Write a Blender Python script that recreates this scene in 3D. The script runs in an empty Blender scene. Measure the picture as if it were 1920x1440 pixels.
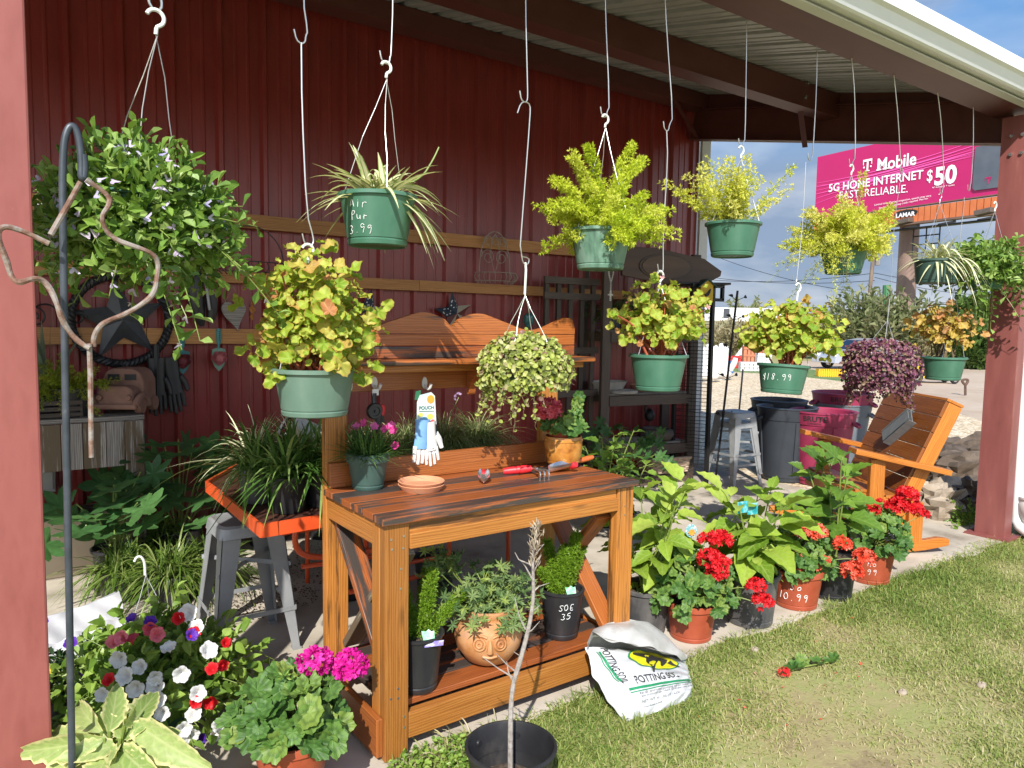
import bpy, math, random
import numpy as np
sc = bpy.context.scene
COL = sc.collection
PI = math.pi
V3 = lambda *a: np.array(a, float)

# ---------------------------------------------------------------- camera
F_PX, CX, CY = 1387.0, 960.0, 720.0
YAW, PITCH, ROLL, EYE = math.radians(54.3), math.atan(115 / 1387), math.radians(0.9), 1.55
_fh = V3(math.cos(YAW), math.sin(YAW), 0)
_r0 = V3(math.sin(YAW), -math.cos(YAW), 0)
FWD = _fh * math.cos(PITCH) + V3(0, 0, -math.sin(PITCH))
_u0 = np.cross(_r0, FWD)
RGT = math.cos(ROLL) * _r0 + math.sin(ROLL) * _u0
UPV = -math.sin(ROLL) * _r0 + math.cos(ROLL) * _u0
CAMP = V3(0, 0, EYE)
cd = bpy.data.cameras.new('camera')
cam = bpy.data.objects.new('camera', cd)
COL.objects.link(cam)
from mathutils import Matrix, Vector
M4 = Matrix(((RGT[0], UPV[0], -FWD[0], 0), (RGT[1], UPV[1], -FWD[1], 0), (RGT[2], UPV[2], -FWD[2], EYE), (0, 0, 0, 1)))
cam.matrix_world = M4
cd.sensor_width = 36
cd.lens = F_PX / 1920 * 36
cd.clip_end = 2000
cd.clip_start = 0.05
sc.camera = cam

# ---------------------------------------------------------------- light
SUN_TO = V3(-0.80, -0.92, 1.00)
SUN_TO /= np.linalg.norm(SUN_TO)
sun_el = math.asin(SUN_TO[2])
w = bpy.data.worlds.new('World')
sc.world = w
w.use_nodes = True
nt = w.node_tree
nt.nodes.clear()
def nn(nt, t, **k):
    n = nt.nodes.new(t)
    for a, b in k.items():
        setattr(n, a, b)
    return n
out = nn(nt, 'ShaderNodeOutputWorld')
bg = nn(nt, 'ShaderNodeBackground')
sky = nn(nt, 'ShaderNodeTexSky')
sky.sky_type = 'NISHITA'
sky.sun_disc = False
sky.sun_elevation = sun_el
sky.sun_rotation = math.atan2(SUN_TO[0], SUN_TO[1])
sky.dust_density = 0.6
sky.ozone_density = 2.0
tc = nn(nt, 'ShaderNodeTexCoord')
mp = nn(nt, 'ShaderNodeMapping')
mp.inputs['Scale'].default_value = (1.0, 1.0, 2.6)
mp.inputs['Location'].default_value = (0.35, 0.2, 0.1)
nz = nn(nt, 'ShaderNodeTexNoise')
nz.inputs['Scale'].default_value = 3.1
nz.inputs['Detail'].default_value = 9
nz.inputs['Roughness'].default_value = 0.55
rp = nn(nt, 'ShaderNodeValToRGB')
rp.color_ramp.elements[0].position = 0.52
rp.color_ramp.elements[0].color = (0, 0, 0, 1)
rp.color_ramp.elements[1].position = 0.72
rp.color_ramp.elements[1].color = (0.85, 0.85, 0.85, 1)
sep = nn(nt, 'ShaderNodeSeparateXYZ')
low = nn(nt, 'ShaderNodeMapRange')
low.inputs['From Min'].default_value = 0.18
low.inputs['From Max'].default_value = 0.44
low.inputs['To Min'].default_value = 0.96
low.inputs['To Max'].default_value = 0.0
mx0 = nn(nt, 'ShaderNodeMath', operation='MAXIMUM')
mix = nn(nt, 'ShaderNodeMix', data_type='RGBA')
cl = nn(nt, 'ShaderNodeMix', data_type='RGBA')
cl.inputs['A'].default_value = (1.35, 1.75, 2.5, 1)
cl.inputs['B'].default_value = (3.3, 3.5, 3.9, 1)
nz2 = nn(nt, 'ShaderNodeTexNoise')
nz2.inputs['Scale'].default_value = 5.0
nz2.inputs['Detail'].default_value = 7
rp2 = nn(nt, 'ShaderNodeMapRange')
rp2.inputs['From Min'].default_value = 0.42
rp2.inputs['From Max'].default_value = 0.68
L = nt.links.new
L(tc.outputs['Generated'], mp.inputs['Vector'])
L(mp.outputs['Vector'], nz.inputs['Vector'])
L(mp.outputs['Vector'], nz2.inputs['Vector'])
L(nz.outputs['Fac'], rp.inputs['Fac'])
L(tc.outputs['Generated'], sep.inputs['Vector'])
L(sep.outputs['Z'], low.inputs['Value'])
L(rp.outputs['Color'], mx0.inputs[0])
L(low.outputs['Result'], mx0.inputs[1])
L(mx0.outputs['Value'], mix.inputs['Factor'])
L(nz2.outputs['Fac'], rp2.inputs['Value'])
L(rp2.outputs['Result'], cl.inputs['Factor'])
# slate cloud bank low in the east; unseen cloud elsewhere brightened to add fill light
dot = nn(nt, 'ShaderNodeVectorMath', operation='DOT_PRODUCT')
dot.inputs[1].default_value = (0.86, 0.5, 0.0)
L(tc.outputs['Generated'], dot.inputs[0])
bank = nn(nt, 'ShaderNodeMapRange')
bank.inputs['From Min'].default_value = 0.15
bank.inputs['From Max'].default_value = 0.75
L(dot.outputs['Value'], bank.inputs['Value'])
cl2 = nn(nt, 'ShaderNodeMix', data_type='RGBA')
cl2.inputs['A'].default_value = (7.6, 7.9, 8.4, 1)
L(bank.outputs['Result'], cl2.inputs['Factor'])
L(cl.outputs['Result'], cl2.inputs['B'])
hs = nn(nt, 'ShaderNodeHueSaturation')
hs.inputs['Saturation'].default_value = 1.4
hs.inputs['Value'].default_value = 0.9
L(sky.outputs['Color'], hs.inputs['Color'])
L(hs.outputs['Color'], mix.inputs['A'])
L(cl2.outputs['Result'], mix.inputs['B'])
L(mix.outputs['Result'], bg.inputs['Color'])
bg.inputs['Strength'].default_value = 0.13
L(bg.outputs['Background'], out.inputs['Surface'])
sd = bpy.data.lights.new('sun', 'SUN')
sd.energy = 4.3
sd.angle = math.radians(0.5)
sd.color = (1.0, 0.955, 0.89)
so = bpy.data.objects.new('sun', sd)
COL.objects.link(so)
so.rotation_euler = Vector(SUN_TO).to_track_quat('Z', 'Y').to_euler()
so.location = (-6, -8, 9)
sc.view_settings.view_transform = 'Standard'
sc.view_settings.look = 'None'
sc.view_settings.exposure = 0.74
sc.view_settings.gamma = 1.0
sc.cycles.max_bounces = 8
sc.cycles.diffuse_bounces = 5
sc.cycles.transparent_max_bounces = 6
sc.cycles.use_denoising = True

# ---------------------------------------------------------------- photo rays to real planes (metres)
def ray(x, y):
    return FWD + RGT * (x - CX) / F_PX - UPV * (y - CY) / F_PX
def G(x, y, z=0.0):
    d = ray(x, y)
    return CAMP + d * ((z - EYE) / d[2])
def AY(x, y, Y):
    d = ray(x, y)
    return CAMP + d * (Y / d[1])
def AX(x, y, X):
    d = ray(x, y)
    return CAMP + d * (X / d[0])
def AD(x, y, D):
    return CAMP + ray(x, y) * D

# ---------------------------------------------------------------- mesh builder
def nrm(a):
    a = np.asarray(a, float)
    return a / np.maximum(np.linalg.norm(a, axis=-1, keepdims=True), 1e-9)
RNG = np.random.default_rng(7)
class MB:
    def __init__(s):
        s.v, s.li, s.lt, s.uv, s.tn, s.mi, s.n = [], [], [], [], [], [], 0
    def raw(s, V, Fa, UV=None, tint=None, mi=0):
        V = np.asarray(V, float).reshape(-1, 3)
        Fa = np.asarray(Fa, int)
        m, k = Fa.shape
        s.v.append(V)
        s.li.append((Fa + s.n).ravel())
        s.lt.append(np.full(m, k))
        s.uv.append(np.zeros((m * k, 2)) if UV is None else np.asarray(UV, float).reshape(-1, 2))
        s.tn.append(np.full(m, RNG.random()) if tint is None else np.broadcast_to(np.asarray(tint, float), (m,)).copy())
        s.mi.append(np.full(m, mi))
        s.n += len(V)
        return s
    def poly(s, V, faces, mi=0, tint=None, uv=None):
        V = np.asarray(V, float)
        us = np.unique(np.concatenate([np.array(f) for f in faces]))
        if len(us) < len(V):
            mp_ = {int(a): i for i, a in enumerate(us)}
            V = V[us]
            uv = None if uv is None else np.asarray(uv, float)[us]
            faces = [tuple(mp_[int(a)] for a in f) for f in faces]
        t = RNG.random() if tint is None else tint
        s.v.append(V)
        for f in faces:
            s.li.append(np.array(f) + s.n)
            s.lt.append(np.array([len(f)]))
            s.uv.append(np.zeros((len(f), 2)) if uv is None else np.asarray(uv, float)[list(f)])
            s.tn.append(np.array([t]))
            s.mi.append(np.array([mi]))
        s.n += len(V)
        return s
    def beam(s, p0, p1, w, h, up=(0, 0, 1), mi=0, tint=None, tw=1.0, th=1.0):
        p0, p1 = V3(*p0), V3(*p1)
        d = p1 - p0
        ln = np.linalg.norm(d)
        d = d / ln
        S = np.cross(d, V3(*up))
        if np.linalg.norm(S) < 1e-6:
            S = np.cross(d, V3(0, 1, 0))
        S = nrm(S)
        U = np.cross(S, d)
        vs = []
        for p, kw, kh in ((p0, 1, 1), (p1, tw, th)):
            for a, b in ((-1, -1), (1, -1), (1, 1), (-1, 1)):
                vs.append(p + S * a * w * kw / 2 + U * b * h * kh / 2)
        fs = [(0, 1, 5, 4), (1, 2, 6, 5), (2, 3, 7, 6), (3, 0, 4, 7), (3, 2, 1, 0), (4, 5, 6, 7)]
        o = RNG.random(2) * 20
        uv = []
        c = [0, w, w + h, 2 * w + h, 2 * w + 2 * h]
        for i in range(4):
            uv += [(0, c[i]), (0, c[i + 1]), (ln, c[i + 1]), (ln, c[i])]
        uv += [(0, 0), (0, w), (h, w), (h, 0)] * 2
        return s.raw(vs, fs, np.array(uv) + o, tint, mi)
    def box(s, c, sz, ax=0, mi=0, tint=None):
        c = V3(*c)
        e = np.zeros(3)
        e[ax] = sz[ax] / 2
        if ax == 0:
            return s.beam(c - e, c + e, sz[1], sz[2], (0, 0, 1), mi, tint)
        if ax == 1:
            return s.beam(c - e, c + e, sz[0], sz[2], (0, 0, 1), mi, tint)
        return s.beam(c - e, c + e, sz[0], sz[1], (0, 1, 0), mi, tint)
    def lathe(s, prof, c=(0, 0, 0), n=28, mi=0, tint=None, sx=1, sy=1):
        prof = np.asarray(prof, float)
        m = len(prof)
        th = np.arange(n) / n * 2 * PI
        V = np.zeros((m, n, 3))
        V[:, :, 0] = prof[:, 0:1] * np.cos(th) * sx + c[0]
        V[:, :, 1] = prof[:, 0:1] * np.sin(th) * sy + c[1]
        V[:, :, 2] = prof[:, 1:2] + c[2]
        i, j = np.meshgrid(np.arange(m - 1), np.arange(n), indexing='ij')
        j2 = (j + 1) % n
        Fa = np.stack([i * n + j, i * n + j2, (i + 1) * n + j2, (i + 1) * n + j], -1).reshape(-1, 4)
        ua, ub = j / n, (j + 1) / n
        z = np.concatenate([[0], np.cumsum(np.linalg.norm(np.diff(prof, axis=0), axis=1))])
        UV = np.stack([np.stack([ua, z[i]], -1), np.stack([ub, z[i]], -1), np.stack([ub, z[i + 1]], -1), np.stack([ua, z[i + 1]], -1)], 2).reshape(-1, 2)
        return s.raw(V, Fa, UV, tint, mi)
    def tubes(s, pos, r, sides=6, tint=None, mi=0, cap=True):
        pos = np.asarray(pos, float)
        if pos.ndim == 2:
            pos = pos[None]
        n, k, _ = pos.shape
        r = np.broadcast_to(np.asarray(r, float), (n, k)) if np.ndim(r) != 1 else np.broadcast_to(np.asarray(r)[None, :], (n, k))
        T = np.gradient(pos, axis=1) if k > 2 else np.repeat(pos[:, 1:] - pos[:, :1], 2, 1)
        T = nrm(T)
        T0 = nrm(T.mean(1) + 1e-6)
        A = np.where(np.abs(T0[:, 2:3]) < 0.8, V3(0, 0, 1)[None], V3(1, 0, 0)[None])
        X = np.zeros_like(pos)
        x = nrm(np.cross(T[:, 0], A))
        bad = np.linalg.norm(np.cross(T[:, 0], A), axis=1) < 1e-3
        x[bad] = nrm(np.cross(T[bad, 0], V3(0.3, 0.9, 0.1)))
        for q in range(k):
            x = nrm(x - T[:, q] * (x * T[:, q]).sum(-1, keepdims=True))
            X[:, q] = x
        Yv = np.cross(T, X)
        th = np.arange(sides) / sides * 2 * PI
        V = pos[:, :, None] + r[:, :, None, None] * (X[:, :, None] * np.cos(th)[None, None, :, None] + Yv[:, :, None] * np.sin(th)[None, None, :, None])
        b, i, j = np.meshgrid(np.arange(n), np.arange(k - 1), np.arange(sides), indexing='ij')
        j2 = (j + 1) % sides
        o = b * k * sides
        Fa = np.stack([o + i * sides + j, o + i * sides + j2, o + (i + 1) * sides + j2, o + (i + 1) * sides + j], -1).reshape(-1, 4)
        t = RNG.random(n) if tint is None else np.broadcast_to(tint, (n,))
        seg = np.concatenate([np.zeros((n, 1)), np.cumsum(np.linalg.norm(np.diff(pos, axis=1), axis=2), 1)], 1)
        u0, u1 = seg[b, i], seg[b, i + 1]
        UV = np.stack([np.stack([u0, j / sides * .05], -1), np.stack([u0, (j + 1) / sides * .05], -1), np.stack([u1, (j + 1) / sides * .05], -1), np.stack([u1, j / sides * .05], -1)], 3).reshape(-1, 2)
        st = s.n
        s.raw(V, Fa, UV, np.repeat(t, (k - 1) * sides), mi)
        if cap and n < 200:
            for q in range(n):
                for e in (0, k - 1):
                    s.li.append(st + q * k * sides + e * sides + np.arange(sides)[::(1 if e else -1)])
                    s.lt.append(np.array([sides]))
                    s.uv.append(np.zeros((sides, 2)))
                    s.tn.append(np.array([t[q]]))
                    s.mi.append(np.array([mi]))
        return s
    def tube(s, pts, r, sides=8, smooth=0, mi=0, tint=None):
        p = np.asarray(pts, float)
        for _ in range(smooth):
            q = [p[0]]
            for a, b in zip(p[:-1], p[1:]):
                q += [a * .75 + b * .25, a * .25 + b * .75]
            p = np.array(q + [p[-1]])
        if np.ndim(r):
            r = np.interp(np.linspace(0, 1, len(p)), np.linspace(0, 1, len(r)), r)
        return s.tubes(p, r, sides, tint, mi)
    def prism(s, pts2, ex, ey, o, th, mi=0, tint=None):
        """outline pts2 in plane (ex,ey) at o, extruded by th along ex x ey"""
        pts2 = np.asarray(pts2, float)
        ex, ey, o = V3(*ex), V3(*ey), V3(*o)
        nz_ = np.cross(ex, ey)
        n = len(pts2)
        A = o + pts2[:, :1] * ex + pts2[:, 1:] * ey
        V = np.concatenate([A, A + nz_ * th])
        off = RNG.random(2) * 20
        uv = np.concatenate([pts2, pts2]) + off
        fs = [tuple(range(n))[::-1], tuple(range(n, 2 * n))] + [(i, (i + 1) % n, n + (i + 1) % n, n + i) for i in range(n)]
        return s.poly(V, fs, mi, tint, uv)
    def grid(s, fn, nu, nv, mi=0, tint=None, close=False):
        u, v = np.meshgrid(np.linspace(0, 1, nu), np.linspace(0, 1, nv), indexing='ij')
        V = fn(u, v).reshape(-1, 3)
        i, j = np.meshgrid(np.arange(nu - 1), np.arange(nv - 1), indexing='ij')
        Fa = np.stack([i * nv + j, (i + 1) * nv + j, (i + 1) * nv + j + 1, i * nv + j + 1], -1).reshape(-1, 4)
        W = np.stack([u, v], -1).reshape(-1, 2)
        return s.raw(V, Fa, W[Fa.ravel()], tint, mi)
    def build(s, name, mats, parent=None, o=(0, 0, 0), smooth=False, bevel=0, ang=38):
        V = np.concatenate(s.v) - V3(*o)
        li = np.concatenate(s.li).astype(np.int32)
        lt = np.concatenate(s.lt).astype(np.int32)
        me = bpy.data.meshes.new(name)
        me.vertices.add(len(V))
        me.vertices.foreach_set('co', V.astype(np.float32).ravel())
        me.loops.add(len(li))
        me.loops.foreach_set('vertex_index', li)
        me.polygons.add(len(lt))
        me.polygons.foreach_set('loop_start', (np.cumsum(lt) - lt).astype(np.int32))
        me.polygons.foreach_set('loop_total', lt)
        if not isinstance(mats, (list, tuple)):
            mats = [mats]
        for m in mats:
            me.materials.append(m)
        me.polygons.foreach_set('material_index', np.concatenate(s.mi).astype(np.int32))
        me.polygons.foreach_set('use_smooth', np.full(len(lt), bool(smooth)))
        me.update(calc_edges=True)
        uvl = me.uv_layers.new(name='UVMap')
        uvl.data.foreach_set('uv', np.concatenate(s.uv).astype(np.float32).ravel())
        at = me.attributes.new('tint', 'FLOAT', 'FACE')
        at.data.foreach_set('value', np.concatenate(s.tn).astype(np.float32))
        me.validate()
        if smooth and ang < 180:
            me.set_sharp_from_angle(angle=math.radians(ang))
        ob = bpy.data.objects.new(name, me)
        COL.objects.link(ob)
        if parent is not None:
            ob.parent = parent
        if bevel:
            b = ob.modifiers.new('bevel', 'BEVEL')
            b.width = bevel
            b.segments = 2
            b.limit_method = 'ANGLE'
            b.harden_normals = False
        return ob

def thing(name, label, cat, loc=(0, 0, 0), rz=0.0, group=None):
    o = bpy.data.objects.new(name, None)
    COL.objects.link(o)
    o.empty_display_size = 0.1
    o.location = loc
    o.rotation_euler = (0, 0, rz)
    o['label'] = label
    o['category'] = cat
    if group:
        o['group'] = group
    return o
def tag(o, label, cat, group=None):
    o['label'] = label
    o['category'] = cat
    if group:
        o['group'] = group
    return o
def kind(o, k):
    o['kind'] = k
    return o
def dup(root, loc, rz, label, group=None):
    def cp(o, par):
        c = o.copy()
        COL.objects.link(c)
        if par is not None:
            c.parent = par
        for ch in list(o.children):
            cp(ch, c)
        return c
    r = cp(root, None)
    r.location = loc
    r.rotation_euler = (0, 0, rz)
    r['label'] = label
    if group:
        r['group'] = group
    return r

# ---------------------------------------------------------------- materials
MATS = {}
def _base(name):
    m = bpy.data.materials.new(name)
    m.use_nodes = True
    t = m.node_tree
    t.nodes.clear()
    o = t.nodes.new('ShaderNodeOutputMaterial')
    p = t.nodes.new('ShaderNodeBsdfPrincipled')
    t.links.new(p.outputs[0], o.inputs[0])
    return m, t, p, o
def ramp(t, fac, cols, pos=None):
    r = t.nodes.new('ShaderNodeValToRGB')
    e = r.color_ramp.elements
    n = len(cols)
    pos = pos or [i / max(1, n - 1) for i in range(n)]
    e[0].position, e[0].color = pos[0], (*cols[0], 1)
    e[1].position, e[1].color = pos[-1], (*cols[-1], 1)
    for c, q in list(zip(cols, pos))[1:-1]:
        x = e.new(q)
        x.color = (*c, 1)
    if fac is not None:
        t.links.new(fac, r.inputs[0])
    return r.outputs[0]
def mixc(t, f, a, b, mode='MIX'):
    m = t.nodes.new('ShaderNodeMix')
    m.data_type = 'RGBA'
    m.blend_type = mode
    for k, v in (('Factor', f), ('A', a), ('B', b)):
        if isinstance(v, (int, float)):
            m.inputs[k].default_value = v
        elif isinstance(v, tuple):
            m.inputs[k].default_value = (*v, 1)
        else:
            t.links.new(v, m.inputs[k])
    return m.outputs['Result']
def math_(t, op, a, b=None, c=None):
    m = t.nodes.new('ShaderNodeMath')
    m.operation = op
    for i, v in enumerate((a, b, c)):
        if v is None:
            continue
        if isinstance(v, (int, float)):
            m.inputs[i].default_value = v
        else:
            t.links.new(v, m.inputs[i])
    return m.outputs[0]
def coords(t, kind='Object', scale=(1, 1, 1), loc=(0, 0, 0)):
    c = t.nodes.new('ShaderNodeTexCoord')
    m = t.nodes.new('ShaderNodeMapping')
    m.inputs['Scale'].default_value = scale
    m.inputs['Location'].default_value = loc
    t.links.new(c.outputs[kind], m.inputs['Vector'])
    return m.outputs[0]
def noise(t, vec, scale, detail=5, rough=.55, dist=0):
    n = t.nodes.new('ShaderNodeTexNoise')
    n.inputs['Scale'].default_value = scale
    n.inputs['Detail'].default_value = detail
    n.inputs['Roughness'].default_value = rough
    n.inputs['Distortion'].default_value = dist
    if vec is not None:
        t.links.new(vec, n.inputs['Vector'])
    return n.outputs['Fac']
def bump(t, p, h, strength=.3, dist=.01):
    b = t.nodes.new('ShaderNodeBump')
    b.inputs['Strength'].default_value = strength
    b.inputs['Distance'].default_value = dist
    t.links.new(h, b.inputs['Height'])
    t.links.new(b.outputs[0], p.inputs['Normal'])
def attr(t, n='tint'):
    a = t.nodes.new('ShaderNodeAttribute')
    a.attribute_name = n
    return a.outputs['Fac']
def pm(name, cols, rough=.5, metal=0, scale=8, stretch=(1, 1, 1), bmp=0, bscale=60, detail=5, pos=None, tintamt=0.0, spec=.5, coord='Object'):
    """plain procedural paint / plastic / clay with mottled colour and optional fine bump"""
    if name in MATS:
        return MATS[name]
    m, t, p, o = _base(name)
    vec = coords(t, coord, stretch)
    cols = cols if isinstance(cols, list) else [cols, tuple(c * .82 for c in cols)]
    f = noise(t, vec, scale, detail)
    c = ramp(t, f, cols, pos or [.3 + .4 * i / max(1, len(cols) - 1) for i in range(len(cols))])
    if tintamt:
        k = math_(t, 'MULTIPLY_ADD', attr(t), tintamt, 1 - tintamt / 2)
        g = t.nodes.new('ShaderNodeCombineColor')
        for i in range(3):
            t.links.new(k, g.inputs[i])
        c = mixc(t, 1.0, c, g.outputs[0], 'MULTIPLY')
    t.links.new(c, p.inputs['Base Color'])
    p.inputs['Roughness'].default_value = rough
    p.inputs['Metallic'].default_value = metal
    p.inputs['Specular IOR Level'].default_value = spec
    if bmp:
        bump(t, p, noise(t, coords(t, coord), bscale, 4), bmp, .004)
    MATS[name] = m
    return m
def woodmat(name, cols, knots=(.05, .02, .008), knot=.5, rough=.42, var=.35, stain=None, stainamt=.0):
    if name in MATS:
        return MATS[name]
    m, t, p, o = _base(name)
    vec = coords(t, 'UV', (1.6, 26, 1))
    f = noise(t, vec, 1.6, 7, .6, 1.2)
    fine = noise(t, coords(t, 'UV', (6, 260, 1)), 1.0, 3)
    wv = t.nodes.new('ShaderNodeTexWave')
    wv.wave_type = 'BANDS'
    wv.bands_direction = 'Y'
    wv.inputs['Scale'].default_value = 2.2
    wv.inputs['Distortion'].default_value = 9
    wv.inputs['Detail'].default_value = 3
    wv.inputs['Detail Scale'].default_value = 1.2
    t.links.new(coords(t, 'UV', (1.0, 14, 1)), wv.inputs['Vector'])
    g = math_(t, 'MULTIPLY_ADD', wv.outputs['Fac'], .35, math_(t, 'MULTIPLY', f, .65))
    g = math_(t, 'MULTIPLY_ADD', fine, .22, math_(t, 'SUBTRACT', g, .11))
    c = ramp(t, g, cols, [.18 + .62 * i / (len(cols) - 1) for i in range(len(cols))])
    tn = attr(t)
    k = math_(t, 'MULTIPLY_ADD', tn, var, 1 - var * .55)
    gg = t.nodes.new('ShaderNodeCombineColor')
    for i in range(3):
        t.links.new(k, gg.inputs[i])
    c = mixc(t, 1.0, c, gg.outputs[0], 'MULTIPLY')
    if stain is not None:
        s1 = noise(t, coords(t, 'UV', (1.3, 18, 1), (3, 7, 0)), 1.3, 8, .65)
        s2 = math_(t, 'ADD', s1, math_(t, 'MULTIPLY_ADD', tn, .5, -.25))
        sm = ramp(t, s2, [(0, 0, 0), (1, 1, 1)], [.62 - stainamt, .70 - stainamt])
        c = mixc(t, sm, c, stain)
    vo = t.nodes.new('ShaderNodeTexVoronoi')
    vo.inputs['Scale'].default_value = 1
    t.links.new(coords(t, 'UV', (2.2, 9, 1)), vo.inputs['Vector'])
    kn = ramp(t, vo.outputs['Distance'], [(1, 1, 1), (0, 0, 0)], [.03, .13])
    c = mixc(t, math_(t, 'MULTIPLY', kn, knot), c, knots)
    t.links.new(c, p.inputs['Base Color'])
    p.inputs['Roughness'].default_value = rough
    bump(t, p, g, .25, .003)
    MATS[name] = m
    return m
def leafmat(name, cols, fan=False, vein=.35, veincol=(.35, .42, .10), stripe=None, stripew=(.25, .45), edge=None, zone=None, trans=.3, rough=.42, pos=None, blotch=None):
    if name in MATS:
        return MATS[name]
    m, t, p, o = _base(name)
    c = ramp(t, attr(t), cols, pos)
    nz_ = noise(t, coords(t, 'Object'), 55, 3)
    c = mixc(t, .35, c, ramp(t, nz_, [(.55, .55, .55), (1.3, 1.3, 1.3)], [.3, .7]), 'MULTIPLY')
    u = t.nodes.new('ShaderNodeUVMap')
    sp = t.nodes.new('ShaderNodeSeparateXYZ')
    t.links.new(u.outputs[0], sp.inputs[0])
    ax = math_(t, 'ABSOLUTE', sp.outputs['X'])
    if fan:
        ln = math_(t, 'SQRT', math_(t, 'ADD', math_(t, 'MULTIPLY', sp.outputs['X'], sp.outputs['X']), math_(t, 'MULTIPLY', sp.outputs['Y'], sp.outputs['Y'])))
        an = math_(t, 'ARCTAN2', sp.outputs['Y'], sp.outputs['X'])
        vv = math_(t, 'POWER', math_(t, 'ABSOLUTE', math_(t, 'COSINE', math_(t, 'MULTIPLY', an, 3.5))), 24)
        if vein:
            c = mixc(t, math_(t, 'MULTIPLY', vv, vein), c, veincol)
        if zone is not None:
            z = ramp(t, ln, [(0, 0, 0), (1, 1, 1), (0, 0, 0)], [.38, .6, .78])
            c = mixc(t, math_(t, 'MULTIPLY', z, .5), c, zone)
        if edge is not None:
            z = ramp(t, ln, [(0, 0, 0), (1, 1, 1)], [.80, 1.0])
            c = mixc(t, math_(t, 'MULTIPLY', z, .6), c, edge)
    else:
        if stripe is not None:
            z = ramp(t, ax, [(1, 1, 1), (0, 0, 0)], list(stripew))
            c = mixc(t, z, c, stripe)
        elif vein:
            mid = ramp(t, ax, [(1, 1, 1), (0, 0, 0)], [.03, .12])
            sv = math_(t, 'POWER', math_(t, 'ABSOLUTE', math_(t, 'SINE', math_(t, 'MULTIPLY_ADD', sp.outputs['Y'], 19, math_(t, 'MULTIPLY', ax, -6)))), 14)
            mm = math_(t, 'MAXIMUM', mid, math_(t, 'MULTIPLY', sv, .6))
            c = mixc(t, math_(t, 'MULTIPLY', mm, vein), c, veincol)
        if edge is not None:
            eb = math_(t, 'ADD', ax, math_(t, 'MULTIPLY_ADD', nz_, .8, -.4))
            z = ramp(t, eb, [(0, 0, 0), (1, 1, 1)], [.70, .95])
            c = mixc(t, z, c, edge)
    if blotch is not None:
        bz = ramp(t, noise(t, coords(t, 'Object', (1, 1, 1), (4, 2, 1)), 16, 4), [(0, 0, 0), (1, 1, 1)], [.52, .62])
        c = mixc(t, math_(t, 'MULTIPLY', bz, .8), c, blotch)
    t.links.new(c, p.inputs['Base Color'])
    p.inputs['Roughness'].default_value = rough
    p.inputs['Specular IOR Level'].default_value = .35
    tr = t.nodes.new('ShaderNodeBsdfTranslucent')
    t.links.new(mixc(t, .5, c, mixc(t, 1.0, c, (1.3, 1.25, .5), 'MULTIPLY')), tr.inputs['Color'])
    ms = t.nodes.new('ShaderNodeMixShader')
    ms.inputs[0].default_value = trans
    t.links.new(p.outputs[0], ms.inputs[1])
    t.links.new(tr.outputs[0], ms.inputs[2])
    t.links.new(ms.outputs[0], o.inputs[0])
    MATS[name] = m
    return m
def flat(name, col, rough=.5, metal=0, spec=.5):
    return pm(name, [tuple(c * .93 for c in col), col], rough, metal, 20, spec=spec)
# ---------------------------------------------------------------- foliage builders (vectorised)
def rdir(n, lo=-1.0, hi=1.0):
    z = RNG.uniform(lo, hi, n)
    a = RNG.uniform(0, 2 * PI, n)
    r = np.sqrt(1 - z * z)
    return np.stack([r * np.cos(a), r * np.sin(a), z], -1)
def strip_t(ys, ws, curl=.25, fold=.25, wave=0.0, tooth=0.0):
    """leaf blade template: midrib + two edges, unit length and width"""
    V, UV = [], []
    for i, (y, wd) in enumerate(zip(ys, ws)):
        z = -curl * y * y
        wv = wave * (1 if i % 2 else -1)
        tt = 1 + tooth * (1 if i % 2 else -1)
        for x in (-1, 0, 1):
            V.append((x * wd * .5 * tt, y, z + abs(x) * (fold * wd + wv)))
            UV.append((x, y))
    Fs = []
    for i in range(len(ys) - 1):
        a = i * 3
        Fs += [(a, a + 1, a + 4, a + 3), (a + 1, a + 2, a + 5, a + 4)]
    return np.array(V), np.array(Fs), np.array(UV, float)
def fan_t(rad, n, cup=.12, wave=.05, wf=5, centre=0.0, rings=2):
    """round / lobed leaf or blossom template built as rings round the petiole"""
    V, UV = [(0, centre, 0)], [(0, 0)]
    for q in range(1, rings + 1):
        f = q / rings
        for i in range(n):
            a = 2 * PI * i / n
            r = rad(a) * f
            V.append((r * math.sin(a), centre + r * math.cos(a), cup * r * r * 4 * .5 + wave * f * f * math.sin(wf * a)))
            UV.append((f * math.sin(a), f * math.cos(a)))
    Fs = []
    for i in range(n):
        Fs.append((0, 1 + (i + 1) % n, 1 + i, 1 + i))
    for q in range(rings - 1):
        b, c = 1 + q * n, 1 + (q + 1) * n
        for i in range(n):
            Fs.append((b + i, b + (i + 1) % n, c + (i + 1) % n, c + i))
    return np.array(V, float), np.array(Fs), np.array(UV, float)
OVATE = strip_t([0, .12, .3, .5, .72, .9, 1], [.06, .55, .95, 1, .7, .3, .02], .22, .22)
OBOV = strip_t([0, .25, .5, .75, .92, 1], [.08, .3, .7, 1, .7, .1], .18, .2, 0, .06)
LANCE = strip_t([0, .2, .5, .8, 1], [.1, .8, 1, .5, .02], .3, .3)
BIG = strip_t([0, .08, .2, .32, .45, .58, .7, .8, .9, 1], [.08, .55, .88, 1, .98, .85, .66, .46, .24, .02], .30, .14, .03, .07)
def r_ger(a):
    notch = 1 - .75 * math.exp(-((abs(a - PI)) / .28) ** 2)
    return .5 * (1 + .085 * math.cos(7 * a) + .03 * math.cos(21 * a)) * notch
GERL = fan_t(r_ger, 42, .35, .05, 7)
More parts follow.
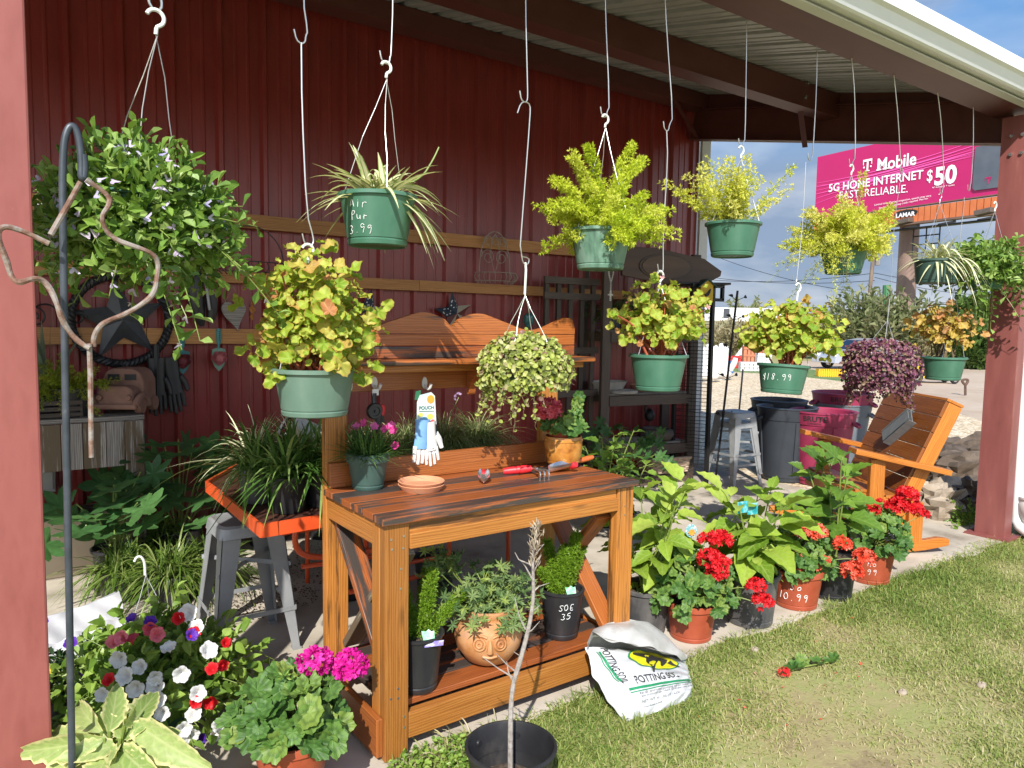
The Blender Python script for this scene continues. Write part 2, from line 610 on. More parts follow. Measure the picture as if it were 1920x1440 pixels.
def r_beg(a):
    notch = 1 - .6 * math.exp(-((abs(a - PI)) / .3) ** 2)
    return .5 * (.80 + .42 * max(0, math.cos(a + .25)) ** 3 + .13 * math.sin(a) + .05 * math.cos(13 * a)) * notch
BEGL = fan_t(r_beg, 39, .30, .11, 4, .25, 3)
def r_lob(k, dp):
    return lambda a: .5 * (1 - dp * .5 + dp * (abs(math.cos(k * a / 2)) ** 1.4 - .5)) * (1 - .55 * math.exp(-((abs(a - PI)) / .25) ** 2))
def r_maple(a):
    b = min(a, 2 * PI - a)
    s = 0
    for c, h, wd in ((0, 1, .30), (.85, .9, .26), (1.6, .72, .26), (2.35, .5, .25)):
        s = max(s, h * math.exp(-((b - c) / wd) ** 2))
    return .56 * (.42 + .58 * s + .035 * math.cos(23 * a)) * (1 - .4 * math.exp(-((b - PI) / .3) ** 2))
MAPLE = fan_t(r_maple, 60, .18, .03, 6, .3)
LOBED = fan_t(lambda a: r_lob(7, .75)(a) * (1 + .16 * math.cos(21 * a)), 42, .25, .07, 5, .15)
BLOOM5 = fan_t(lambda a: .5 * (.45 + .55 * abs(math.cos(2.5 * a)) ** .6), 20, .5, .06, 5)
PETUNIA = fan_t(lambda a: .5 * (.84 + .16 * abs(math.cos(2.5 * a)) + .03 * math.sin(15 * a)), 40, .25, .10, 10, 0, 4)
PETUNIA[0][:, 2] = .55 * np.minimum(1, (np.linalg.norm(PETUNIA[0][:, :2], axis=1) / .34)) ** .7 + PETUNIA[0][:, 2] * .35
SCAEV = fan_t(lambda a: .5 * (max(0, math.cos(a / 2.05)) * (.35 + .65 * abs(math.cos(2.2 * a)) ** 1.2) + .04), 24, .3, .04, 5)
def batch(mb, tpl, P, D, Nn, Ln, Wd, tint=None, mi=0):
    V0, F0, U0 = tpl
    n = len(P)
    D = nrm(D)
    B = np.cross(D, Nn)
    B = nrm(np.where(np.linalg.norm(B, axis=-1, keepdims=True) < 1e-4, np.cross(D, V3(.31, .84, .2)), B))
    N2 = np.cross(B, D)
    Ln = np.broadcast_to(Ln, (n,))[:, None, None]
    Wd = np.broadcast_to(Wd, (n,))[:, None, None]
    V = P[:, None] + V0[None, :, 0:1] * Wd * B[:, None] + V0[None, :, 1:2] * Ln * D[:, None] + V0[None, :, 2:3] * Ln * N2[:, None]
    m = len(V0)
    Fa = (F0[None] + (np.arange(n) * m)[:, None, None])
    UV = np.broadcast_to(U0[F0.ravel()][None], (n, F0.size, 2))
    t = RNG.random(n) if tint is None else np.broadcast_to(tint, (n,))
    if F0.shape[1] == 4 and (F0[:, 2] == F0[:, 3]).any():
        tri = F0[:, 2] == F0[:, 3]
        Ft, Fq = F0[tri][:, :3], F0[~tri]
        st = mb.n
        mb.raw(V, (Ft[None] + (np.arange(n) * m)[:, None, None]).reshape(-1, 3), np.broadcast_to(U0[Ft.ravel()][None], (n, Ft.size, 2)), np.repeat(t, len(Ft)), mi)
        if len(Fq):
            mb.li.append((Fq[None] + (np.arange(n) * m)[:, None, None] + st).ravel())
            k = n * len(Fq)
            mb.lt.append(np.full(k, 4))
            mb.uv.append(np.broadcast_to(U0[Fq.ravel()][None], (n, Fq.size, 2)).reshape(-1, 2))
            mb.tn.append(np.repeat(t, len(Fq)))
            mb.mi.append(np.full(k, mi))
    else:
        mb.raw(V, Fa.reshape(-1, F0.shape[1]), UV, np.repeat(t, len(F0)), mi)
    return mb
def arcs(P, D, Ln, droop, k):
    """curved paths: start P, direction D, length, sag -> (n,k,3)"""
    t = np.linspace(0, 1, k)[None, :, None]
    Ln = np.broadcast_to(Ln, (len(P),))[:, None, None]
    dr = np.broadcast_to(droop, (len(P),))[:, None, None]
    return P[:, None] + nrm(D)[:, None] * Ln * t - V3(0, 0, 1) * dr * Ln * t * t
def blades(mb, P, D, Ln, Wd, droop, k=6, tint=None, mi=0, tipw=.05, keel=.25):
    path = arcs(P, D, Ln, droop, k)
    n = len(P)
    T = nrm(np.gradient(path, axis=1))
    S = nrm(np.cross(nrm(D), V3(0, 0, 1)) + RNG.normal(0, .12, (n, 3)))[:, None]
    U = np.cross(S, T)
    t = np.linspace(0, 1, k)
    prof = np.clip(np.minimum(.55 + 1.6 * t, 1) * (1 - t ** 2.6), tipw, 1)[None, :, None]
    hw = np.broadcast_to(Wd, (n,))[:, None, None] * .5 * prof
    V = np.stack([path - S * hw + U * hw * keel, path, path + S * hw + U * hw * keel], 2)
    o = (np.arange(n) * k * 3)[:, None, None]
    i = np.arange(k - 1)[None, :, None] * 3
    e = np.arange(2)[None, None, :]
    Fa = np.stack([o + i + e, o + i + e + 1, o + i + e + 4, o + i + e + 3], -1).reshape(-1, 4)
    ux = np.array([-1, 0, 1.0])
    ii, ee = np.meshgrid(np.arange(k - 1), np.arange(2), indexing='ij')
    q = np.stack([np.stack([ux[ee], t[ii]], -1), np.stack([ux[ee + 1], t[ii]], -1), np.stack([ux[ee + 1], t[ii + 1]], -1), np.stack([ux[ee], t[ii + 1]], -1)], 2)
    UV = np.broadcast_to(q[None], (n,) + q.shape).reshape(-1, 2)
    tn = RNG.random(n) if tint is None else np.broadcast_to(tint, (n,))
    return mb.raw(V, Fa, UV, np.repeat(tn, (k - 1) * 2), mi)
def needles(mb, P, D, Ln, Wd, tint=None, mi=0):
    """tiny two-faced needles"""
    n = len(P)
    D = nrm(D)
    S = nrm(np.cross(D, RNG.normal(0, 1, (n, 3))))
    Ln = np.broadcast_to(Ln, (n,))[:, None]
    Wd = np.broadcast_to(Wd, (n,))[:, None]
    V = np.stack([P, P + D * Ln * .45 - S * Wd * .5, P + D * Ln, P + D * Ln * .45 + S * Wd * .5], 1)
    Fa = np.arange(n * 4).reshape(n, 4)
    UV = np.broadcast_to(np.array([(0, 0), (-1, .5), (0, 1), (1, .5)], float)[None], (n, 4, 2))
    return mb.raw(V, Fa, UV, RNG.random(n) if tint is None else tint, mi)
def plumes(mb, paths, ncl, per, ln, wd, r0=.03, spread=.9, taper=.6, tint=None):
    """feathery fronds: clusters of needles along each path (n,k,3)"""
    n, k, _ = paths.shape
    t = RNG.random((n, ncl)) ** .8 * .92 + .08
    x = t * (k - 1)
    i = np.minimum(x.astype(int), k - 2)
    f = (x - i)[..., None]
    b = np.arange(n)[:, None]
    P = paths[b, i] * (1 - f) + paths[b, i + 1] * f
    T = nrm(paths[b, i + 1] - paths[b, i])
    rad = r0 * (1 - taper * t)
    off = nrm(RNG.normal(0, 1, P.shape))
    P2 = P + off * rad[..., None] * RNG.random((n, ncl, 1)) ** .5
    P3 = np.repeat(P2.reshape(-1, 3), per, 0)
    D3 = np.repeat((T * .5 + off * spread).reshape(-1, 3), per, 0) + RNG.normal(0, .6, (n * ncl * per, 3))
    tn = None
    if tint is not None:
        tn = np.repeat(np.repeat(tint[:, None], ncl, 1).reshape(-1), per) + RNG.normal(0, .12, n * ncl * per)
        tn = np.clip(tn, 0, 1)
    return needles(mb, P3, D3, RNG.uniform(.6, 1.2, len(P3)) * ln, wd, tn)
def along(paths, m, t0=.15, t1=1.0):
    """m random-ish stations on each path -> points, tangents, t"""
    n, k, _ = paths.shape
    t = np.linspace(t0, t1, m)[None] + RNG.uniform(-.5, .5, (n, m)) * (t1 - t0) / m
    t = np.clip(t, 0, 1)
    x = t * (k - 1)
    i = np.minimum(x.astype(int), k - 2)
    f = (x - i)[..., None]
    b = np.arange(n)[:, None]
    P = paths[b, i] * (1 - f) + paths[b, i + 1] * f
    T = nrm(paths[b, i + 1] - paths[b, i])
    return P.reshape(-1, 3), T.reshape(-1, 3), t.reshape(-1)
def disc(n, r, z=0, c=(0, 0)):
    a = RNG.uniform(0, 2 * PI, n)
    q = r * np.sqrt(RNG.random(n))
    return np.stack([c[0] + q * np.cos(a), c[1] + q * np.sin(a), np.full(n, z)], -1)
def heading(a, el):
    return np.stack([np.cos(a) * np.cos(el), np.sin(a) * np.cos(el), np.sin(el)], -1)
SUNV = V3(-.5, -.6, .62)

# ---------------------------------------------------------------- pots
def pot_prof(rt, rb, h, lip=.008, liph=.02, wall=.004, groove=True):
    p = [(0.001, .006), (rb * .93, .006), (rb * .95, 0), (rb, .004)]
    if groove:
        z = h * .10
        r = rb + (rt - rb) * .10
        p += [(r, z), (r - .003, z + .003), (r - .003, z + .006), (r, z + .008)]
    z = h - liph
    r = rb + (rt - rb) * z / h
    p += [(r, z), (rt + lip, z + .002), (rt + lip, h - .003), (rt + lip - .004, h), (rt - wall, h), (rt - wall - .002, h - .006), (rb + (rt - rb) * .6 - wall, h * .6)]
    return p
def add_pot(parent, mat, rt, rb, h, o=(0, 0, 0), soilf=.86, name='pot', n=36, lip=.008, liph=.02, groove=True, flute=0, soil=True):
    mb = MB()
    mb.lathe(pot_prof(rt, rb, h, lip, liph, .004, groove), o, n)
    if flute:
        V = mb.v[0]
        d = V - V3(*o)
        a = np.arctan2(d[:, 1], d[:, 0])
        k = 1 + .008 * np.sign(np.sin(a * flute)) * (d[:, 2] < h - liph) * (d[:, 2] > h * .16)
        V[:, 0] = o[0] + d[:, 0] * k
        V[:, 1] = o[1] + d[:, 1] * k
    ob = mb.build(name, mat, parent, smooth=True)
    if soil:
        sb = MB()
        rs = rb + (rt - rb) * soilf - .006
        sb.grid(lambda u, v: np.stack([o[0] + rs * u * np.cos(2 * PI * v), o[1] + rs * u * np.sin(2 * PI * v), o[2] + h * soilf + .006 * np.sin(31 * u + 17 * v * 6) * np.cos(45 * v)], -1), 8, 28)
        sb.build('soil', M_SOIL, parent, smooth=True)
    return ob
# hand lettering: strokes on a unit cell (x 0..1, y 0..1.4)
STROKE = {
 '0': [[(.5, 1.4), (.1, 1.1), (.05, .5), (.4, 0), (.85, .3), (.9, 1), (.5, 1.4)]], '1': [[(.5, 1.4), (.45, 0)]],
 '3': [[(.1, 1.25), (.5, 1.4), (.85, 1.1), (.4, .75), (.9, .4), (.5, 0), (.05, .15)]], '5': [[(.85, 1.4), (.2, 1.4), (.15, .8), (.7, .85), (.9, .4), (.5, 0), (.05, .15)]],
 '8': [[(.8, 1.2), (.5, 1.4), (.15, 1.1), (.8, .4), (.5, 0), (.1, .35), (.75, 1.0), (.8, 1.2)]],
 '9': [[(.85, 1.1), (.5, 1.4), (.1, 1.1), (.3, .75), (.85, 1.1), (.75, .4), (.6, 0)]], '.': [[(.4, .0), (.5, .06)]],
 '$': [[(.9, 1.15), (.5, 1.3), (.15, 1.0), (.85, .45), (.5, .1), (.1, .25)], [(.52, 1.5), (.45, -.1)]],
 'S': [[(.9, 1.2), (.5, 1.4), (.1, 1.05), (.85, .4), (.5, 0), (.05, .2)]], 'o': [[(.5, .8), (.1, .5), (.3, 0), (.8, .2), (.8, .6), (.5, .8)]],
 'E': [[(.85, 1.3), (.15, 1.35), (.15, 0), (.85, .05)], [(.15, .7), (.7, .72)]], 'p': [[(.2, .8), (.2, -.4)], [(.2, .7), (.6, .85), (.85, .5), (.5, .1), (.2, .2)]],
 'C': [[(.9, 1.2), (.5, 1.4), (.1, .8), (.3, .1), (.9, .15)]], 'a': [[(.8, .7), (.4, .8), (.1, .4), (.4, 0), (.8, .3), (.8, .8), (.85, 0)]], 'l': [[(.5, 1.4), (.45, 0), (.6, .02)]],
 'i': [[(.5, .8), (.5, 0)], [(.5, 1.15), (.52, 1.2)]], 'c': [[(.85, .65), (.5, .8), (.1, .4), (.5, 0), (.9, .15)]], 'e': [[(.1, .4), (.8, .5), (.5, .8), (.1, .4), (.5, 0), (.9, .15)]],
 't': [[(.5, 1.3), (.45, .1), (.7, .02)], [(.15, .85), (.8, .88)]], 'x': [[(.1, .8), (.85, 0)], [(.8, .8), (.1, 0)]], 'A': [[(0, 0), (.45, 1.4), (.9, 0)], [(.2, .5), (.75, .55)]],
 'K': [[(.15, 1.4), (.15, 0)], [(.9, 1.3), (.15, .6), (.9, 0)]], 'y': [[(.1, .8), (.45, .1)], [(.85, .8), (.3, -.4)]], 'r': [[(.2, .8), (.2, 0)], [(.2, .5), (.5, .8), (.85, .7)]],
 'u': [[(.1, .8), (.2, .1), (.7, .1), (.8, .8), (.85, 0)]], 'n': [[(.15, .8), (.15, 0)], [(.15, .6), (.6, .8), (.8, 0)]], 'f': [[(.9, 1.3), (.5, 1.4), (.45, 0)], [(.15, .75), (.8, .8)]],
}
STROKE['O'] = STROKE['0']
STROKE['P'] = [[(.2, 0), (.2, 1.4), (.75, 1.3), (.8, .9), (.2, .7)]]
STROKE['R'] = STROKE['P'] + [[(.3, .7), (.85, 0)]]
def pot_writing(parent, text, rt, rb, h, ang, size, z, mat, o=(0, 0, 0), r=.0011, slope=0.0):
    """chalk-pen strokes lying on a tapered pot; text runs left to right around angle ang"""
    mb = MB()
    for li, line in enumerate(text.split('\n')):
        for ci, ch in enumerate(line):
            if ch not in STROKE:
                continue
            for st in STROKE[ch]:
                pts = []
                jx, jy = RNG.uniform(-.12, .12), RNG.uniform(-.14, .14)
                for (x, y) in st:
                    x, y = x + jx + RNG.uniform(-.05, .05) + y * .12, y + jy + RNG.uniform(-.05, .05)
                    px = (ci - len(line) / 2) * size * .95 + x * size * .75
                    pz = z + y * size * .85 - li * size * 1.7 + px * slope
                    rr = rb + (rt - rb) * pz / h + .0012
                    a = ang + px / rr
                    pts.append((o[0] + rr * math.cos(a), o[1] + rr * math.sin(a), o[2] + pz))
                mb.tube(pts, r, 4, 1)
    return mb.build('price_writing', mat, parent, smooth=True)
def cam_ang(P):
    return math.atan2(-P[1], -P[0])
def text_geo(s, size=1.0, bold=0.0, align='CENTER', shear=0.0, space=1.0):
    c = bpy.data.curves.new('t', 'FONT')
    c.body = s
    c.size = size
    c.offset = bold
    c.align_x = align
    c.shear = shear
    c.space_character = space
    c.resolution_u = 3
    ob = bpy.data.objects.new('t', c)
    me = ob.to_mesh()
    V = np.array([v.co[:] for v in me.vertices])
    Fs = [tuple(p.vertices) for p in me.polygons]
    ob.to_mesh_clear()
    bpy.data.objects.remove(ob)
    bpy.data.curves.remove(c)
    return V, Fs
def add_text(mb, s, o, ex, ey, size, bold=0.0, align='CENTER', shear=0.0, mi=0, space=1.0, fn=None):
    V, Fs = text_geo(s, size, bold, align, shear, space)
    if not len(V):
        return mb
    if fn is None:
        P = V3(*o) + V[:, :1] * V3(*ex) + V[:, 1:2] * V3(*ey)
    else:
        P = fn(V[:, 0], V[:, 1])
    return mb.poly(P, Fs, mi)
def wire_hook_pts(p, r, turn=1):
    return [p + V3(r * math.cos(a), 0, r * math.sin(a)) for a in np.linspace(0, turn * PI, 8)]
# ---------------------------------------------------------------- shared materials
M_SOIL = pm('soil', [(.022, .015, .010), (.06, .042, .028), (.12, .09, .065)], .95, 0, 40, bmp=.8, bscale=90)
M_REDWALL = pm('red_wall_paint', [(.17, .018, .017), (.235, .028, .025), (.20, .024, .022), (.27, .042, .036)], .33, 0, 4, (1, 1, .25), spec=.55, detail=9, pos=[.3, .5, .62, .76])
M_REDPOST = pm('red_post_paint', [(.12, .036, .030), (.225, .058, .048), (.27, .078, .065), (.245, .066, .055), (.35, .135, .11)], .6, 0, 7, (2, 2, .6), bmp=.12, bscale=25, detail=10, pos=[.24, .30, .5, .66, .76])
M_REDSTEEL = pm('red_oxide_steel', [(.085, .022, .018), (.12, .035, .028)], .5, 0, 6, (.4, 1, 1))
M_COLUMN = pm('column_paint', [(.12, .04, .034), (.19, .056, .050), (.235, .075, .066), (.31, .13, .11)], .5, 0, 6, (2, 2, .4), detail=10, pos=[.26, .33, .62, .76])
M_ROOF = pm('galvalume', [(.29, .295, .30), (.40, .405, .41), (.34, .345, .345)], .45, .1, 5, (2, .6, 1))
M_CREAM = pm('cream_trim', [(.52, .53, .52), (.60, .61, .60)], .4, 0, 4)
M_WHITE = pm('white_paint', [(.64, .64, .62), (.70, .70, .68)], .38, 0, 6)
M_RAIL = woodmat('rail_wood', [(.24, .095, .028), (.38, .17, .05), (.46, .23, .075)], knot=.5, rough=.6)
M_BENCH = woodmat('stained_cedar', [(.25, .088, .016), (.36, .138, .026), (.44, .185, .042)], knot=.75, rough=.42, var=.5, stain=(.13, .055, .018), stainamt=-.10)
M_BENCHRED = woodmat('stained_redwood', [(.23, .066, .016), (.34, .104, .024), (.41, .138, .036)], knot=.5, rough=.36, var=.35, stain=(.05, .03, .02), stainamt=-.09)
M_BENCHTOP = woodmat('worn_top_boards', [(.21, .055, .016), (.32, .088, .023), (.39, .12, .032)], knot=.6, rough=.38, var=.4, stain=(.052, .041, .035), stainamt=.19)
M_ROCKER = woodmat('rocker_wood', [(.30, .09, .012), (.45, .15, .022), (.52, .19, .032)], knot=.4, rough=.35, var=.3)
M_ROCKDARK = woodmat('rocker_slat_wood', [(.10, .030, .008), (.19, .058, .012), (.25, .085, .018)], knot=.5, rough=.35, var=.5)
M_GREYWOOD = woodmat('weathered_grey_wood', [(.10, .085, .07), (.27, .24, .21), (.40, .37, .34)], knot=.7, rough=.8, var=.5, stain=(.12, .085, .05), stainamt=.06)
M_DARKWOOD = woodmat('dark_shelf_wood', [(.03, .02, .014), (.062, .043, .031), (.10, .073, .053)], knot=.4, rough=.6, var=.5)
M_GREEN = pm('green_pot_plastic', [(.04, .125, .078), (.055, .155, .10), (.075, .175, .12), (.14, .21, .165)], .40, 0, 9, (1, 1, .5), detail=9, pos=[.3, .5, .64, .78])
M_GREENL = pm('pale_green_pot_plastic', [(.085, .155, .115), (.115, .19, .145), (.16, .23, .18)], .5, 0, 9, (1, 1, .5), detail=8, pos=[.3, .55, .75])
M_GREENW = pm('water_spotted_green_pot', [(.06, .12, .085), (.10, .20, .14), (.15, .25, .19)], .5, 0, 22, (1, 1, .35), pos=[.38, .5, .6])
M_GREENT = pm('teal_green_pot_plastic', [(.035, .075, .062), (.045, .09, .075)], .5, 0, 6)
M_BLACKP = pm('black_nursery_plastic', [(.015, .015, .017), (.026, .026, .028), (.07, .065, .058)], .42, 0, 10, (1, 1, .5), detail=9, pos=[.35, .6, .8])
M_BLACKPD = pm('dusty_black_plastic', [(.05, .05, .052), (.10, .095, .09), (.17, .15, .13)], .6, 0, 9, (1, 1, .5), pos=[.4, .55, .72])
M_TERRA = pm('terracotta_plastic', [(.27, .048, .02), (.34, .07, .03), (.38, .10, .055)], .5, 0, 9, detail=9, pos=[.3, .55, .76])
M_SAUCER = pm('terracotta_clay', [(.52, .22, .11), (.60, .28, .15)], .8, 0, 14)
M_GLAZE = pm('amber_glazed_clay', [(.16, .05, .012), (.42, .17, .03), (.52, .25, .06), (.30, .10, .02)], .28, 0, 11, pos=[.3, .45, .58, .72], bmp=.15, bscale=30)
M_CLAYPOT = pm('ochre_clay', [(.22, .085, .04), (.42, .175, .055), (.50, .26, .12), (.40, .23, .155)], .6, 0, 10, pos=[.3, .45, .58, .72], bmp=.2, bscale=35)
M_WIRE = flat('galvanised_wire', (.62, .62, .60), .3, .85)
M_WHITEHOOK = flat('white_plastic_hook', (.72, .74, .70), .4)
M_GREYSTEEL = pm('grey_gunmetal', [(.25, .26, .265), (.33, .34, .345)], .42, .2, 8)
M_ORANGE = pm('orange_enamel', [(.62, .075, .018), (.70, .10, .025)], .35, 0, 5)
M_BLACKIRON = flat('black_iron', (.018, .018, .02), .45, .3)
M_POLE = pm('blue_black_pole', [(.035, .045, .055), (.06, .07, .085), (.20, .19, .17)], .42, .2, 18, (1, 1, 1), pos=[.4, .66, .8])
M_RUST = pm('rusted_rod', [(.11, .05, .03), (.20, .115, .08), (.27, .235, .205)], .8, .1, 26, pos=[.32, .44, .56], bmp=.5, bscale=160)
M_CHALK = flat('chalk_pen', (.8, .82, .80), .8)
M_RED = flat('red_rubber', (.62, .02, .03), .45)
M_STEEL = flat('bright_steel', (.62, .61, .59), .25, .9)
M_STEMRED = pm('red_begonia_stem', [(.30, .06, .03), (.45, .13, .06)], .4, 0, 20)
M_STEM = pm('green_stem', [(.12, .18, .035), (.22, .28, .06)], .5, 0, 20)
M_STEMB = pm('brown_stem', [(.09, .065, .035), (.17, .13, .07)], .8, 0, 20)
M_CONC = pm('patio_concrete', [(.24, .20, .15), (.38, .335, .265), (.48, .425, .345), (.56, .50, .415)], .85, 0, 2.6, detail=12, bmp=.2, bscale=120, pos=[.28, .40, .52, .7])
# ================================================================ SETTING
def groundmat(name, cols, sc1, sc2, bmp=.3, bs=60, rough=.95, pos=None):
    m, t, p, o = _base(name)
    v = coords(t, 'Object')
    a = noise(t, v, sc1, 8, .6)
    b = noise(t, v, sc2, 6, .7)
    f = math_(t, 'ADD', math_(t, 'MULTIPLY', a, .6), math_(t, 'MULTIPLY', b, .4))
    t.links.new(ramp(t, f, cols, pos or [.36 + .28 * i / (len(cols) - 1) for i in range(len(cols))]), p.inputs['Base Color'])
    p.inputs['Roughness'].default_value = rough
    bump(t, p, noise(t, v, bs, 5, .7), bmp, .02)
    return m
def sheet(name, pts, z, mat, th=.02):
    mb = MB()
    mb.prism([(p[0], p[1]) for p in pts], (1, 0, 0), (0, 1, 0), (0, 0, z - th), th)
    return kind(mb.build(name, mat), 'structure')
M_GROUND = groundmat('lawn_soil', [(.22, .165, .09), (.32, .27, .125), (.26, .28, .09), (.40, .345, .19)], 1.1, 14)
gm = MB()
gm.grid(lambda u, v: np.stack([(u - .5) * 1800, (v - .5) * 1800, 0 * u - .014], -1), 3, 3)
kind(gm.build('ground', M_GROUND), 'structure')
# concrete patio with a broken edge next to the lawn
edge = [(x, 2.235 + .03 * math.sin(x * 3.1) + .02 * math.sin(x * 11) + .015 * random.Random(i).uniform(-1, 1)) for i, x in enumerate(np.arange(-6, 6.45, .12))]
sheet('patio_slab', edge + [(6.42, 2.6), (6.42, 5.62), (-6, 5.62)], 0.0, M_CONC, .12)
def gravelmat():
    m, t, p, o = _base('gravel')
    v = coords(t, 'Object')
    vo = t.nodes.new('ShaderNodeTexVoronoi')
    vo.inputs['Scale'].default_value = 22
    t.links.new(v, vo.inputs['Vector'])
    sp = t.nodes.new('ShaderNodeSeparateColor')
    t.links.new(vo.outputs['Color'], sp.inputs[0])
    c = ramp(t, sp.outputs[0], [(.36, .26, .15), (.56, .44, .28), (.66, .55, .38), (.74, .66, .52)], [0, .35, .7, 1])
    n = noise(t, v, .7, 6)
    c = mixc(t, .5, c, ramp(t, n, [(.75, .72, .68), (1.1, 1.08, 1.05)], [.3, .7]), 'MULTIPLY')
    t.links.new(c, p.inputs['Base Color'])
    p.inputs['Roughness'].default_value = .95
    bump(t, p, math_(t, 'SUBTRACT', 1.0, vo.outputs['Distance']), .9, .03)
    return m
M_GRAVEL = gravelmat()
gv = [G(1250, 686), G(1335, 692), G(1470, 702), G(1590, 716), G(1700, 742), G(1850, 792), G(2150, 930), (9.5, 2.0, 0), (7.2, 2.3, 0), (6.43, 2.9, 0), (6.43, 5.7, 0), (7.5, 9, 0), (13, 17, 0)]
sheet('gravel_yard', gv[::-1], -.004, M_GRAVEL, .03)
M_LOT = groundmat('dirt_lot_earth', [(.34, .25, .17), (.42, .33, .24), (.48, .39, .30)], .25, 2.5, .1, 8)
sheet('dirt_lot', [G(1480, 706), G(1600, 723), G(1720, 746), G(1860, 796), G(2200, 950), G(2300, 700), G(1870, 684), G(1650, 678), G(1480, 676)][::1], -.009, M_LOT, .02)
M_TURF = groundmat('turf_strip_grass', [(.06, .13, .035), (.12, .19, .05), (.20, .22, .08)], 1.5, 12)
sheet('turf_strip', [G(1300, 693), G(1470, 702.5), G(1610, 718), G(1620, 708), G(1480, 686), G(1300, 672)], 0.0, M_TURF, .02)
M_FIELD = groundmat('field_grass', [(.16, .17, .055), (.24, .22, .09), (.30, .26, .12), (.15, .19, .05)], .06, .6, .2, 5)
fb = MB()
def fieldf(u, v):
    D = 55 + 78 * u
    lx = -60 + 320 * v
    P = CAMP[None, None] + _fh * D[..., None] + _r0 * lx[..., None]
    P[..., 2] = -.03 + 2.45 * np.clip((u - .25) / .75, 0, 1) ** 1.3 + .12 * np.sin(lx * .7) * u
    return P
fb.grid(fieldf, 24, 60)
kind(fb.build('field_embankment', M_FIELD, smooth=True), 'structure')

# ================================================================ SHED
shed = thing('shed', 'dark red corrugated metal lean-to shed with open front and white gutter', 'shed', (0, 5.5, 0))
SO = (0, 5.5, 0)
mb = MB()
prof = []
x = -3.2
while x < 6.40:
    for dx, y in ((0, 0), (.018, .032), (.045, .032), (.063, 0), (.13, 0), (.138, .006), (.15, .006), (.158, 0), (.215, 0), (.223, .006), (.235, .006), (.243, 0)):
        prof.append((x + dx, 5.5 - y))
    x += .305
prof = [q for q in prof if q[0] <= 6.40]
V = np.array([(a, b, z) for z in (0, 4.04) for a, b in prof])
n = len(prof)
Fa = np.array([(i, i + 1, n + i + 1, n + i) for i in range(n - 1)])
mb.raw(V, Fa)
mb.box((1.6, 5.53, 2.02), (9.6, .04, 4.04), 0)
mb.build('wall', M_REDWALL, shed, SO)
mb = MB()
rz = lambda y: 3.32 + .227 * (y - 2.5)
prof = []
x = -6.2
while x < 7.3:
    for dx, dz in ((0, 0), (.015, .065), (.06, .065), (.075, 0), (.15, 0), (.156, .014), (.174, .014), (.18, 0), (.24, 0), (.246, .014), (.264, .014), (.27, 0)):
        prof.append((x + dx, dz))
    x += .305
V = np.array([(a, y, rz(y) + dz) for y in (2.16, 5.62) for a, dz in prof])
n = len(prof)
mb.raw(V, np.array([(i, n + i, n + i + 1, i + 1) for i in range(n - 1)]))
mb.raw(V + V3(0, 0, .004), np.array([(i, i + 1, n + i + 1, n + i) for i in range(n - 1)]))
mb.build('roof', M_ROOF, shed, SO)
def purlin(y, zb, h, fl, name, x0=-6.2, x1=7.2, fdir=1):
    mb = MB()
    mb.box(((x0 + x1) / 2, y, zb + h / 2), (x1 - x0, .012, h), 0)
    mb.box(((x0 + x1) / 2, y + fdir * (fl / 2 + .006), zb + .006), (x1 - x0, fl, .012), 0)
    mb.box(((x0 + x1) / 2, y + fdir * fl, zb + .024), (x1 - x0, .01, .024), 0)
    mb.box(((x0 + x1) / 2, y + fdir * (fl / 2 + .006), zb + h - .006), (x1 - x0, fl, .012), 0)
    mb.build(name, M_REDSTEEL, shed, SO)
purlin(2.28, 3.13, .13, .24, 'eave_purlin')
purlin(3.80, 3.405, .20, .14, 'roof_purlin')
purlin(5.26, 3.80, .14, .18, 'wall_beam')
mb = MB()
gp = [(2.235, 3.235), (2.235, 3.14), (2.15, 3.125), (2.135, 3.132), (2.10, 3.188), (2.076, 3.20), (2.075, 3.275), (2.085, 3.285), (2.09, 3.275), (2.20, 3.238)]
V = np.array([(xx, a, b) for xx in (-6.3, 7.4) for a, b in gp])
k = len(gp)
mb.raw(V, np.array([(i, k + i, k + (i + 1) % k, (i + 1) % k) for i in range(k)]))
mb.build('gutter', pm('gutter_white', [(.72, .745, .79), (.77, .795, .84)], .4, 0, 3), shed, SO)
mb = MB()
mb.box((.5, 2.235, 3.118), (13.6, .06, .010), 0)
mb.build('soffit_strip', M_CREAM, shed, SO)
mb = MB()
pA, pB = V3(6.25, 2.42, 3.08), V3(6.25, 5.46, 3.68)
mb.beam(pA, pB, .012, .32)
mb.beam(pA + V3(0, 0, -.155), pB + V3(0, 0, -.155), .14, .012)
mb.beam(pA + V3(0, 0, .155), pB + V3(0, 0, .155), .14, .012)
mb.beam(pA + V3(0, .02, .25), pB + V3(0, 0, .26), .01, .22)
mb.build('end_rafter', M_REDSTEEL, shed, SO)
for a, b in (((6.10, 3.86, 3.44), (6.22, 4.1, 3.2)), ((6.10, 5.28, 3.80), (6.22, 5.36, 3.50))):
    mb = MB()
    mb.beam(V3(a[0] - .35, a[1], a[2]), b, .045, .008)
    mb.build('flange_brace', M_REDSTEEL, shed, SO)
bolt = MB()
for px, py in ((1513, 156), (1508, 183), (1354, 193), (1364, 217)):
    q = AY(px, py, 3.785 if px > 1450 else 5.25)
    bolt.tube([q, q + V3(0, -.02, 0)], .014, 8)
bolt.build('bolt', M_STEEL, shed, SO, smooth=True)
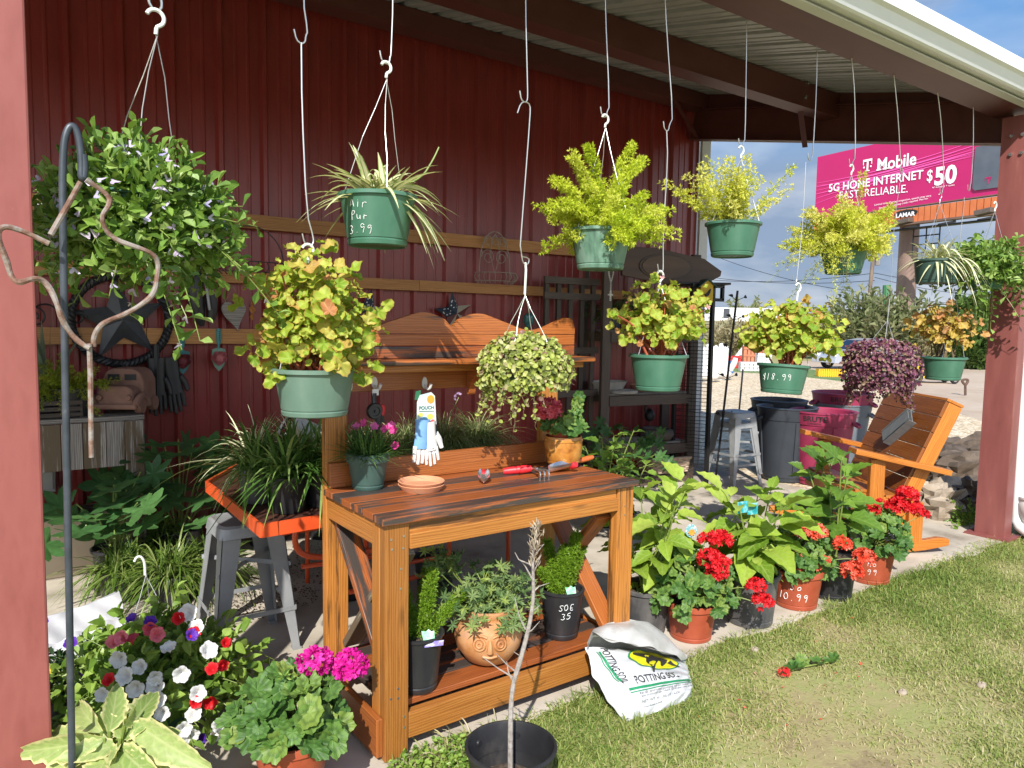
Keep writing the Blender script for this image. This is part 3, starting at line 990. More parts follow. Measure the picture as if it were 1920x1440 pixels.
# posts
lx1 = AY(48, 0, 2.2)[0] - .002
mb = MB()
mb.box((lx1 - .105, 2.29, 1.565), (.21, .18, 3.13), 2)
mb.box((lx1 - .105, 2.29, .008), (.30, .26, .016), 2)
mb.build('post', M_REDPOST, shed, SO, bevel=.006)
mb = MB()
mb.box((6.12, 2.33, 1.55), (.012, .20, 3.08), 2)
mb.box((6.18, 2.235, 1.55), (.11, .012, 3.08), 2)
mb.box((6.18, 2.425, 1.55), (.11, .012, 3.08), 2)
mb.box((6.238, 2.33, 1.55), (.012, .20, 3.08), 2)
mb.box((6.19, 2.33, .008), (.26, .30, .016), 2)
mb.build('column', M_COLUMN, shed, SO)
mb = MB()
for zz in (2.82, 2.95):
    for yy in (2.29, 2.36):
        mb.tube([(6.116, yy, zz), (6.10, yy, zz)], .013, 6)
mb.build('column_bolt', M_STEEL, shed, SO)
for z0, z1, xe in ((2.19, 2.29, 5.6), (1.80, 1.885, 5.4), (1.37, 1.475, 2.6)):
    mb = MB()
    xs = [-2.2, .35, 2.95, xe] if xe > 3 else [-2.2, .9, xe]
    for a, b in zip(xs[:-1], xs[1:]):
        mb.box(((a + b) / 2, 5.448, (z0 + z1) / 2), (b - a - .004, .04, z1 - z0), 0)
    mb.build('wall_rail', M_RAIL, shed, SO)
mb = MB()
mb.box((6.47, 5.47, 2.0), (.135, .03, 4.0), 2)
mb.box((6.535, 5.62, 2.0), (.012, .30, 4.0), 2)
mb.build('corner_trim', M_CREAM, shed, SO)
mb = MB()
mb.tube([(6.31, 2.16, 3.12), (6.31, 2.17, 2.95), (6.31, 2.24, 2.7), (6.31, 2.24, .14), (6.30, 2.18, .06), (6.28, 2.04, .04)], .042, 12, 1)
mb.build('downspout', M_WHITE, shed, SO, smooth=True)
mb = MB()
q = AY(86, 900, 5.44)
mb.box(q, (.10, .07, .15), 2)
mb.box(q + V3(0, -.04, 0), (.075, .014, .115), 2)
mb.build('outlet_box', flat('outlet_grey', (.34, .34, .32), .5), shed, SO, bevel=.006)

# ================================================================ BILLBOARD, SKYLINE
M_MAG = pm('billboard_magenta', [(.42, .004, .105), (.46, .006, .12)], .5, 0, .5)
M_BWHITE = flat('billboard_white', (.86, .84, .86), .5)
M_STREAK = flat('billboard_streak', (.83, .10, .42), .5)
M_SKIRT = pm('billboard_skirt', [(.50, .13, .04), (.58, .17, .055)], .6, 0, 2)
BL = AD(1533, 293, 51)
BR = AD(1880, 218, 40.3)
BLb = AD(1526, 411, 51)
ex = nrm((BR - BL) * V3(1, 1, 0))
BW, BH = 14.6, 4.27
bo = V3(BL[0], BL[1], BLb[2])
ez = V3(0, 0, 1)
en = np.cross(ex, ez)
if en @ (CAMP - bo) < 0:
    en = -en
bb = thing('billboard', 'pink roadside billboard with white lettering and orange slatted skirt on a thick steel pole', 'billboard', tuple(V3(bo[0] + ex[0] * 7.3, bo[1] + ex[1] * 7.3, 0)))
BO = tuple(bb.location)
mb = MB()
mb.prism([(0, 0), (BW, 0), (BW, BH), (0, BH)], ex, ez, bo - np.cross(ex, ez) * .3, .3)
if np.cross(ex, ez) @ en < 0:
    pass
mb.build('panel', M_MAG, bb, BO)
fo = bo + en * .32 if np.cross(ex, ez) @ en < 0 else bo + en * .02
def bpt(x, y, d=.02):
    return fo + ex * x + ez * y + en * d
mb = MB()
def btxt(mb, s, x, y, size, bold=0, **k):
    add_text(mb, s, bpt(x, y), ex, ez, size, bold, align='LEFT', **k)
# positions on the panel found from the photo by meeting its plane
def onb(px, py):
    d = ray(px, py)
    tt = ((fo - CAMP) @ en) / (d @ en)
    q = CAMP + d * tt - fo
    return q @ ex, q @ ez
def btxt2(mb, s, p0, p1, size_px_h, bold, shear=0):
    V, Fs = text_geo(s, 1.0, bold, 'LEFT', shear)
    a, b = onb(*p0), onb(*p1)
    wd = V[:, 0].max() - V[:, 0].min()
    s1 = (b[0] - a[0]) / wd
    h = V[:, 1].max()
    c, d = onb(p0[0], p0[1] - size_px_h)
    s2 = (d - a[1]) / h
    P = bpt(a[0], a[1]) + (V[:, :1] - V[:, 0].min()) * s1 * ex + V[:, 1:2] * s2 * ez + (V[:, :1] - V[:, 0].min()) / wd * (b[1] - a[1]) * ez
    mb.poly(P, Fs)
mb = MB()
btxt2(mb, 'Mobile', (1645, 320), (1718, 308), 22, .02)
mb.build('lettering', M_BWHITE, bb, BO)
# slab serifs of the word and the T mark with its side dots
def bbox(mb, x, y, w_, h_):
    P = [bpt(x, y, .03), bpt(x + w_, y, .03), bpt(x + w_, y + h_, .03), bpt(x, y + h_, .03)]
    mb.poly(np.array(P), [(0, 1, 2, 3)])
mb = MB()
tx, ty = onb(1618, 323)
tw = onb(1635, 320)[0] - tx
th_ = onb(1618, 300.5)[1] - ty
for q in ((0, .82, 1, .18), (.41, 0, .2, .9), (.26, 0, .5, .09), (0, .56, .09, .3), (.91, .56, .09, .3), (.04, .30, .16, .14), (.80, .30, .16, .14)):
    bbox(mb, tx + q[0] * tw, ty + q[1] * th_, q[2] * tw, q[3] * th_)
mx_, my_ = onb(1645, 320)
for fx in (.0, .17, .265):
    bbox(mb, mx_ + fx * (onb(1718, 308)[0] - mx_) - .05, my_ - .01, .34, .09)
mb.build('emblem', M_BWHITE, bb, BO)
mb = MB()
btxt2(mb, '5G HOME INTERNET', (1554, 360), (1731, 334.5), 14.5, .016)
mb.build('lettering', M_BWHITE, bb, BO)
mb = MB()
btxt2(mb, '$', (1738, 340), (1748.5, 338.5), 21, .012)
mb.build('lettering', M_BWHITE, bb, BO)
mb = MB()
btxt2(mb, '50', (1752, 347), (1793.5, 341), 33, .035)
mb.build('lettering', M_BWHITE, bb, BO)
mb = MB()
btxt2(mb, 'FAST. RELIABLE.', (1574, 373), (1702, 360.5), 13.5, .0)
mb.build('lettering', M_BWHITE, bb, BO)
mb = MB()
btxt2(mb, 'Limited time. During congestion, speeds may vary.', (1640, 386), (1747, 368), 3.4, .0)
mb.build('lettering', M_BWHITE, bb, BO)
mb = MB()
btxt2(mb, 'See details. Qualifying credit required. Plus tax.', (1648, 392), (1741, 373), 3.4, .0)
mb.build('lettering', M_BWHITE, bb, BO)
mb = MB()
btxt2(mb, 'w/ autopay + taxes', (1748, 353), (1790, 348), 3.4, .0)
mb.build('lettering', M_BWHITE, bb, BO)
mb = MB()
def streak(x0, y0, x1, y1, wd, sag):
    n_ = 14
    P = []
    for s_ in (-1, 1):
        for i in range(n_):
            t_ = i / (n_ - 1)
            P.append(bpt(x0 + (x1 - x0) * t_, y0 + (y1 - y0) * t_ - sag * 4 * t_ * (1 - t_) + s_ * wd / 2 * (.3 + .7 * math.sin(PI * t_)), .012))
    mb.poly(np.array(P), [(i, i + 1, n_ + i + 1, n_ + i) for i in range(n_ - 1)])
for i, (a, b, wd, sg) in enumerate(((2.5, 3.2, .05, .25), (2.25, 2.95, .09, .2), (2.0, 2.75, .05, .12), (1.75, 2.6, .10, .05), (1.45, 2.5, .06, -.1), (1.1, 2.35, .05, -.2), (2.35, 2.45, .035, .3))):
    streak(.05, a, 11.0, b, wd, sg)
mb.build('light_streak', M_STREAK, bb, BO)
mb = MB()
sx0, sy0 = onb(1825, 358)
sx1, sy1 = onb(1882, 280)
mb.prism([(sx0 + .12, sy0), (sx1, sy0 - .02), (sx1, sy1 + .4), (sx0, sy1 + .4), (sx0 - .02, sy0 + .15)], ex, ez, fo + en * .03 - np.cross(ex, ez) * .0, .05 if np.cross(ex, ez) @ en > 0 else -.05)
mb.build('speaker_box', pm('billboard_slate', [(.07, .085, .11), (.10, .115, .14)], .5, 0, 1), bb, BO)
mb = MB()
mb.box(V3(0, 0, 0), (.01, .01, .01), 0)
mb = MB()
tx, ty = onb(1848, 346)
for q in ((0, .30, .34, .07), (.14, 0, .07, .36), (0, .18, .04, .16), (.30, .18, .04, .16)):
    P = [bpt(tx + q[0], ty + q[1], .1), bpt(tx + q[0] + q[2], ty + q[1], .1), bpt(tx + q[0] + q[2], ty + q[1] + q[3], .1), bpt(tx + q[0], ty + q[1] + q[3], .1)]
    mb.poly(np.array(P), [(0, 1, 2, 3)])
mb.build('emblem', M_MAG, bb, BO)
mb = MB()
nsl = 38
for i in range(nsl):
    a = bo + ex * (BW * (i + .5) / nsl) + ez * -.56
    mb.beam(a - ez * .44, a + ez * .44, BW / nsl - .05, .25, en)
mb.build('skirt', M_SKIRT, bb, BO)
mb = MB()
mb.beam(bo - ez * .02, bo + ex * BW - ez * .02, .34, .06)
mb.beam(bo - ez * 1.06 + en * .1, bo + ex * BW - ez * 1.06 + en * .1, .5, .12)
mb.build('frame_rail', pm('billboard_steel_brown', [(.13, .075, .055), (.19, .11, .08)], .6, 0, 1), bb, BO)
mb = MB()
wa, wb_ = bo + ex * 4.5 - ez * 1.55 + en * 1.3, bo + ex * BW - ez * 1.55 + en * 1.3
for dz in (0, ):
    mb.beam(wa, wb_, .6, .05)
mb.tube([wa + en * .3 + ez * 0.0, wb_ + en * .3], .05, 6)
for i in range(5):
    a = bo + ex * (5.5 + i * 2.2) - ez * 1.2
    mb.beam(a, a + en * 1.5 - ez * .3, .12, .12)
for i in range(3):
    a = bo + ex * (8.2 + i * .8) - ez * 1.5 + en * 1.2
    mb.tube([a, a - ez * 1.6], .04, 5)
for dz in (2.0, 2.5, 3.0):
    mb.tube([bo + ex * 8.2 - ez * dz + en * 1.2, bo + ex * 9.8 - ez * dz + en * 1.2], .04, 5)
mb.build('catwalk', M_BLACKIRON, bb, BO)
for i in range(2):
    mb = MB()
    a = bo + ex * (7.6 + i * 4.6) - ez * 1.2 + en * 1.9
    mb.beam(a, a + ex * .9 + ez * .1, .5, .28)
    mb.build('floodlight', pm('dark_lamp_housing', [(.08, .06, .05), (.12, .09, .07)], .5), bb, BO, bevel=.04)
mb = MB()
pc = AD(1706, 420, 46.5)
mb.tube([V3(pc[0], pc[1], -.1), V3(pc[0], pc[1], 4), V3(pc[0], pc[1], 8.4)], .57, 20)
mb.build('pole', pm('pole_brown_steel', [(.17, .105, .085), (.24, .16, .13)], .6, 0, 2, (1, 1, .3)), bb, BO, smooth=True)
mb = MB()
lp = bpt(0, 0)
a_, b_ = onb(1679, 410), onb(1724, 400)
oo = fo + en * .16
mb.poly(np.array([oo + ex * (a_[0] + (b_[0] - a_[0]) * (.5 + .5 * math.cos(t_) * .99)) + ez * (a_[1] + .16 + (b_[1] - a_[1]) * 0.5 + .21 * math.sin(t_)) for t_ in np.linspace(0, 2 * PI, 24)[:-1]]), [tuple(range(23))])
mb.build('owner_plate', M_BLACKIRON, bb, BO)
mb = MB()
V, Fs = text_geo('LAMAR', 1.0, .03, 'LEFT')
wd = V[:, 0].max() - V[:, 0].min()
mb.poly(oo + en * .02 + ex * a_[0] + ez * (a_[1] + .02) + ((V[:, :1] - V[:, 0].min()) / wd * .8 + .1) * (b_[0] - a_[0]) * ex + V[:, 1:2] / V[:, 1].max() * .26 * ez, Fs)
mb.build('plate_lettering', M_BWHITE, bb, BO)

up = thing('utility_pole', 'brown wooden utility pole carrying wires, seen under the second yellow fern basket', 'utility pole', tuple(G(1628, 640) * V3(1, 1, 0)))
UO = tuple(up.location)
mb = MB()
ub, ut = AD(1622, 640, 62), AD(1642, 432, 62)
mb.tube([V3(ub[0], ub[1], 0), (ub + ut) / 2, ut], [.17, .14], 10)
mb.build('pole', pm('pole_wood', [(.13, .09, .065), (.22, .16, .12)], .85, 0, 3, (1, 1, .2)), up, UO, smooth=True)
mb = MB()
for zz in (1.2, 2.2):
    c_ = ut - V3(0, 0, zz)
    mb.beam(c_ - _r0 * .8, c_ + _r0 * .8, .12, .12)
for k_ in (-.7, .7):
    mb.tube([ut - V3(0, 0, 1.14) + _r0 * k_, ut - V3(0, 0, .8) + _r0 * k_], .07, 6)
mb.tube([ut - V3(0, 0, 2.9) + _r0 * .3, ut - V3(0, 0, 2.1) + _r0 * .3], .22, 8)
mb.build('crossarm', pm('pole_grey_fitting', [(.16, .14, .13), (.25, .23, .22)], .7), up, UO)
wires = [((1300, 522), (1640, 512)), ((1300, 515), (1640, 526)), ((1640, 520), (1900, 553)), ((1640, 512), (1900, 530)), ((1340, 480), (1640, 552)), ((1640, 545), (1900, 570))]
for i, (a, b) in enumerate(wires):
    mb = MB()
    A, B = AD(a[0], a[1], 62 if a[0] == 1640 else 75), AD(b[0], b[1], 62 if b[0] == 1640 else 75)
    t_ = np.linspace(0, 1, 12)[:, None]
    mb.tube(A + (B - A) * t_ - V3(0, 0, 1) * (.5 * 4 * t_ * (1 - t_)), .024, 5)
    mb.build('power_line', M_BLACKIRON, up, UO)

# white barrier wall, trailers and far trees beyond the field
bw = MB()
A, B = AD(1240, 602, 134), AD(1990, 612, 134)
bw.beam(V3(A[0], A[1], 2.0), V3(B[0], B[1], 2.0), .6, 1.9)
bw = bw.build('barrier_wall', pm('barrier_concrete', [(.62, .60, .56), (.72, .70, .66)], .8, 0, .2))
tag(bw, 'long pale concrete barrier wall across the far field', 'wall')
def trailer(px, w_, label, dark=False):
    D = 146
    c_ = AD(px, 580, D)
    t_ = thing('truck_trailer', label, 'trailer', (c_[0], c_[1], 1.6), math.atan2(_r0[1], _r0[0]), 'trailers parked behind the far wall')
    m_ = MB()
    m_.box((0, 0, 2.25), (w_, 2.5, 2.6), 0)
    m_.build('body', M_WHITE, t_)
    m_ = MB()
    m_.box((w_ / 2 + .02, 0, 2.25), (.05, 2.3, 2.4), 1)
    m_.box((w_ / 2 - .6, -1.262, 2.2), (1.2, .02, 2.3), 0)
    m_.build('door', flat('trailer_dark', (.05, .055, .065)), t_)
    m_ = MB()
    for xx in (-w_ * .38, w_ * .3, w_ * .42):
        m_.lathe([(.01, -.15), (.5, -.15), (.5, .15), (.01, .15)], (0, 0, 0), 14)
        m_.v[-1] = m_.v[-1][:, [0, 2, 1]] + V3(xx, -1.0, .5)
    m_.build('wheel', M_BLACKIRON, t_)
    return t_
trailer(1397, 9.0, 'white box trailer with a dark end beyond the field, nearest the birdhouse')
trailer(1466, 8.0, 'white box trailer partly behind the begonia priced 18.99')
trailer(1322, 9.0, 'white box trailer half hidden behind the black iron rack')

M_SHRUB = leafmat('shrub_leaf', [(.12, .16, .06), (.20, .24, .10), (.28, .29, .15), (.35, .32, .20)], vein=0, trans=.2)
M_SHRUBDRY = leafmat('dry_shrub_leaf', [(.20, .18, .09), (.30, .26, .15), (.40, .34, .21), (.24, .25, .10)], vein=0, trans=.15)
M_TREE = leafmat('tree_leaf', [(.05, .10, .022), (.09, .16, .035), (.15, .23, .055)], vein=0, trans=.2)
M_TWIG = pm('grey_twig', [(.15, .12, .09), (.25, .21, .17)], .9, 0, 3)
def shrub(name, label, cat, px, py_base, D, wd, ht, n, mat, lsize, twigs=40, group=None, trunk=0, seedv=0):
    b = AD(px, py_base, D)
    c = V3(b[0], b[1], -.03)
    t_ = thing(name, label, cat, tuple(c), 0, group)
    ns = max(24, n // 34)
    P0 = disc(ns, wd * (.30 if not trunk else .06), trunk)
    up_ = nrm(np.stack([P0[:, 0] / wd * 1.1 + RNG.normal(0, .20 if not trunk else .55, ns), P0[:, 1] / wd * 1.1 + RNG.normal(0, .20 if not trunk else .55, ns), np.ones(ns)], -1))
    pt_ = arcs(P0, up_, RNG.uniform(.35, 1.05, ns) * (ht - trunk) * 1.02, RNG.uniform(-.02, .22, ns), 6)
    P, T, tt_ = along(pt_, 34, .12, 1.0)
    n = len(P)
    P = P + RNG.normal(0, .035, (n, 3)) * wd * (1.1 - .7 * tt_)[:, None]
    P[:, 2] = np.maximum(P[:, 2], .02)
    m_ = MB()
    batch(m_, LANCE, P, T * .9 + RNG.normal(0, .45, (n, 3)), rdir(n, -.2, 1) + SUNV, lsize * RNG.uniform(.6, 1.5, n), lsize * (.13 if not trunk else .42), np.clip(RNG.random(n) * .6 + np.repeat(RNG.random(ns), 34) * .4, 0, 1))
    m_.build('crown' if trunk else 'foliage', mat, t_)
    m_ = MB()
    P0 = disc(twigs, wd * .10, 0)
    if trunk:
        P0[:, 2] = trunk
        m_.tube([(0, 0, 0), (.05, .02, trunk * .6), (0, .05, trunk * 1.2)], [ht * .035, ht * .025], 8)
    D3 = nrm(np.stack([RNG.normal(0, .32 * wd / ht, twigs), RNG.normal(0, .32 * wd / ht, twigs), np.ones(twigs)], -1))
    m_.tubes(arcs(P0, D3, RNG.uniform(.6, 1.05, twigs) * (ht - trunk * .6), RNG.uniform(-.05, .25, twigs), 5), [.02, .013, .006, .004, .002] if ht < 4 else [.06, .04, .02, .012, .006], 4)
    m_.build('trunk' if trunk else 'stem', M_TWIG, t_)
    return t_
BGS = 'shrubs and trees behind the gravel yard'
for a in (
    ('bush', 'tall green and grey feathery bush left of the billboard pole', 'bush', 1640, 690, 34, 3.0, 3.5, 7000, M_SHRUB, .30, 60),
    ('bush', 'thin twiggy green shrub rising over the begonia priced 18.99', 'bush', 1545, 690, 37, 2.6, 2.6, 1400, M_SHRUB, .28, 40),
    ('bush', 'dry tan brush behind the white garden ornaments', 'bush', 1385, 676, 40, 4.5, 2.0, 4200, M_SHRUBDRY, .22, 90),
    ('bush', 'dry tan brush between the ornaments and the begonia priced 18.99', 'bush', 1440, 676, 42, 3.6, 2.3, 3200, M_SHRUBDRY, .22, 80),
    ('bush', 'grey brown brush behind the silver car', 'bush', 1590, 668, 46, 5.0, 2.5, 3800, M_SHRUBDRY, .26, 80),
    ('bush', 'leafless looking grey brush around the foot of the billboard pole', 'bush', 1700, 668, 44, 4.2, 2.9, 3000, M_SHRUBDRY, .22, 130),
    ('bush', 'grey green brush behind the golden begonia basket', 'bush', 1765, 672, 46, 4.0, 2.4, 3000, M_SHRUB, .25, 60),
    ('bush', 'bright green hedge bush beside the red column at the back of the dirt lot', 'bush', 1830, 684, 30, 3.0, 2.3, 6500, M_TREE, .26, 30),
    ('bush', 'dark scrub under the bright green hedge', 'bush', 1808, 682, 33, 3.2, 1.4, 2400, M_SHRUBDRY, .2, 60)):
    shrub(*a, group=BGS)
shrub('tree', 'dark green tree behind the golden begonia basket', 'tree', 1800, 640, 70, 5, 4.6, 4400, M_TREE, .5, 20, BGS, 1.6)
shrub('tree', 'small dark tree next to the red column', 'tree', 1838, 640, 60, 4, 4.6, 4400, M_TREE, .45, 20, BGS, 1.4)
shrub('tree', 'round green tree standing behind the far trailers', 'tree', 1400, 600, 158, 11, 8.0, 1600, M_SHRUB, .8, 12, BGS, 2)
shrub('tree', 'low dark tree line behind the far trailers', 'tree', 1446, 600, 165, 14, 5.6, 1600, M_TREE, .8, 12, BGS, 1)
# ================================================================ POTTING BENCH
BX0, BX1, BY0, BY1, BZ = 1.10, 2.285, 2.252, 2.835, .88
bench = thing('potting_bench', 'orange stained wooden potting bench with lower shelf and scalloped upper shelf', 'potting bench', (1.74, 2.6, 0))
O = (1.74, 2.6, 0)
LW = .092
for (x, y, zt) in ((BX0 + LW / 2, BY0 + .03, BZ - .028), (BX1 - LW / 2, BY0 + .03, BZ - .028)):
    mb = MB()
    mb.box((x, y, zt / 2), (LW, .045, zt), 2)
    mb.box((x - (LW / 2 - .02) * (1 if x < 1.65 else -1), y + .055, zt / 2), (.04, .062, zt), 2)
    mb.build('leg', M_BENCH, bench, O, bevel=.004)
for x in (BX0 + .0475, BX1 - .0475):
    mb = MB()
    mb.box((x, BY1 - .02, .72), (.095, .042, 1.44), 2)
    mb.build('back_post', M_BENCH, bench, O, bevel=.004)
for x in (BX0 + .018, BX1 - .018):
    mb = MB()
    mb.box((x + (.002 if x < 1.65 else -.002), (BY0 + BY1) / 2 + .02, BZ - .075), (.036, BY1 - BY0 - .14, .09), 1)
    mb.build('side_rail', M_BENCH, bench, O, bevel=.003)
mb = MB()
mb.box(((BX0 + BX1) / 2, BY0 + .034, BZ - .054), (BX1 - BX0 - .19, .036, .05), 0)
mb.box(((BX0 + BX1) / 2, BY0 + .024, BZ - .098), (BX1 - BX0 - .19, .04, .055), 0)
mb.build('front_rail', M_BENCH, bench, O, bevel=.003)
mb = MB()
nb = 6
ys = np.linspace(BY0 - .015, BY1 - .05, nb + 1)
for i in range(nb):
    a, b = ys[i], ys[i + 1]
    mb.box(((BX0 + BX1) / 2 + RNG.uniform(-.004, .004), (a + b) / 2, BZ - .013), (BX1 - BX0 + .03, b - a - .007, .026), 0, tint=(.55, .2, .5, .25, .7, .3)[i])
mb.build('tabletop', M_BENCHTOP, bench, O, bevel=.003)
mb = MB()
mb.box(((BX0 + BX1) / 2, BY1 - .055, BZ + .052), (BX1 - BX0 - .01, .03, .10), 0, tint=.3)
mb.build('splash_board', M_BENCHRED, bench, O, bevel=.003)
# lower shelf
for nm, c, s, ax in (('shelf_rail', ((BX0 + BX1) / 2, BY0 + .03, .107), (BX1 - BX0 - .19, .036, .095), 0), ('shelf_rail', ((BX0 + BX1) / 2, BY1 - .03, .107), (BX1 - BX0 - .2, .036, .095), 0),
                     ('shelf_rail', (BX0 - .014, (BY0 + BY1) / 2 + .01, .09), (.026, BY1 - BY0 - .02, .14), 1), ('shelf_rail', (BX1 + .014, (BY0 + BY1) / 2 + .01, .09), (.026, BY1 - BY0 - .02, .14), 1)):
    mb = MB()
    mb.box(c, s, ax)
    mb.build(nm, M_BENCHRED if ax == 1 else M_BENCH, bench, O, bevel=.003)
mb = MB()
ys = np.linspace(BY0 + .055, BY1 - .005, 6)
for i in range(5):
    x0 = BX0 + (.05 if 0 < i < 4 else .10)
    mb.box(((x0 + 2 * 1.6925 - x0) / 2, (ys[i] + ys[i + 1]) / 2, .168), (2 * (1.6925 - x0), ys[i + 1] - ys[i] - .006, .024), 0, tint=(.1, .6, .7, .3, .6)[i])
mb.build('lower_shelf', M_BENCHTOP, bench, O, bevel=.003)
# crossed braces on both ends
for x in (BX0 + .075, BX1 - .075):
    s_ = 1 if x < 1.65 else -1
    mb = MB()
    mb.beam((x, BY1 - .045, .74), (x, BY0 + .06, .22), .03, .085, (1, 0, 0), tint=.5)
    mb.build('brace', M_BENCHTOP if s_ > 0 else M_BENCHRED, bench, O, bevel=.003)
    mb = MB()
    mb.beam((x + .034 * s_, BY0 + .08, .72), (x + .034 * s_, BY1 - .05, .22), .03, .085, (1, 0, 0), tint=.8)
    mb.build('brace', M_BENCHRED if s_ < 0 else M_GREYWOOD, bench, O, bevel=.003)
# upper shelf and scalloped back
SX0, SX1 = .985, 2.425
mb = MB()
mb.box(((SX0 + SX1) / 2, BY1 - .055, 1.378), (SX1 - SX0 + .03, .17, .022), 0)
mb.build('upper_shelf', M_BENCHRED, bench, O, bevel=.006)
mb = MB()
mb.box(((SX0 + SX1) / 2, BY1 - .045, 1.352), (SX1 - SX0 - .06, .11, .028), 0)
mb.build('shelf_batten', M_BENCH, bench, O, bevel=.003)
yb = BY1 + .012
for i, (a, b) in enumerate(((1.391, 1.441), (1.444, 1.494))):
    mb = MB()
    mb.box((1.705, yb, (a + b) / 2), (1.43, .022, b - a), 0, tint=(.45, .7)[i])
    mb.build('back_board', M_BENCHTOP if i == 0 else M_BENCHRED, bench, O, bevel=.003)
us = np.linspace(-1, 1, 81)
def scal(u):
    a = abs(u)
    if a < .36:
        h = .062 + .030 * math.cos((a - .20) / .2 * PI * .5) ** 2 - (.030 * math.exp(-(a / .035) ** 2))
    else:
        h = .062
    h += .0
    if .36 <= a < .90:
        h = .062 - .045 * math.sin((a - .36) / .54 * PI) ** 1.3 + .018 * max(0, (a - .6) / .3)
    if a >= .90:
        h = .080 - .05 * max(0, (a - .95) / .05) ** 2.5
    return h
ol = [(-.715, 0), (.715, 0)] + [(u * .715, scal(u)) for u in us[::-1]]
mb = MB()
mb.prism(ol, (1, 0, 0), (0, 0, 1), (1.705, yb - .011 + .022, 1.497), .022, tint=.75)
mb.build('back_board', M_BENCHRED, bench, O, smooth=True, ang=30)
mb = MB()
mb.box((1.705, BY1 + .010, 1.297), (1.40, .02, .085), 0, tint=.2)
mb.build('hook_board', M_BENCHRED, bench, O, bevel=.003)
for xx in (1.80, 2.29):
    mb = MB()
    arc = [(0, 0), (0, -.11), (-.015, -.115)] + [(-.022 - .088 * (1 - math.cos(t_)), -.115 + .095 * math.sin(t_)) for t_ in np.linspace(.1, PI / 2, 8)] + [(-.11, 0)]
    mb.prism(arc, (0, 1, 0), (0, 0, 1), (xx - .018, BY1 - .002, 1.337), .036, tint=.6)
    mb.build('corbel', M_BENCHRED, bench, O, bevel=.003)
mb = MB()
for (x, z) in ((BX0 + .022, .80), (BX0 + .07, .805), (BX0 + .025, .765), (BX0 + .068, .762), (BX0 + .06, .69), (BX0 + .058, .62), (BX0 + .05, .26), (BX0 + .05, .225), (BX0 + .022, .23), (BX0 + .075, .15), (BX0 + .075, .11), (BX1 - .05, .77), (BX1 - .05, .73), (BX1 - .03, .16)):
    mb.tube([(x, BY0 + .0068, z), (x, BY0 + .0056, z)], .0045, 8)
mb.build('screw', M_STEEL, bench, O)
for px in (703, 797):
    p_ = AY(px, 718, BY1 - .008)
    mb = MB()
    mb.prism([(.013 * math.cos(t_), .026 * math.sin(t_)) for t_ in np.linspace(0, 2 * PI, 16)[:-1]], (1, 0, 0), (0, 0, 1), p_ + V3(0, .008, 0), .006)
    mb.tube([p_ + V3(0, 0, -.012), p_ + V3(0, -.02, -.026), p_ + V3(.004, -.035, -.022), p_ + V3(.006, -.042, -.002)], [.006, .006, .006, .008], 8, 2)
    mb.build('coat_hook', M_WHITE, bench, O, smooth=True)

# ---- things hanging on the hooks
c_ = AY(799, 790, BY1 - .055)
gl = thing('garden_gloves', 'white and blue garden gloves on a header card, hung from the bench hook', 'gloves', tuple(c_))
M_CARD = pm('header_card', [(.42, .60, .66), (.66, .72, .70), (.70, .70, .52)], .5, 0, 12)
mb = MB()
mb.prism([(-.045, -.052), (.05, -.066), (.042, .058), (.024, .075), (-.03, .065), (-.044, .035)], (1, 0, 0), (0, 0, 1), (0, .002, .05), .003)
mb.build('header_card', M_CARD, gl)
mb = MB()
mb.prism([(.018 * math.cos(t_) + .02, .018 * math.sin(t_) + .045) for t_ in np.linspace(0, 2 * PI, 20)[:-1]], (1, 0, 0), (0, 0, 1), (0, -.002, .05), .001)
mb.build('sun_print', flat('print_orange', (.72, .36, .05), .5), gl)
mb = MB()
add_text(mb, 'POUCH', (0, -.0025, .052), (1, 0, 0), (0, 0, 1), .021, .0006)
mb.poly(np.array([(-.036, -.0022, .047), (.038, -.0022, .044), (.038, -.0022, .041), (-.036, -.0022, .044)]), [(0, 1, 2, 3)])
mb.build('card_lettering', flat('print_teal', (.02, .16, .17), .5), gl)
mb = MB()
for (x, z, r_, c) in ((-.012, .004, .022, 0), (.018, .020, .016, 1), (.032, -.004, .014, 2), (-.028, .030, .012, 1), (.012, -.008, .012, 2)):
    mb.poly(np.array([(x + r_ * math.cos(t_), -.0021 - .0004 * c, z + r_ * .8 * math.sin(t_)) for t_ in np.linspace(0, 2 * PI, 9)[:-1]]), [tuple(range(8))], mi=c)
mb.build('card_picture', [flat('print_blue', (.20, .45, .70)), flat('print_yellow', (.70, .62, .12)), flat('print_red', (.62, .10, .08))], gl)
mb = MB()
mb.prism([(-.052, .045), (-.028, .045), (-.026, .085), (-.048, .08)], (1, 0, 0), (0, 0, 1), (0, .008, .05), .006)
mb.build('hanger_tab', flat('tab_green', (.03, .16, .08)), gl)
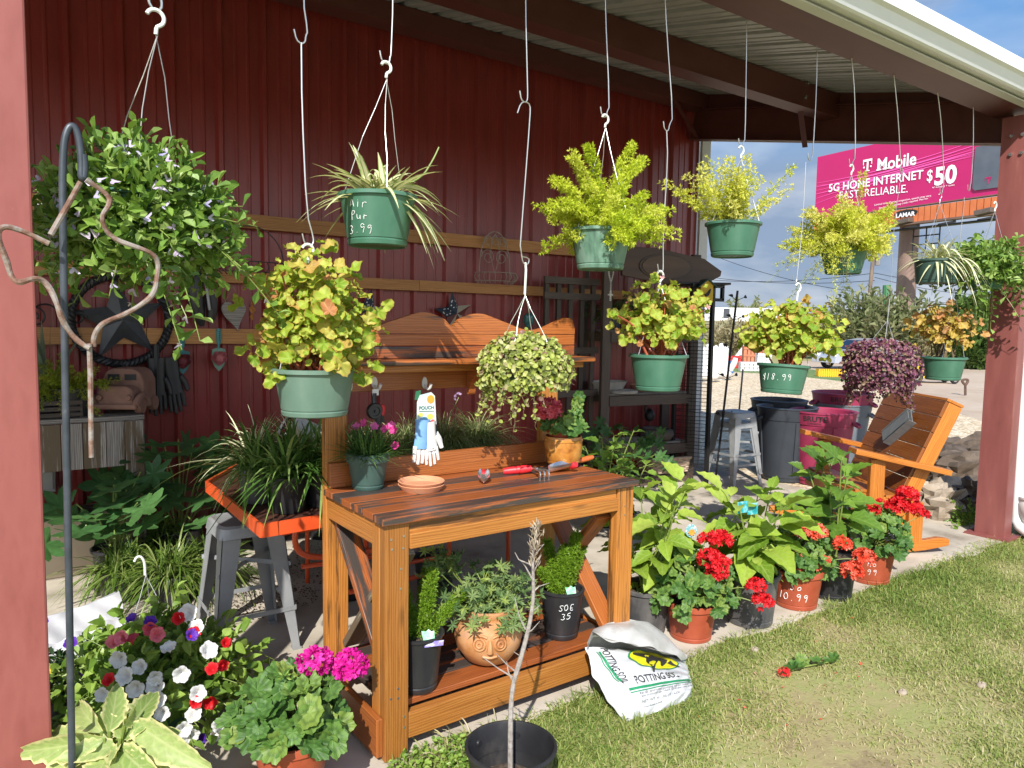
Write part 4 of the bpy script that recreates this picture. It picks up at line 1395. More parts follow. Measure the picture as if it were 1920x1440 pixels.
def glove(par, x0, tilt, mats, y):
    m_ = MB()
    ct, st = math.cos(tilt), math.sin(tilt)
    def tp(x, z, yy=0):
        return V3(x0 + x * ct - z * st, y + yy, x * st + z * ct)
    def blob(pts, rs, mi=0):
        m_.tube([tp(*p) for p in pts], rs, 10, 2, mi)
    V = []
    m_.grid(lambda u, v: np.stack([x0 + (.036 * np.cos(2 * PI * v) * (1 - .12 * np.sin(u * PI)) * ct - (-.115 + .125 * u) * st), y + .014 * np.sin(2 * PI * v) + 0 * u, .036 * np.cos(2 * PI * v) * st + (-.115 + .125 * u) * ct], -1), 10, 18, 1)
    for k_, (fx, ln) in enumerate(((-.026, .058), (-.009, .068), (.009, .064), (.026, .05))):
        blob([(fx, -.105), (fx * 1.1, -.115 - ln * .4), (fx * 1.15, -.115 - ln, -.003)], [.0105, .010, .0075])
    blob([(.03, -.06), (.047, -.085), (.052, -.115, -.006)], [.013, .012, .009])
    ob = m_.build('glove', mats, par, smooth=True, ang=180)
    return ob
glove(gl, -.022, -.08, [M_WHITE, pm('glove_blue', [(.14, .33, .62), (.22, .42, .70)], .7, 0, 20)], -.010)
glove(gl, .028, .05, [M_WHITE, MATS['glove_blue']], .024)
glove(gl, .0, .12, [M_WHITE, M_WHITE], -.008).location = (0.005, 0, -.012)
c_ = AY(703, 765, BY1 - .05)
pr = thing('hand_tool', 'black hand tool with a round reel and red trim, hung from the bench hook', 'hand tool', tuple(c_))
mb = MB()
mb.lathe([(.001, -.012), (.030, -.012), (.034, -.006), (.034, .006), (.030, .012), (.020, .012), (.018, .008), (.006, .008), (.005, .016), (.001, .016)], (0, 0, 0), 28)
mb.v[-1] = mb.v[-1][:, [0, 2, 1]] * V3(1, -1, 1) + V3(-.004, -.004, -.012)
mb.tube([(-.004, 0, .02), (-.002, .006, .06)], .012, 8)
mb.tube([(.015, .0, -.035), (.012, .002, -.075), (.004, .002, -.10)], [.013, .015, .011], 8, 1)
mb.tube([(.028, .0, -.03), (.034, .002, -.06)], [.010, .012], 8, 1)
mb.build('body', M_BLACKP, pr, smooth=True)
mb = MB()
mb.tube([(.030, -.004, .012), (.036, -.006, -.006), (.030, -.004, -.03)], .009, 8, 1)
mb.build('red_grip', M_RED, pr, smooth=True)
mb = MB()
mb.prism([(-.012, 0), (.016, 0), (.016, .026), (-.012, .026)], (1, 0, 0), (0, 0, 1), (0, 0, .052), .002)
mb.build('price_tag', M_WHITE, pr)

# ---- things standing on the bench top
c_ = G(690, 915, BZ)
dp = thing('dianthus_pot', 'dark green plastic pot of pink dianthus on the potting bench', 'potted plant', tuple(c_))
DIANTHUS = dp
add_pot(dp, M_GREENT, .083, .062, .145, lip=.004, liph=.034)
c_ = G(790, 918, BZ)
for i in range(2):
    s_ = thing('plant_saucer', ('terracotta saucer on top of the stack on the potting bench', 'terracotta saucer underneath the other saucer on the potting bench')[1 - i], 'saucer', tuple(c_ + V3(0, 0, .0 + .013 * i)), 0, 'stacked terracotta saucers')
    mb = MB()
    mb.lathe([(.001, 0), (.076, 0), (.089, .018), (.093, .024), (.090, .026), (.083, .020), (.074, .006), (.001, .006)], (0, 0, 0), 40)
    mb.build('dish', M_SAUCER, s_, smooth=True)
def tool_handle(par, p0, p1, r, mat, name='handle'):
    m_ = MB()
    p0, p1 = V3(*p0), V3(*p1)
    m_.tube([p0, p0 * .75 + p1 * .25, p0 * .4 + p1 * .6, p1], [r * .75, r, r * 1.1, r * .8], 12, 2)
    return m_.build(name, mat, par, smooth=True)
c_ = G(907, 905, BZ)
tr = thing('trowel', 'short trowel with red grip and chrome blade pointing at the viewer, on the bench', 'trowel', tuple(c_), 0)
d_ = nrm(G(907, 905, BZ) - G(907, 885, BZ))
tool_handle(tr, -d_ * .03 + V3(0, 0, .03), -d_ * .13 + V3(0, 0, .02), .014, M_RED)
mb = MB()
s_ = np.cross(d_, V3(0, 0, 1))
mb.grid(lambda u, v: (d_[None, None] * (-.035 + .075 * u)[..., None] + s_[None, None] * ((v - .5) * .052 * np.sqrt(np.clip(1 - (2 * u - .9) ** 2 * .8, .02, 1)))[..., None] + V3(0, 0, 1) * (.006 + .028 * (1 - u) ** 2 + .02 * (v - .5) ** 2 * 4)[..., None]), 10, 9)
mb.build('blade', M_STEEL, tr, smooth=True)
c_ = G(985, 893, BZ)
fk = thing('hand_fork', 'hand fork with a red grip and three bent steel tines lying on the bench', 'hand fork', tuple(c_))
a_, b_, e_ = G(943, 889, BZ) - c_, G(996, 889, BZ) - c_, G(1038, 908, BZ) - c_
tool_handle(fk, a_ + V3(0, 0, .012), b_ + V3(0, 0, .026), .017, M_RED)
mb = MB()
d_ = nrm(e_ - b_)
s_ = nrm(np.cross(d_, V3(0, 0, 1)))
mb.tube([b_ + V3(0, 0, .026), b_ + d_ * .06 + V3(0, 0, .034)], [.007, .006], 8)
for k_ in (-1, 0, 1):
    q = b_ + d_ * .06 + V3(0, 0, .034)
    mb.tube([q, q + s_ * k_ * .016 + d_ * .02, q + s_ * k_ * .02 + d_ * .065 + V3(0, 0, .006), q + s_ * k_ * .021 + d_ * .075 - V3(0, 0, .006), q + s_ * k_ * .021 + d_ * .072 - V3(0, 0, .034)], .0038, 6, 2)
mb.build('tines', M_STEEL, fk, smooth=True)
c_ = G(1070, 884, BZ)
sc_ = thing('hand_scoop', 'steel soil scoop with a stubby red grip beside the glazed pot', 'hand scoop', tuple(c_))
b_ = G(1040, 890, BZ) - c_
e_ = G(1080, 874, BZ + .03) - c_
d_ = nrm((b_ - e_) * V3(1, 1, 0))
s_ = np.cross(d_, V3(0, 0, 1))
tool_handle(sc_, V3(0, 0, .022), e_ + V3(0, 0, .008), .015, M_RED)
mb = MB()
mb.grid(lambda u, v: (d_[None, None] * (-.005 + .12 * u)[..., None] + s_[None, None] * ((v - .5) * .07 * (1 - u ** 3 * .8))[..., None] + V3(0, 0, 1) * (.004 + .03 * (2 * v - 1) ** 2 + .016 * (1 - u))[..., None]), 10, 9)
mb.build('blade', M_STEEL, sc_, smooth=True)
c_ = G(1098, 868, BZ)
oh = thing('pruner', 'small tool with an orange handle lying behind the glazed pot on the bench', 'hand tool', tuple(c_))
tool_handle(oh, (-.06, -.01, .016), (.045, .0, .024), .012, flat('orange_grip', (.62, .13, .03), .45))
mb = MB()
mb.tube([(.04, 0, .024), (.11, .012, .02)], [.006, .003], 6)
mb.build('blade', M_BLACKIRON, oh)
c_ = G(1055, 876, BZ)
gp_ = thing('geranium_pot', 'amber glazed pot with a pink geranium on the right of the bench', 'potted plant', tuple(c_))
GLAZED = gp_
mb = MB()
mb.lathe([(.001, .0), (.055, 0), (.072, .02), (.085, .06), (.09, .10), (.089, .125), (.092, .128), (.092, .134), (.088, .137), (.086, .150), (.081, .150), (.078, .12), (.001, .115)], (0, 0, 0), 40)
mb.lathe([(.0725, .026), (.077, .027), (.079, .034), (.0755, .036)], (0, 0, 0), 40)
mb.build('cachepot', M_GLAZE, gp_, smooth=True)
add_pot(gp_, M_TERRA, .076, .06, .06, (0, 0, .118), lip=.004, liph=.012, groove=False, name='liner_pot')

# ================================================================ STOOLS, TABLE
def make_stool(label, loc, rz, H=.66, tone=None):
    t_ = thing('metal_stool', label, 'stool', loc, rz, 'grey metal stools')
    mb = MB()
    hs = .145
    pr_ = []
    def rsq(h_, z, r_=.045, n_=6):
        out = []
        for cx_, cy_, a0 in ((1, 1, 0), (-1, 1, PI / 2), (-1, -1, PI), (1, -1, 1.5 * PI)):
            for i in range(n_):
                a = a0 + PI / 2 * i / (n_ - 1)
                out.append((cx_ * (h_ - r_) + r_ * math.cos(a), cy_ * (h_ - r_) + r_ * math.sin(a), z))
        return out
    rings = [rsq(hs * .2, H - .006, .01), rsq(hs * .8, H - .004, .04), rsq(hs - .012, H), rsq(hs, H - .01), rsq(hs + .008, H - .055), rsq(hs + .006, H - .057), rsq(hs - .006, H - .02)]
    V = np.array(rings).reshape(-1, 3)
    n_ = 24
    Fa = [(q * n_ + i, q * n_ + (i + 1) % n_, (q + 1) * n_ + (i + 1) % n_, (q + 1) * n_ + i) for q in range(len(rings) - 1) for i in range(n_)]
    mb.raw(V, np.array(Fa)[:, ::-1])
    mb.poly(V[:n_], [tuple(range(n_))])
    mb.build('seat', M_GREYSTEEL, t_, smooth=True)
    for sx in (-1, 1):
        for sy in (-1, 1):
            mb = MB()
            top = V3(sx * (hs - .006), sy * (hs - .006), H - .045)
            bot = V3(sx * .196, sy * .196, 0)
            for d_, wv in ((V3(-sx, 0, 0), .075), (V3(0, -sy, 0), .075)):
                n2 = V3(0, sy, 0) if abs(d_[0]) > 0 else V3(sx, 0, 0)
                a0, a1 = top, top + d_ * .085
                b0, b1 = bot, bot + d_ * .038
                P = np.array([a0, a1, b1, b0])
                P = np.concatenate([P, P - n2 * .004])
                mb.poly(P, [(0, 1, 2, 3), (7, 6, 5, 4), (0, 3, 7, 4), (1, 5, 6, 2), (0, 4, 5, 1), (3, 2, 6, 7)])
            mb.beam(bot + V3(-sx * .018, -sy * .018, .012), bot + V3(-sx * .018, -sy * .018, 0), .04, .04, (1, 0, 0))
            mb.build('leg', M_GREYSTEEL, t_)
    for zz, k_ in ((.20, .19),):
        for d_ in ((1, 1), (1, -1), (-1, -1), (-1, 1)):
            mb = MB()
            e2 = (d_[1], -d_[0]) if True else None
            f_ = .196 - (.196 - hs) * zz / H
            mb.beam((d_[0] * f_, d_[1] * f_, zz), (-d_[1] * f_, d_[0] * f_, zz), .004, .022)
            mb.build('stretcher', M_GREYSTEEL, t_)
    mb = MB()
    f_ = .196 - (.196 - hs) * .42 / H
    mb.beam((f_, f_, .40), (-f_, -f_, .40), .004, .02)
    mb.beam((f_, -f_, .41), (-f_, f_, .41), .004, .02)
    mb.build('cross_brace', M_GREYSTEEL, t_)
    return t_
st = make_stool('grey metal stool tucked under the edge of the orange table', (.985, 3.512, 0), -.01, .615)
dup(st, (6.05, 4.62, 0), -.12, 'lower of the two nested grey metal stools at the patio edge by the trash cans')
dup(st, (6.05, 4.62, .10), -.12, 'upper of the two nested grey metal stools at the patio edge by the trash cans')

tb = thing('patio_table', 'orange metal patio table holding black pots of grass behind the potting bench', 'table', (1.75, 3.75, 0))
TO = (1.75, 3.75, 0)
tx0, tx1, ty0, ty1, tz = .90, 2.55, 3.02, 4.05, .725
cut = .0
a_, b_ = G(412, 926, tz), G(490, 990, tz)
ol = [(b_[0], b_[1]), (2.45, 3.0), (2.75, 3.4), (2.75, 3.9), (2.4, 4.25), (1.2, 4.3), (a_[0], a_[1] + .25), (a_[0], a_[1])]
mb = MB()
mb.prism(ol, (1, 0, 0), (0, 1, 0), (0, 0, tz - .012), .006)
mb.build('tabletop', pm('table_mesh_dark', [(.05, .018, .012), (.09, .03, .018)], .6, 0, 30), tb, TO)
mb = MB()
for i in range(len(ol)):
    p, q = V3(*ol[i], tz - .012), V3(*ol[(i + 1) % len(ol)], tz - .012)
    mb.beam(p, q, .012, .055)
mb.build('rim', M_ORANGE, tb, TO)
mb = MB()
for i in range(4):
    yy = 3.1 + .05
for (ax_, ay_) in ((1.25, 3.2), (2.25, 3.2)):
    pass
def tl(pts, nm='leg', r=.014):
    m_ = MB()
    m_.tube(pts, r, 8, 2)
    m_.build(nm, M_ORANGE, tb, TO, smooth=True)
# left loop leg and its runner
yy = 3.18
tl([(1.30, yy, .70), (1.16, yy, .69), (1.10, yy, .60), (1.12, yy, .50), (1.25, yy, .46), (1.55, yy, .46)])
tl([(1.06, yy + .03, .60), (1.6, yy + .03, .60)], 'stretcher', .012)
tl([(1.48, 3.25, .70), (1.48, 3.25, .36), (1.48, 3.3, .02)])
tl([(1.18, 3.3, .40), (1.6, 3.3, .38), (2.0, 3.5, .36)], 'stretcher', .012)
tl([(2.13, 3.55, .71), (2.13, 3.55, .22), (2.08, 3.5, .16), (1.7, 3.5, .15), (1.5, 3.5, .15)])
tl([(2.62, 3.66, .71), (2.62, 3.66, .02)])
tl([(2.25, 3.62, .60), (2.62, 3.66, .52), (2.62, 4.1, .52)], 'stretcher', .012)
tl([(1.5, 4.1, .71), (1.5, 4.1, .02)])
tl([(1.5, 3.45, .27), (2.05, 3.5, .24)], 'stretcher', .012)

# ================================================================ LEFT BACK: WEATHERED TABLE
d0 = AY(270, 772, 5.02)
wt = thing('rustic_table', 'weathered grey plank table against the red wall', 'table', (.25, 5.2, 0))
WO = (.25, 5.2, 0)
X1 = AY(271, 800, 4.95)[0]
ztop = AY(262, 778, 4.95)[2]
mb = MB()
for i in range(4):
    mb.box(((X1 - 1.4) / 2 + .0, 5.0 + i * .12, ztop - .014), (X1 + 1.4, .114, .028), 0)
mb.build('tabletop', M_GREYWOOD, wt, WO, bevel=.003)
mb = MB()
x = X1 - .02 - .105
hh = .27
wds = [.10, .12, .11, .15, .12, .1, .14, .12, .13, .12, .11]
xr = X1 - .11
for wd in wds:
    mb.box((xr - wd / 2, 4.945, ztop - .03 - hh / 2), (wd - .004, .022, hh), 2)
    xr -= wd
mb.build('apron', M_GREYWOOD, wt, WO, bevel=.002)
mb = MB()
mb.box((X1 - .058, 4.94, (ztop - .03) / 2), (.10, .03, ztop - .03), 2)
mb.box((X1 - .018, 4.98, (ztop - .03) / 2), (.03, .08, ztop - .03), 2)
mb.build('leg', M_GREYWOOD, wt, WO, bevel=.003)
for xx, yy in ((X1 - .06, 5.36), (-1.1, 4.96), (-1.1, 5.36)):
    mb = MB()
    mb.box((xx, yy, (ztop - .03) / 2), (.09, .09, ztop - .03), 2)
    mb.build('leg', M_GREYWOOD, wt, WO, bevel=.003)
# ---- on that table
c_ = AY(228, 765, 5.1)
c_[2] = ztop
tk = thing('clay_truck', 'small brown clay planter shaped like an old truck on the grey plank table', 'ornament', tuple(c_), -.55)
M_CLAYB = pm('brown_clay', [(.20, .105, .075), (.28, .15, .11)], .85, 0, 14, bmp=.15, bscale=40)
mb = MB()
cab = [(-.125, .03), (-.125, .20), (-.10, .255), (-.06, .275), (.06, .275), (.10, .255), (.125, .20), (.125, .03)]
mb.prism(cab, (1, 0, 0), (0, 0, 1), (0, .22, .0), .20)
mb.prism([(-.105, .035), (-.105, .15), (-.07, .175), (.07, .175), (.105, .15), (.105, .035)], (1, 0, 0), (0, 0, 1), (0, .02, .0), .11)
mb.box((0, -.10, .05), (.27, .03, .035), 0)
mb.build('body', M_CLAYB, tk, bevel=.014)
for sx in (-1, 1):
    mb = MB()
    mb.tube([(sx * .125, -.10, .06), (sx * .13, -.04, .115), (sx * .13, .04, .10), (sx * .13, .07, .05)], .022, 8, 2)
    mb.build('fender', M_CLAYB, tk, smooth=True)
    for yy in (-.02, .17):
        mb = MB()
        mb.lathe([(.001, -.02), (.045, -.02), (.05, 0), (.045, .02), (.001, .02)], (0, 0, 0), 16)
        mb.v[-1] = mb.v[-1][:, [2, 0, 1]] + V3(sx * .12, yy, .048)
        mb.build('wheel', M_CLAYB, tk, smooth=True)
    mb = MB()
    mb.box((sx * .05, .018, .222), (.068, .006, .036), 0)
    mb.build('window', M_BLACKIRON, tk)
    mb = MB()
    mb.lathe([(.001, .012), (.016, .010), (.019, 0), (.016, -.01)], (0, 0, 0), 14)
    mb.v[-1] = mb.v[-1][:, [0, 2, 1]] * V3(1, -1, 1) + V3(sx * .085, -.098, .105)
    mb.build('headlight', M_CLAYB, tk, smooth=True)
c_ = AY(184, 760, 5.16)
c_[2] = ztop
vs = thing('vase', 'slim dark pink vase between the black pot and the clay truck', 'vase', tuple(c_))
mb = MB()
mb.lathe([(.001, 0), (.035, 0), (.05, .05), (.045, .12), (.02, .17), (.02, .20), (.028, .215), (.024, .215), (.015, .19)], (0, 0, 0), 24)
mb.build('vase_body', pm('dark_pink_glaze', [(.25, .03, .07), (.33, .05, .10)], .25, 0, 5), vs, smooth=True)
c_ = AY(88, 765, 5.1)
c_[2] = ztop
cr = thing('slatted_crate', 'low dark slatted crate at the left end of the grey plank table', 'crate', tuple(c_))
mb = MB()
for i in range(3):
    for yy in (-.12, .12):
        mb.box((0, yy, .02 + i * .035), (.34, .012, .024), 0)
for xx in (-.165, .165):
    mb.box((xx, 0, .05), (.014, .24, .10), 1)
mb.build('slats', M_DARKWOOD, cr)

# ================================================================ WALL ORNAMENTS
def star2(R, r, h):
    V, Fs = [(0, 0, h)], []
    for i in range(10):
        a = PI / 2 + i * PI / 5
        q = R if i % 2 == 0 else r
        V.append((q * math.cos(a), q * math.sin(a), 0))
    for i in range(10):
        Fs.append((0, 1 + i, 1 + (i + 1) % 10))
    return np.array(V), Fs
def on_wall(V, c, rot=0):
    """x right along the wall, y up, z towards the viewer"""
    co, si = math.cos(rot), math.sin(rot)
    return np.stack([V[:, 0] * co - V[:, 1] * si, -V[:, 2], V[:, 0] * si + V[:, 1] * co], -1) + V3(*c)
c_ = AY(226, 600, 5.44)
ws = thing('star_wreath', 'black metal star inside a braided black ring on the red wall', 'wall ornament', tuple(c_))
V, Fs = star2(.285, .115, .075)
mb = MB()
mb.poly(on_wall(V, (0, -.02, 0), .12), Fs)
mb.build('star', pm('dark_grey_tin', [(.045, .048, .055), (.085, .09, .10)], .45, .2, 8), ws)
for ph in (0, 2.1, 4.2):
    mb = MB()
    a = np.linspace(0, 2 * PI, 145)
    rr_ = .285 + .016 * np.cos(a * 22 + ph)
    mb.tubes(np.stack([rr_ * np.cos(a), -.03 - .014 * np.sin(a * 22 + ph), rr_ * np.sin(a)], -1), .015, 6)
    mb.build('braid', M_BLACKIRON, ws, smooth=True)
def flagstar(px, py, label, R=.19, rot=.0):
    c_ = AY(px, py, 5.44)
    t_ = thing('flag_star', label, 'wall ornament', tuple(c_), 0, 'metal stars painted like a flag')
    V, Fs = star2(R, R * .40, .05)
    W = on_wall(V, (0, -.01, 0), rot)
    mb = MB()
    mb.poly(W, [f for i, f in enumerate(Fs) if i in (9, 0, 1, 2)])
    mb.build('blue_points', flat('star_navy', (.022, .035, .06), .6), t_)
    mb = MB()
    for i in (3, 5, 7, 4, 6, 8):
        f = Fs[i]
        mb.poly(W, [f], mi=(i % 2))
    mb.build('striped_points', [flat('star_cream', (.42, .36, .28), .6), flat('star_maroon', (.12, .03, .03), .6)], t_)
    mb = MB()
    for i in (9, 0, 1, 2):
        A, B, Cc = W[Fs[i][0]], W[Fs[i][1]], W[Fs[i][2]]
        nn_ = nrm(np.cross(B - A, Cc - A))
        if nn_[1] > 0:
            nn_ = -nn_
        for k_ in range(4):
            b1, b2 = ((.25, .2), (.55, .2), (.25, .5), (.4, .4))[k_] if i % 2 else ((.2, .25), (.2, .55), (.5, .25), (.4, .4))[k_]
            P = A * (1 - b1 - b2) + B * b1 + Cc * b2 + nn_ * .002
            e1 = nrm(B - A)
            e2 = np.cross(nn_, e1)
            mb.poly(np.array([P + (e1 * math.cos(t_2) + e2 * math.sin(t_2)) * .006 for t_2 in np.linspace(0, 2 * PI, 9)[:-1]]), [tuple(range(8))])
    mb.build('white_dots', M_WHITE, t_)
    return t_
flagstar(850, 588, 'flag painted metal star above the middle of the potting bench back', rot=.12)
flagstar(688, 585, 'flag painted metal star half hidden behind the yellow begonia', rot=-.2)
c_ = AY(437, 590, 5.43)
hw = thing('wooden_heart', 'grey weathered wooden heart hanging by a string on the wall', 'wall ornament', tuple(c_))
hp = []
for t_ in np.linspace(0, 2 * PI, 60)[:-1]:
    x, y = 16 * math.sin(t_) ** 3, 13 * math.cos(t_) - 5 * math.cos(2 * t_) - 2 * math.cos(3 * t_) - math.cos(4 * t_)
    hp.append((x * .0052 + (.0 if y > -4 else (-y - 4) * .0022), y * .0058 if y > 0 else y * .0082))
mb = MB()
mb.prism(hp, (0, 0, 1), (1, 0, 0), (0, -.025, .02), .022)
vv = mb.v[-1]
hp2 = np.array(hp)
mb = MB()
mb.prism([(x, y) for x, y in hp], (1, 0, 0), (0, 0, 1), (0, 0, .02), .022)
mb.build('heart', M_GREYWOOD, hw)
mb = MB()
mb.tube([(-.055, -.012, .09), (0, -.012, .20), (.055, -.012, .09)], .003, 5)
mb.build('string', flat('twine', (.30, .22, .14), .9), hw)
M_TEAL = flat('trowel_teal', (.05, .26, .26), .5)
M_TEALD = flat('trowel_teal_dark', (.03, .15, .16), .5)
for px, py, lab, m1, m2, zz in ((341, 665, 'small teal garden trowel with a dark red rose, hung on the wall', M_TEALD, flat('rose_dark', (.16, .025, .03), .6), 0), (409, 660, 'small pale green garden trowel with a pink flower, hung on the wall', pm('trowel_sage', [(.14, .26, .19), (.20, .32, .24)], .5), flat('rose_pink', (.48, .14, .15), .6), 1)):
    c_ = AY(px, py, 5.44)
    t_ = thing('rose_trowel', lab, 'wall ornament', tuple(c_), 0, 'decorative trowels on the red wall')
    mb = MB()
    mb.prism([(-.044, .02), (-.05, -.05), (-.03, -.10), (0, -.135), (.03, -.10), (.05, -.05), (.044, .02), (.012, .03), (-.012, .03)], (1, 0, 0), (0, 0, 1), (0, -.012, 0), .008)
    mb.build('blade', m1, t_)
    mb = MB()
    mb.tube([(0, -.016, .02), (0, -.02, .06)], .007, 6)
    mb.tube([(0, -.02, .055), (0, -.02, .10), (0, -.02, .165)], [.012, .017, .014], 10, 1)
    mb.build('handle', M_TEAL, t_, smooth=True)
    mb = MB()
    for k_ in range(5):
        mb.tube([(-.0, -.036, .085 + k_ * .015), (.0, -.0395, .085 + k_ * .015)], .004, 6)
    mb.build('handle_dots', M_BLACKIRON, t_)
    mb = MB()
    n_ = 18
    ang = np.arange(n_) * 2.4
    rad_ = .007 + .0030 * np.arange(n_)
    P = np.stack([rad_ * np.cos(ang) * .6, np.full(n_, -.03) + rad_ * .2, rad_ * np.sin(ang) * .6 - .04], -1)
    batch(mb, fan_t(lambda a: .5, 12, .5, .05, 3, .4), P, np.stack([np.cos(ang), np.full(n_, -.5 + .0 * ang), np.sin(ang)], -1), np.tile(V3(0, -1, 0), (n_, 1)), .034, .04)
    mb.build('rose', m2, t_)
# black hanging things
c_ = AY(300, 690, 5.42)
bgv = thing('work_gloves', 'pair of black rubber work gloves hanging below the star wreath', 'gloves', tuple(c_))
glove(bgv, -.02, .02, [M_BLACKP, M_BLACKP], -.03)
glove(bgv, .04, .18, [M_BLACKP, M_BLACKP], -.01)
for ch in bgv.children:
    ch.scale = (1.5, 1.5, 2.0)
    ch.location = (0, 0, .05)
mb = MB()
mb.tube([(-.035, -.05, -.22), (-.03, -.05, .16)], .022, 8)
mb.build('handle_grip', M_BLACKIRON, bgv, smooth=True)
c_ = AY(378, 565, 5.40)
um = thing('folded_umbrella', 'folded black umbrella with a grey shaft hung on the wall beside the star', 'umbrella', tuple(c_))
mb = MB()
mb.tube([(-.03, 0, .22), (-.045, 0, .10), (-.03, 0, -.05), (.0, 0, -.17)], [.03, .06, .05, .015], 10, 1)
mb.tube([(.06, 0, .05), (.07, 0, -.05), (.055, 0, -.14)], [.035, .04, .02], 8, 1)
mb.build('canopy', M_BLACKP, um, smooth=True)
mb = MB()
mb.tube([(.01, -.05, .20), (.04, -.05, -.06)], .010, 8)
mb.build('shaft', M_GREYSTEEL, um, smooth=True)
c_ = AY(100, 595, 5.42)
sh = thing('scroll_hook', 'black iron scroll bracket on the wall left of the star wreath', 'wall ornament', tuple(c_))
mb = MB()
def spiral(cx_, cz_, r_, s_, tn=1.6):
    a = np.linspace(0, tn * 2 * PI, 40)
    q = r_ * (1 - a / a[-1] * .75)
    return np.stack([cx_ + s_ * q * np.cos(a), np.full(40, -.012), cz_ + q * np.sin(a)], -1)
mb.tubes(spiral(.13, 0, .05, 1), .006, 6)
mb.tubes(spiral(-.10, .0, .07, -1), .006, 6)
mb.tube([(-.16, -.012, .0), (-.05, -.012, .10), (.05, -.012, .03), (.08, -.012, 0)], .006, 6, 2)
mb.build('scroll', M_BLACKIRON, sh, smooth=True)
def wirebasket(px, py, W, Hh, lab, mat, style):
    c_ = AY(px, py, 5.40)
    t_ = thing('wire_basket', lab, 'wire basket', tuple(c_), 0, 'wire wall baskets')
    mb = MB()
    wv = W / 2
    ar = lambda z, d, n_=24: np.stack([wv * np.cos(np.linspace(0, PI, n_)), -d * np.sin(np.linspace(0, PI, n_)), np.full(n_, z)], -1)
    for z, d in ((0, .16), (.07, .18)):
        mb.tubes(ar(z, d), .004, 5)
    for a in np.linspace(.12, PI - .12, 13):
        p = V3(wv * math.cos(a), -.18 * math.sin(a), .07)
        q = V3(wv * .85 * math.cos(a), -.15 * math.sin(a), -.02)
        o_ = V3(wv * 1.12 * math.cos(a), -.2 * math.sin(a), .03)
        mb.tube([p, o_, q], .003, 5, 1)
    if style:
        mb.tubes(np.stack([wv * .8 * np.cos(np.linspace(0, PI, 30)), np.full(30, -.01), .07 + Hh * np.sin(np.linspace(0, PI, 30)) ** .8], -1), .005, 5)
        for s_ in (-1, 1):
            mb.tubes(spiral(s_ * wv * .35, .10 + Hh * .3, .07, s_) + V3(0, 0, 0), .0035, 5)
            mb.tubes(spiral(s_ * wv * .4, .10 + Hh * .68, .05, -s_), .0035, 5)
            mb.tube([(0, -.012, .07), (s_ * .06, -.012, .07 + Hh * .5), (0, -.012, .07 + Hh * .95)], .0035, 5, 2)
        mb.tube([(-wv * .8, -.01, .0), (-wv * .8, -.01, .07)], .004, 5)
        mb.tube([(wv * .8, -.01, .0), (wv * .8, -.01, .07)], .004, 5)
        mb.tubes(np.stack([.03 * np.cos(np.linspace(0, 2 * PI, 16)), np.full(16, -.01), .07 + Hh * .8 + .04 * np.sin(np.linspace(0, 2 * PI, 16))], -1), .003, 5)
    else:
        mb.tubes(np.stack([wv * .9 * np.cos(np.linspace(0, PI, 30)), np.full(30, -.01), .07 + Hh * np.sin(np.linspace(0, PI, 30))], -1), .004, 5)
    mb.build('wire_frame', mat, t_, smooth=True)
wirebasket(926, 528, .40, .36, 'pale wire wall basket with scroll back above the bench', pm('pale_wire', [(.26, .20, .16), (.36, .30, .25)], .6, .2, 30), 1)
wirebasket(470, 512, .52, .26, 'dark wire wall basket with arched back behind the trailing fan flower', M_BLACKIRON, 0)
c_ = AY(985, 598, 5.42)
to = thing('teal_ornament', 'small teal glass hanging ornament above the bench', 'wall ornament', tuple(c_))
mb = MB()
mb.lathe([(.001, -.09), (.03, -.07), (.05, -.02), (.045, .03), (.02, .055), (.001, .06)], (0, -.05, 0), 18)
mb.build('bulb', pm('teal_glass', [(.02, .10, .11), (.05, .18, .18)], .15), to, smooth=True)
mb = MB()
mb.tube([(0, -.05, .055), (0, -.05, .13), (.01, -.03, .16)], .004, 5)
mb.build('wire', M_WIRE, to)
# ================================================================ PLANT MATERIALS
L_SCAEV = leafmat('fan_flower_leaf', [(.07, .15, .022), (.13, .25, .04), (.22, .36, .06), (.36, .48, .16)], vein=.3, trans=.3)
L_SPIDER = leafmat('spider_plant_leaf', [(.20, .28, .07), (.28, .38, .11), (.36, .45, .15)], stripe=(.74, .72, .46), stripew=(.5, .72), trans=.3, vein=0)
L_SPIDERW = leafmat('pale_spider_plant_leaf', [(.20, .28, .08), (.34, .42, .16)], stripe=(.78, .76, .55), stripew=(.5, .75), trans=.3, vein=0)
L_ASPAR = leafmat('golden_fern_needle', [(.34, .46, .02), (.50, .60, .035), (.62, .68, .07), (.70, .72, .16)], vein=0, trans=.4, rough=.5)
L_ASPAR2 = leafmat('yellow_fern_needle', [(.46, .52, .04), (.62, .66, .07), (.72, .72, .14), (.76, .74, .26)], vein=0, trans=.4, rough=.5)
L_BEG = leafmat('lime_begonia_leaf', [(.17, .31, .02), (.30, .43, .035), (.45, .52, .08), (.52, .38, .09), (.50, .20, .08)], fan=True, vein=.35, veincol=(.58, .58, .16), edge=(.50, .24, .06), trans=.38, rough=.55, pos=[0, .4, .72, .88, 1])
L_BEGDRY = leafmat('bronze_begonia_leaf', [(.30, .24, .03), (.46, .32, .05), (.54, .36, .10), (.50, .22, .08), (.20, .11, .03)], fan=True, vein=.4, veincol=(.6, .48, .2), trans=.3, rough=.5, pos=[0, .3, .6, .8, 1])
L_CALL = leafmat('variegated_trailing_leaf', [(.12, .15, .035), (.30, .36, .06), (.42, .46, .12), (.50, .50, .22), (.20, .08, .09)], vein=0, trans=.25, pos=[0, .35, .65, .85, 1])
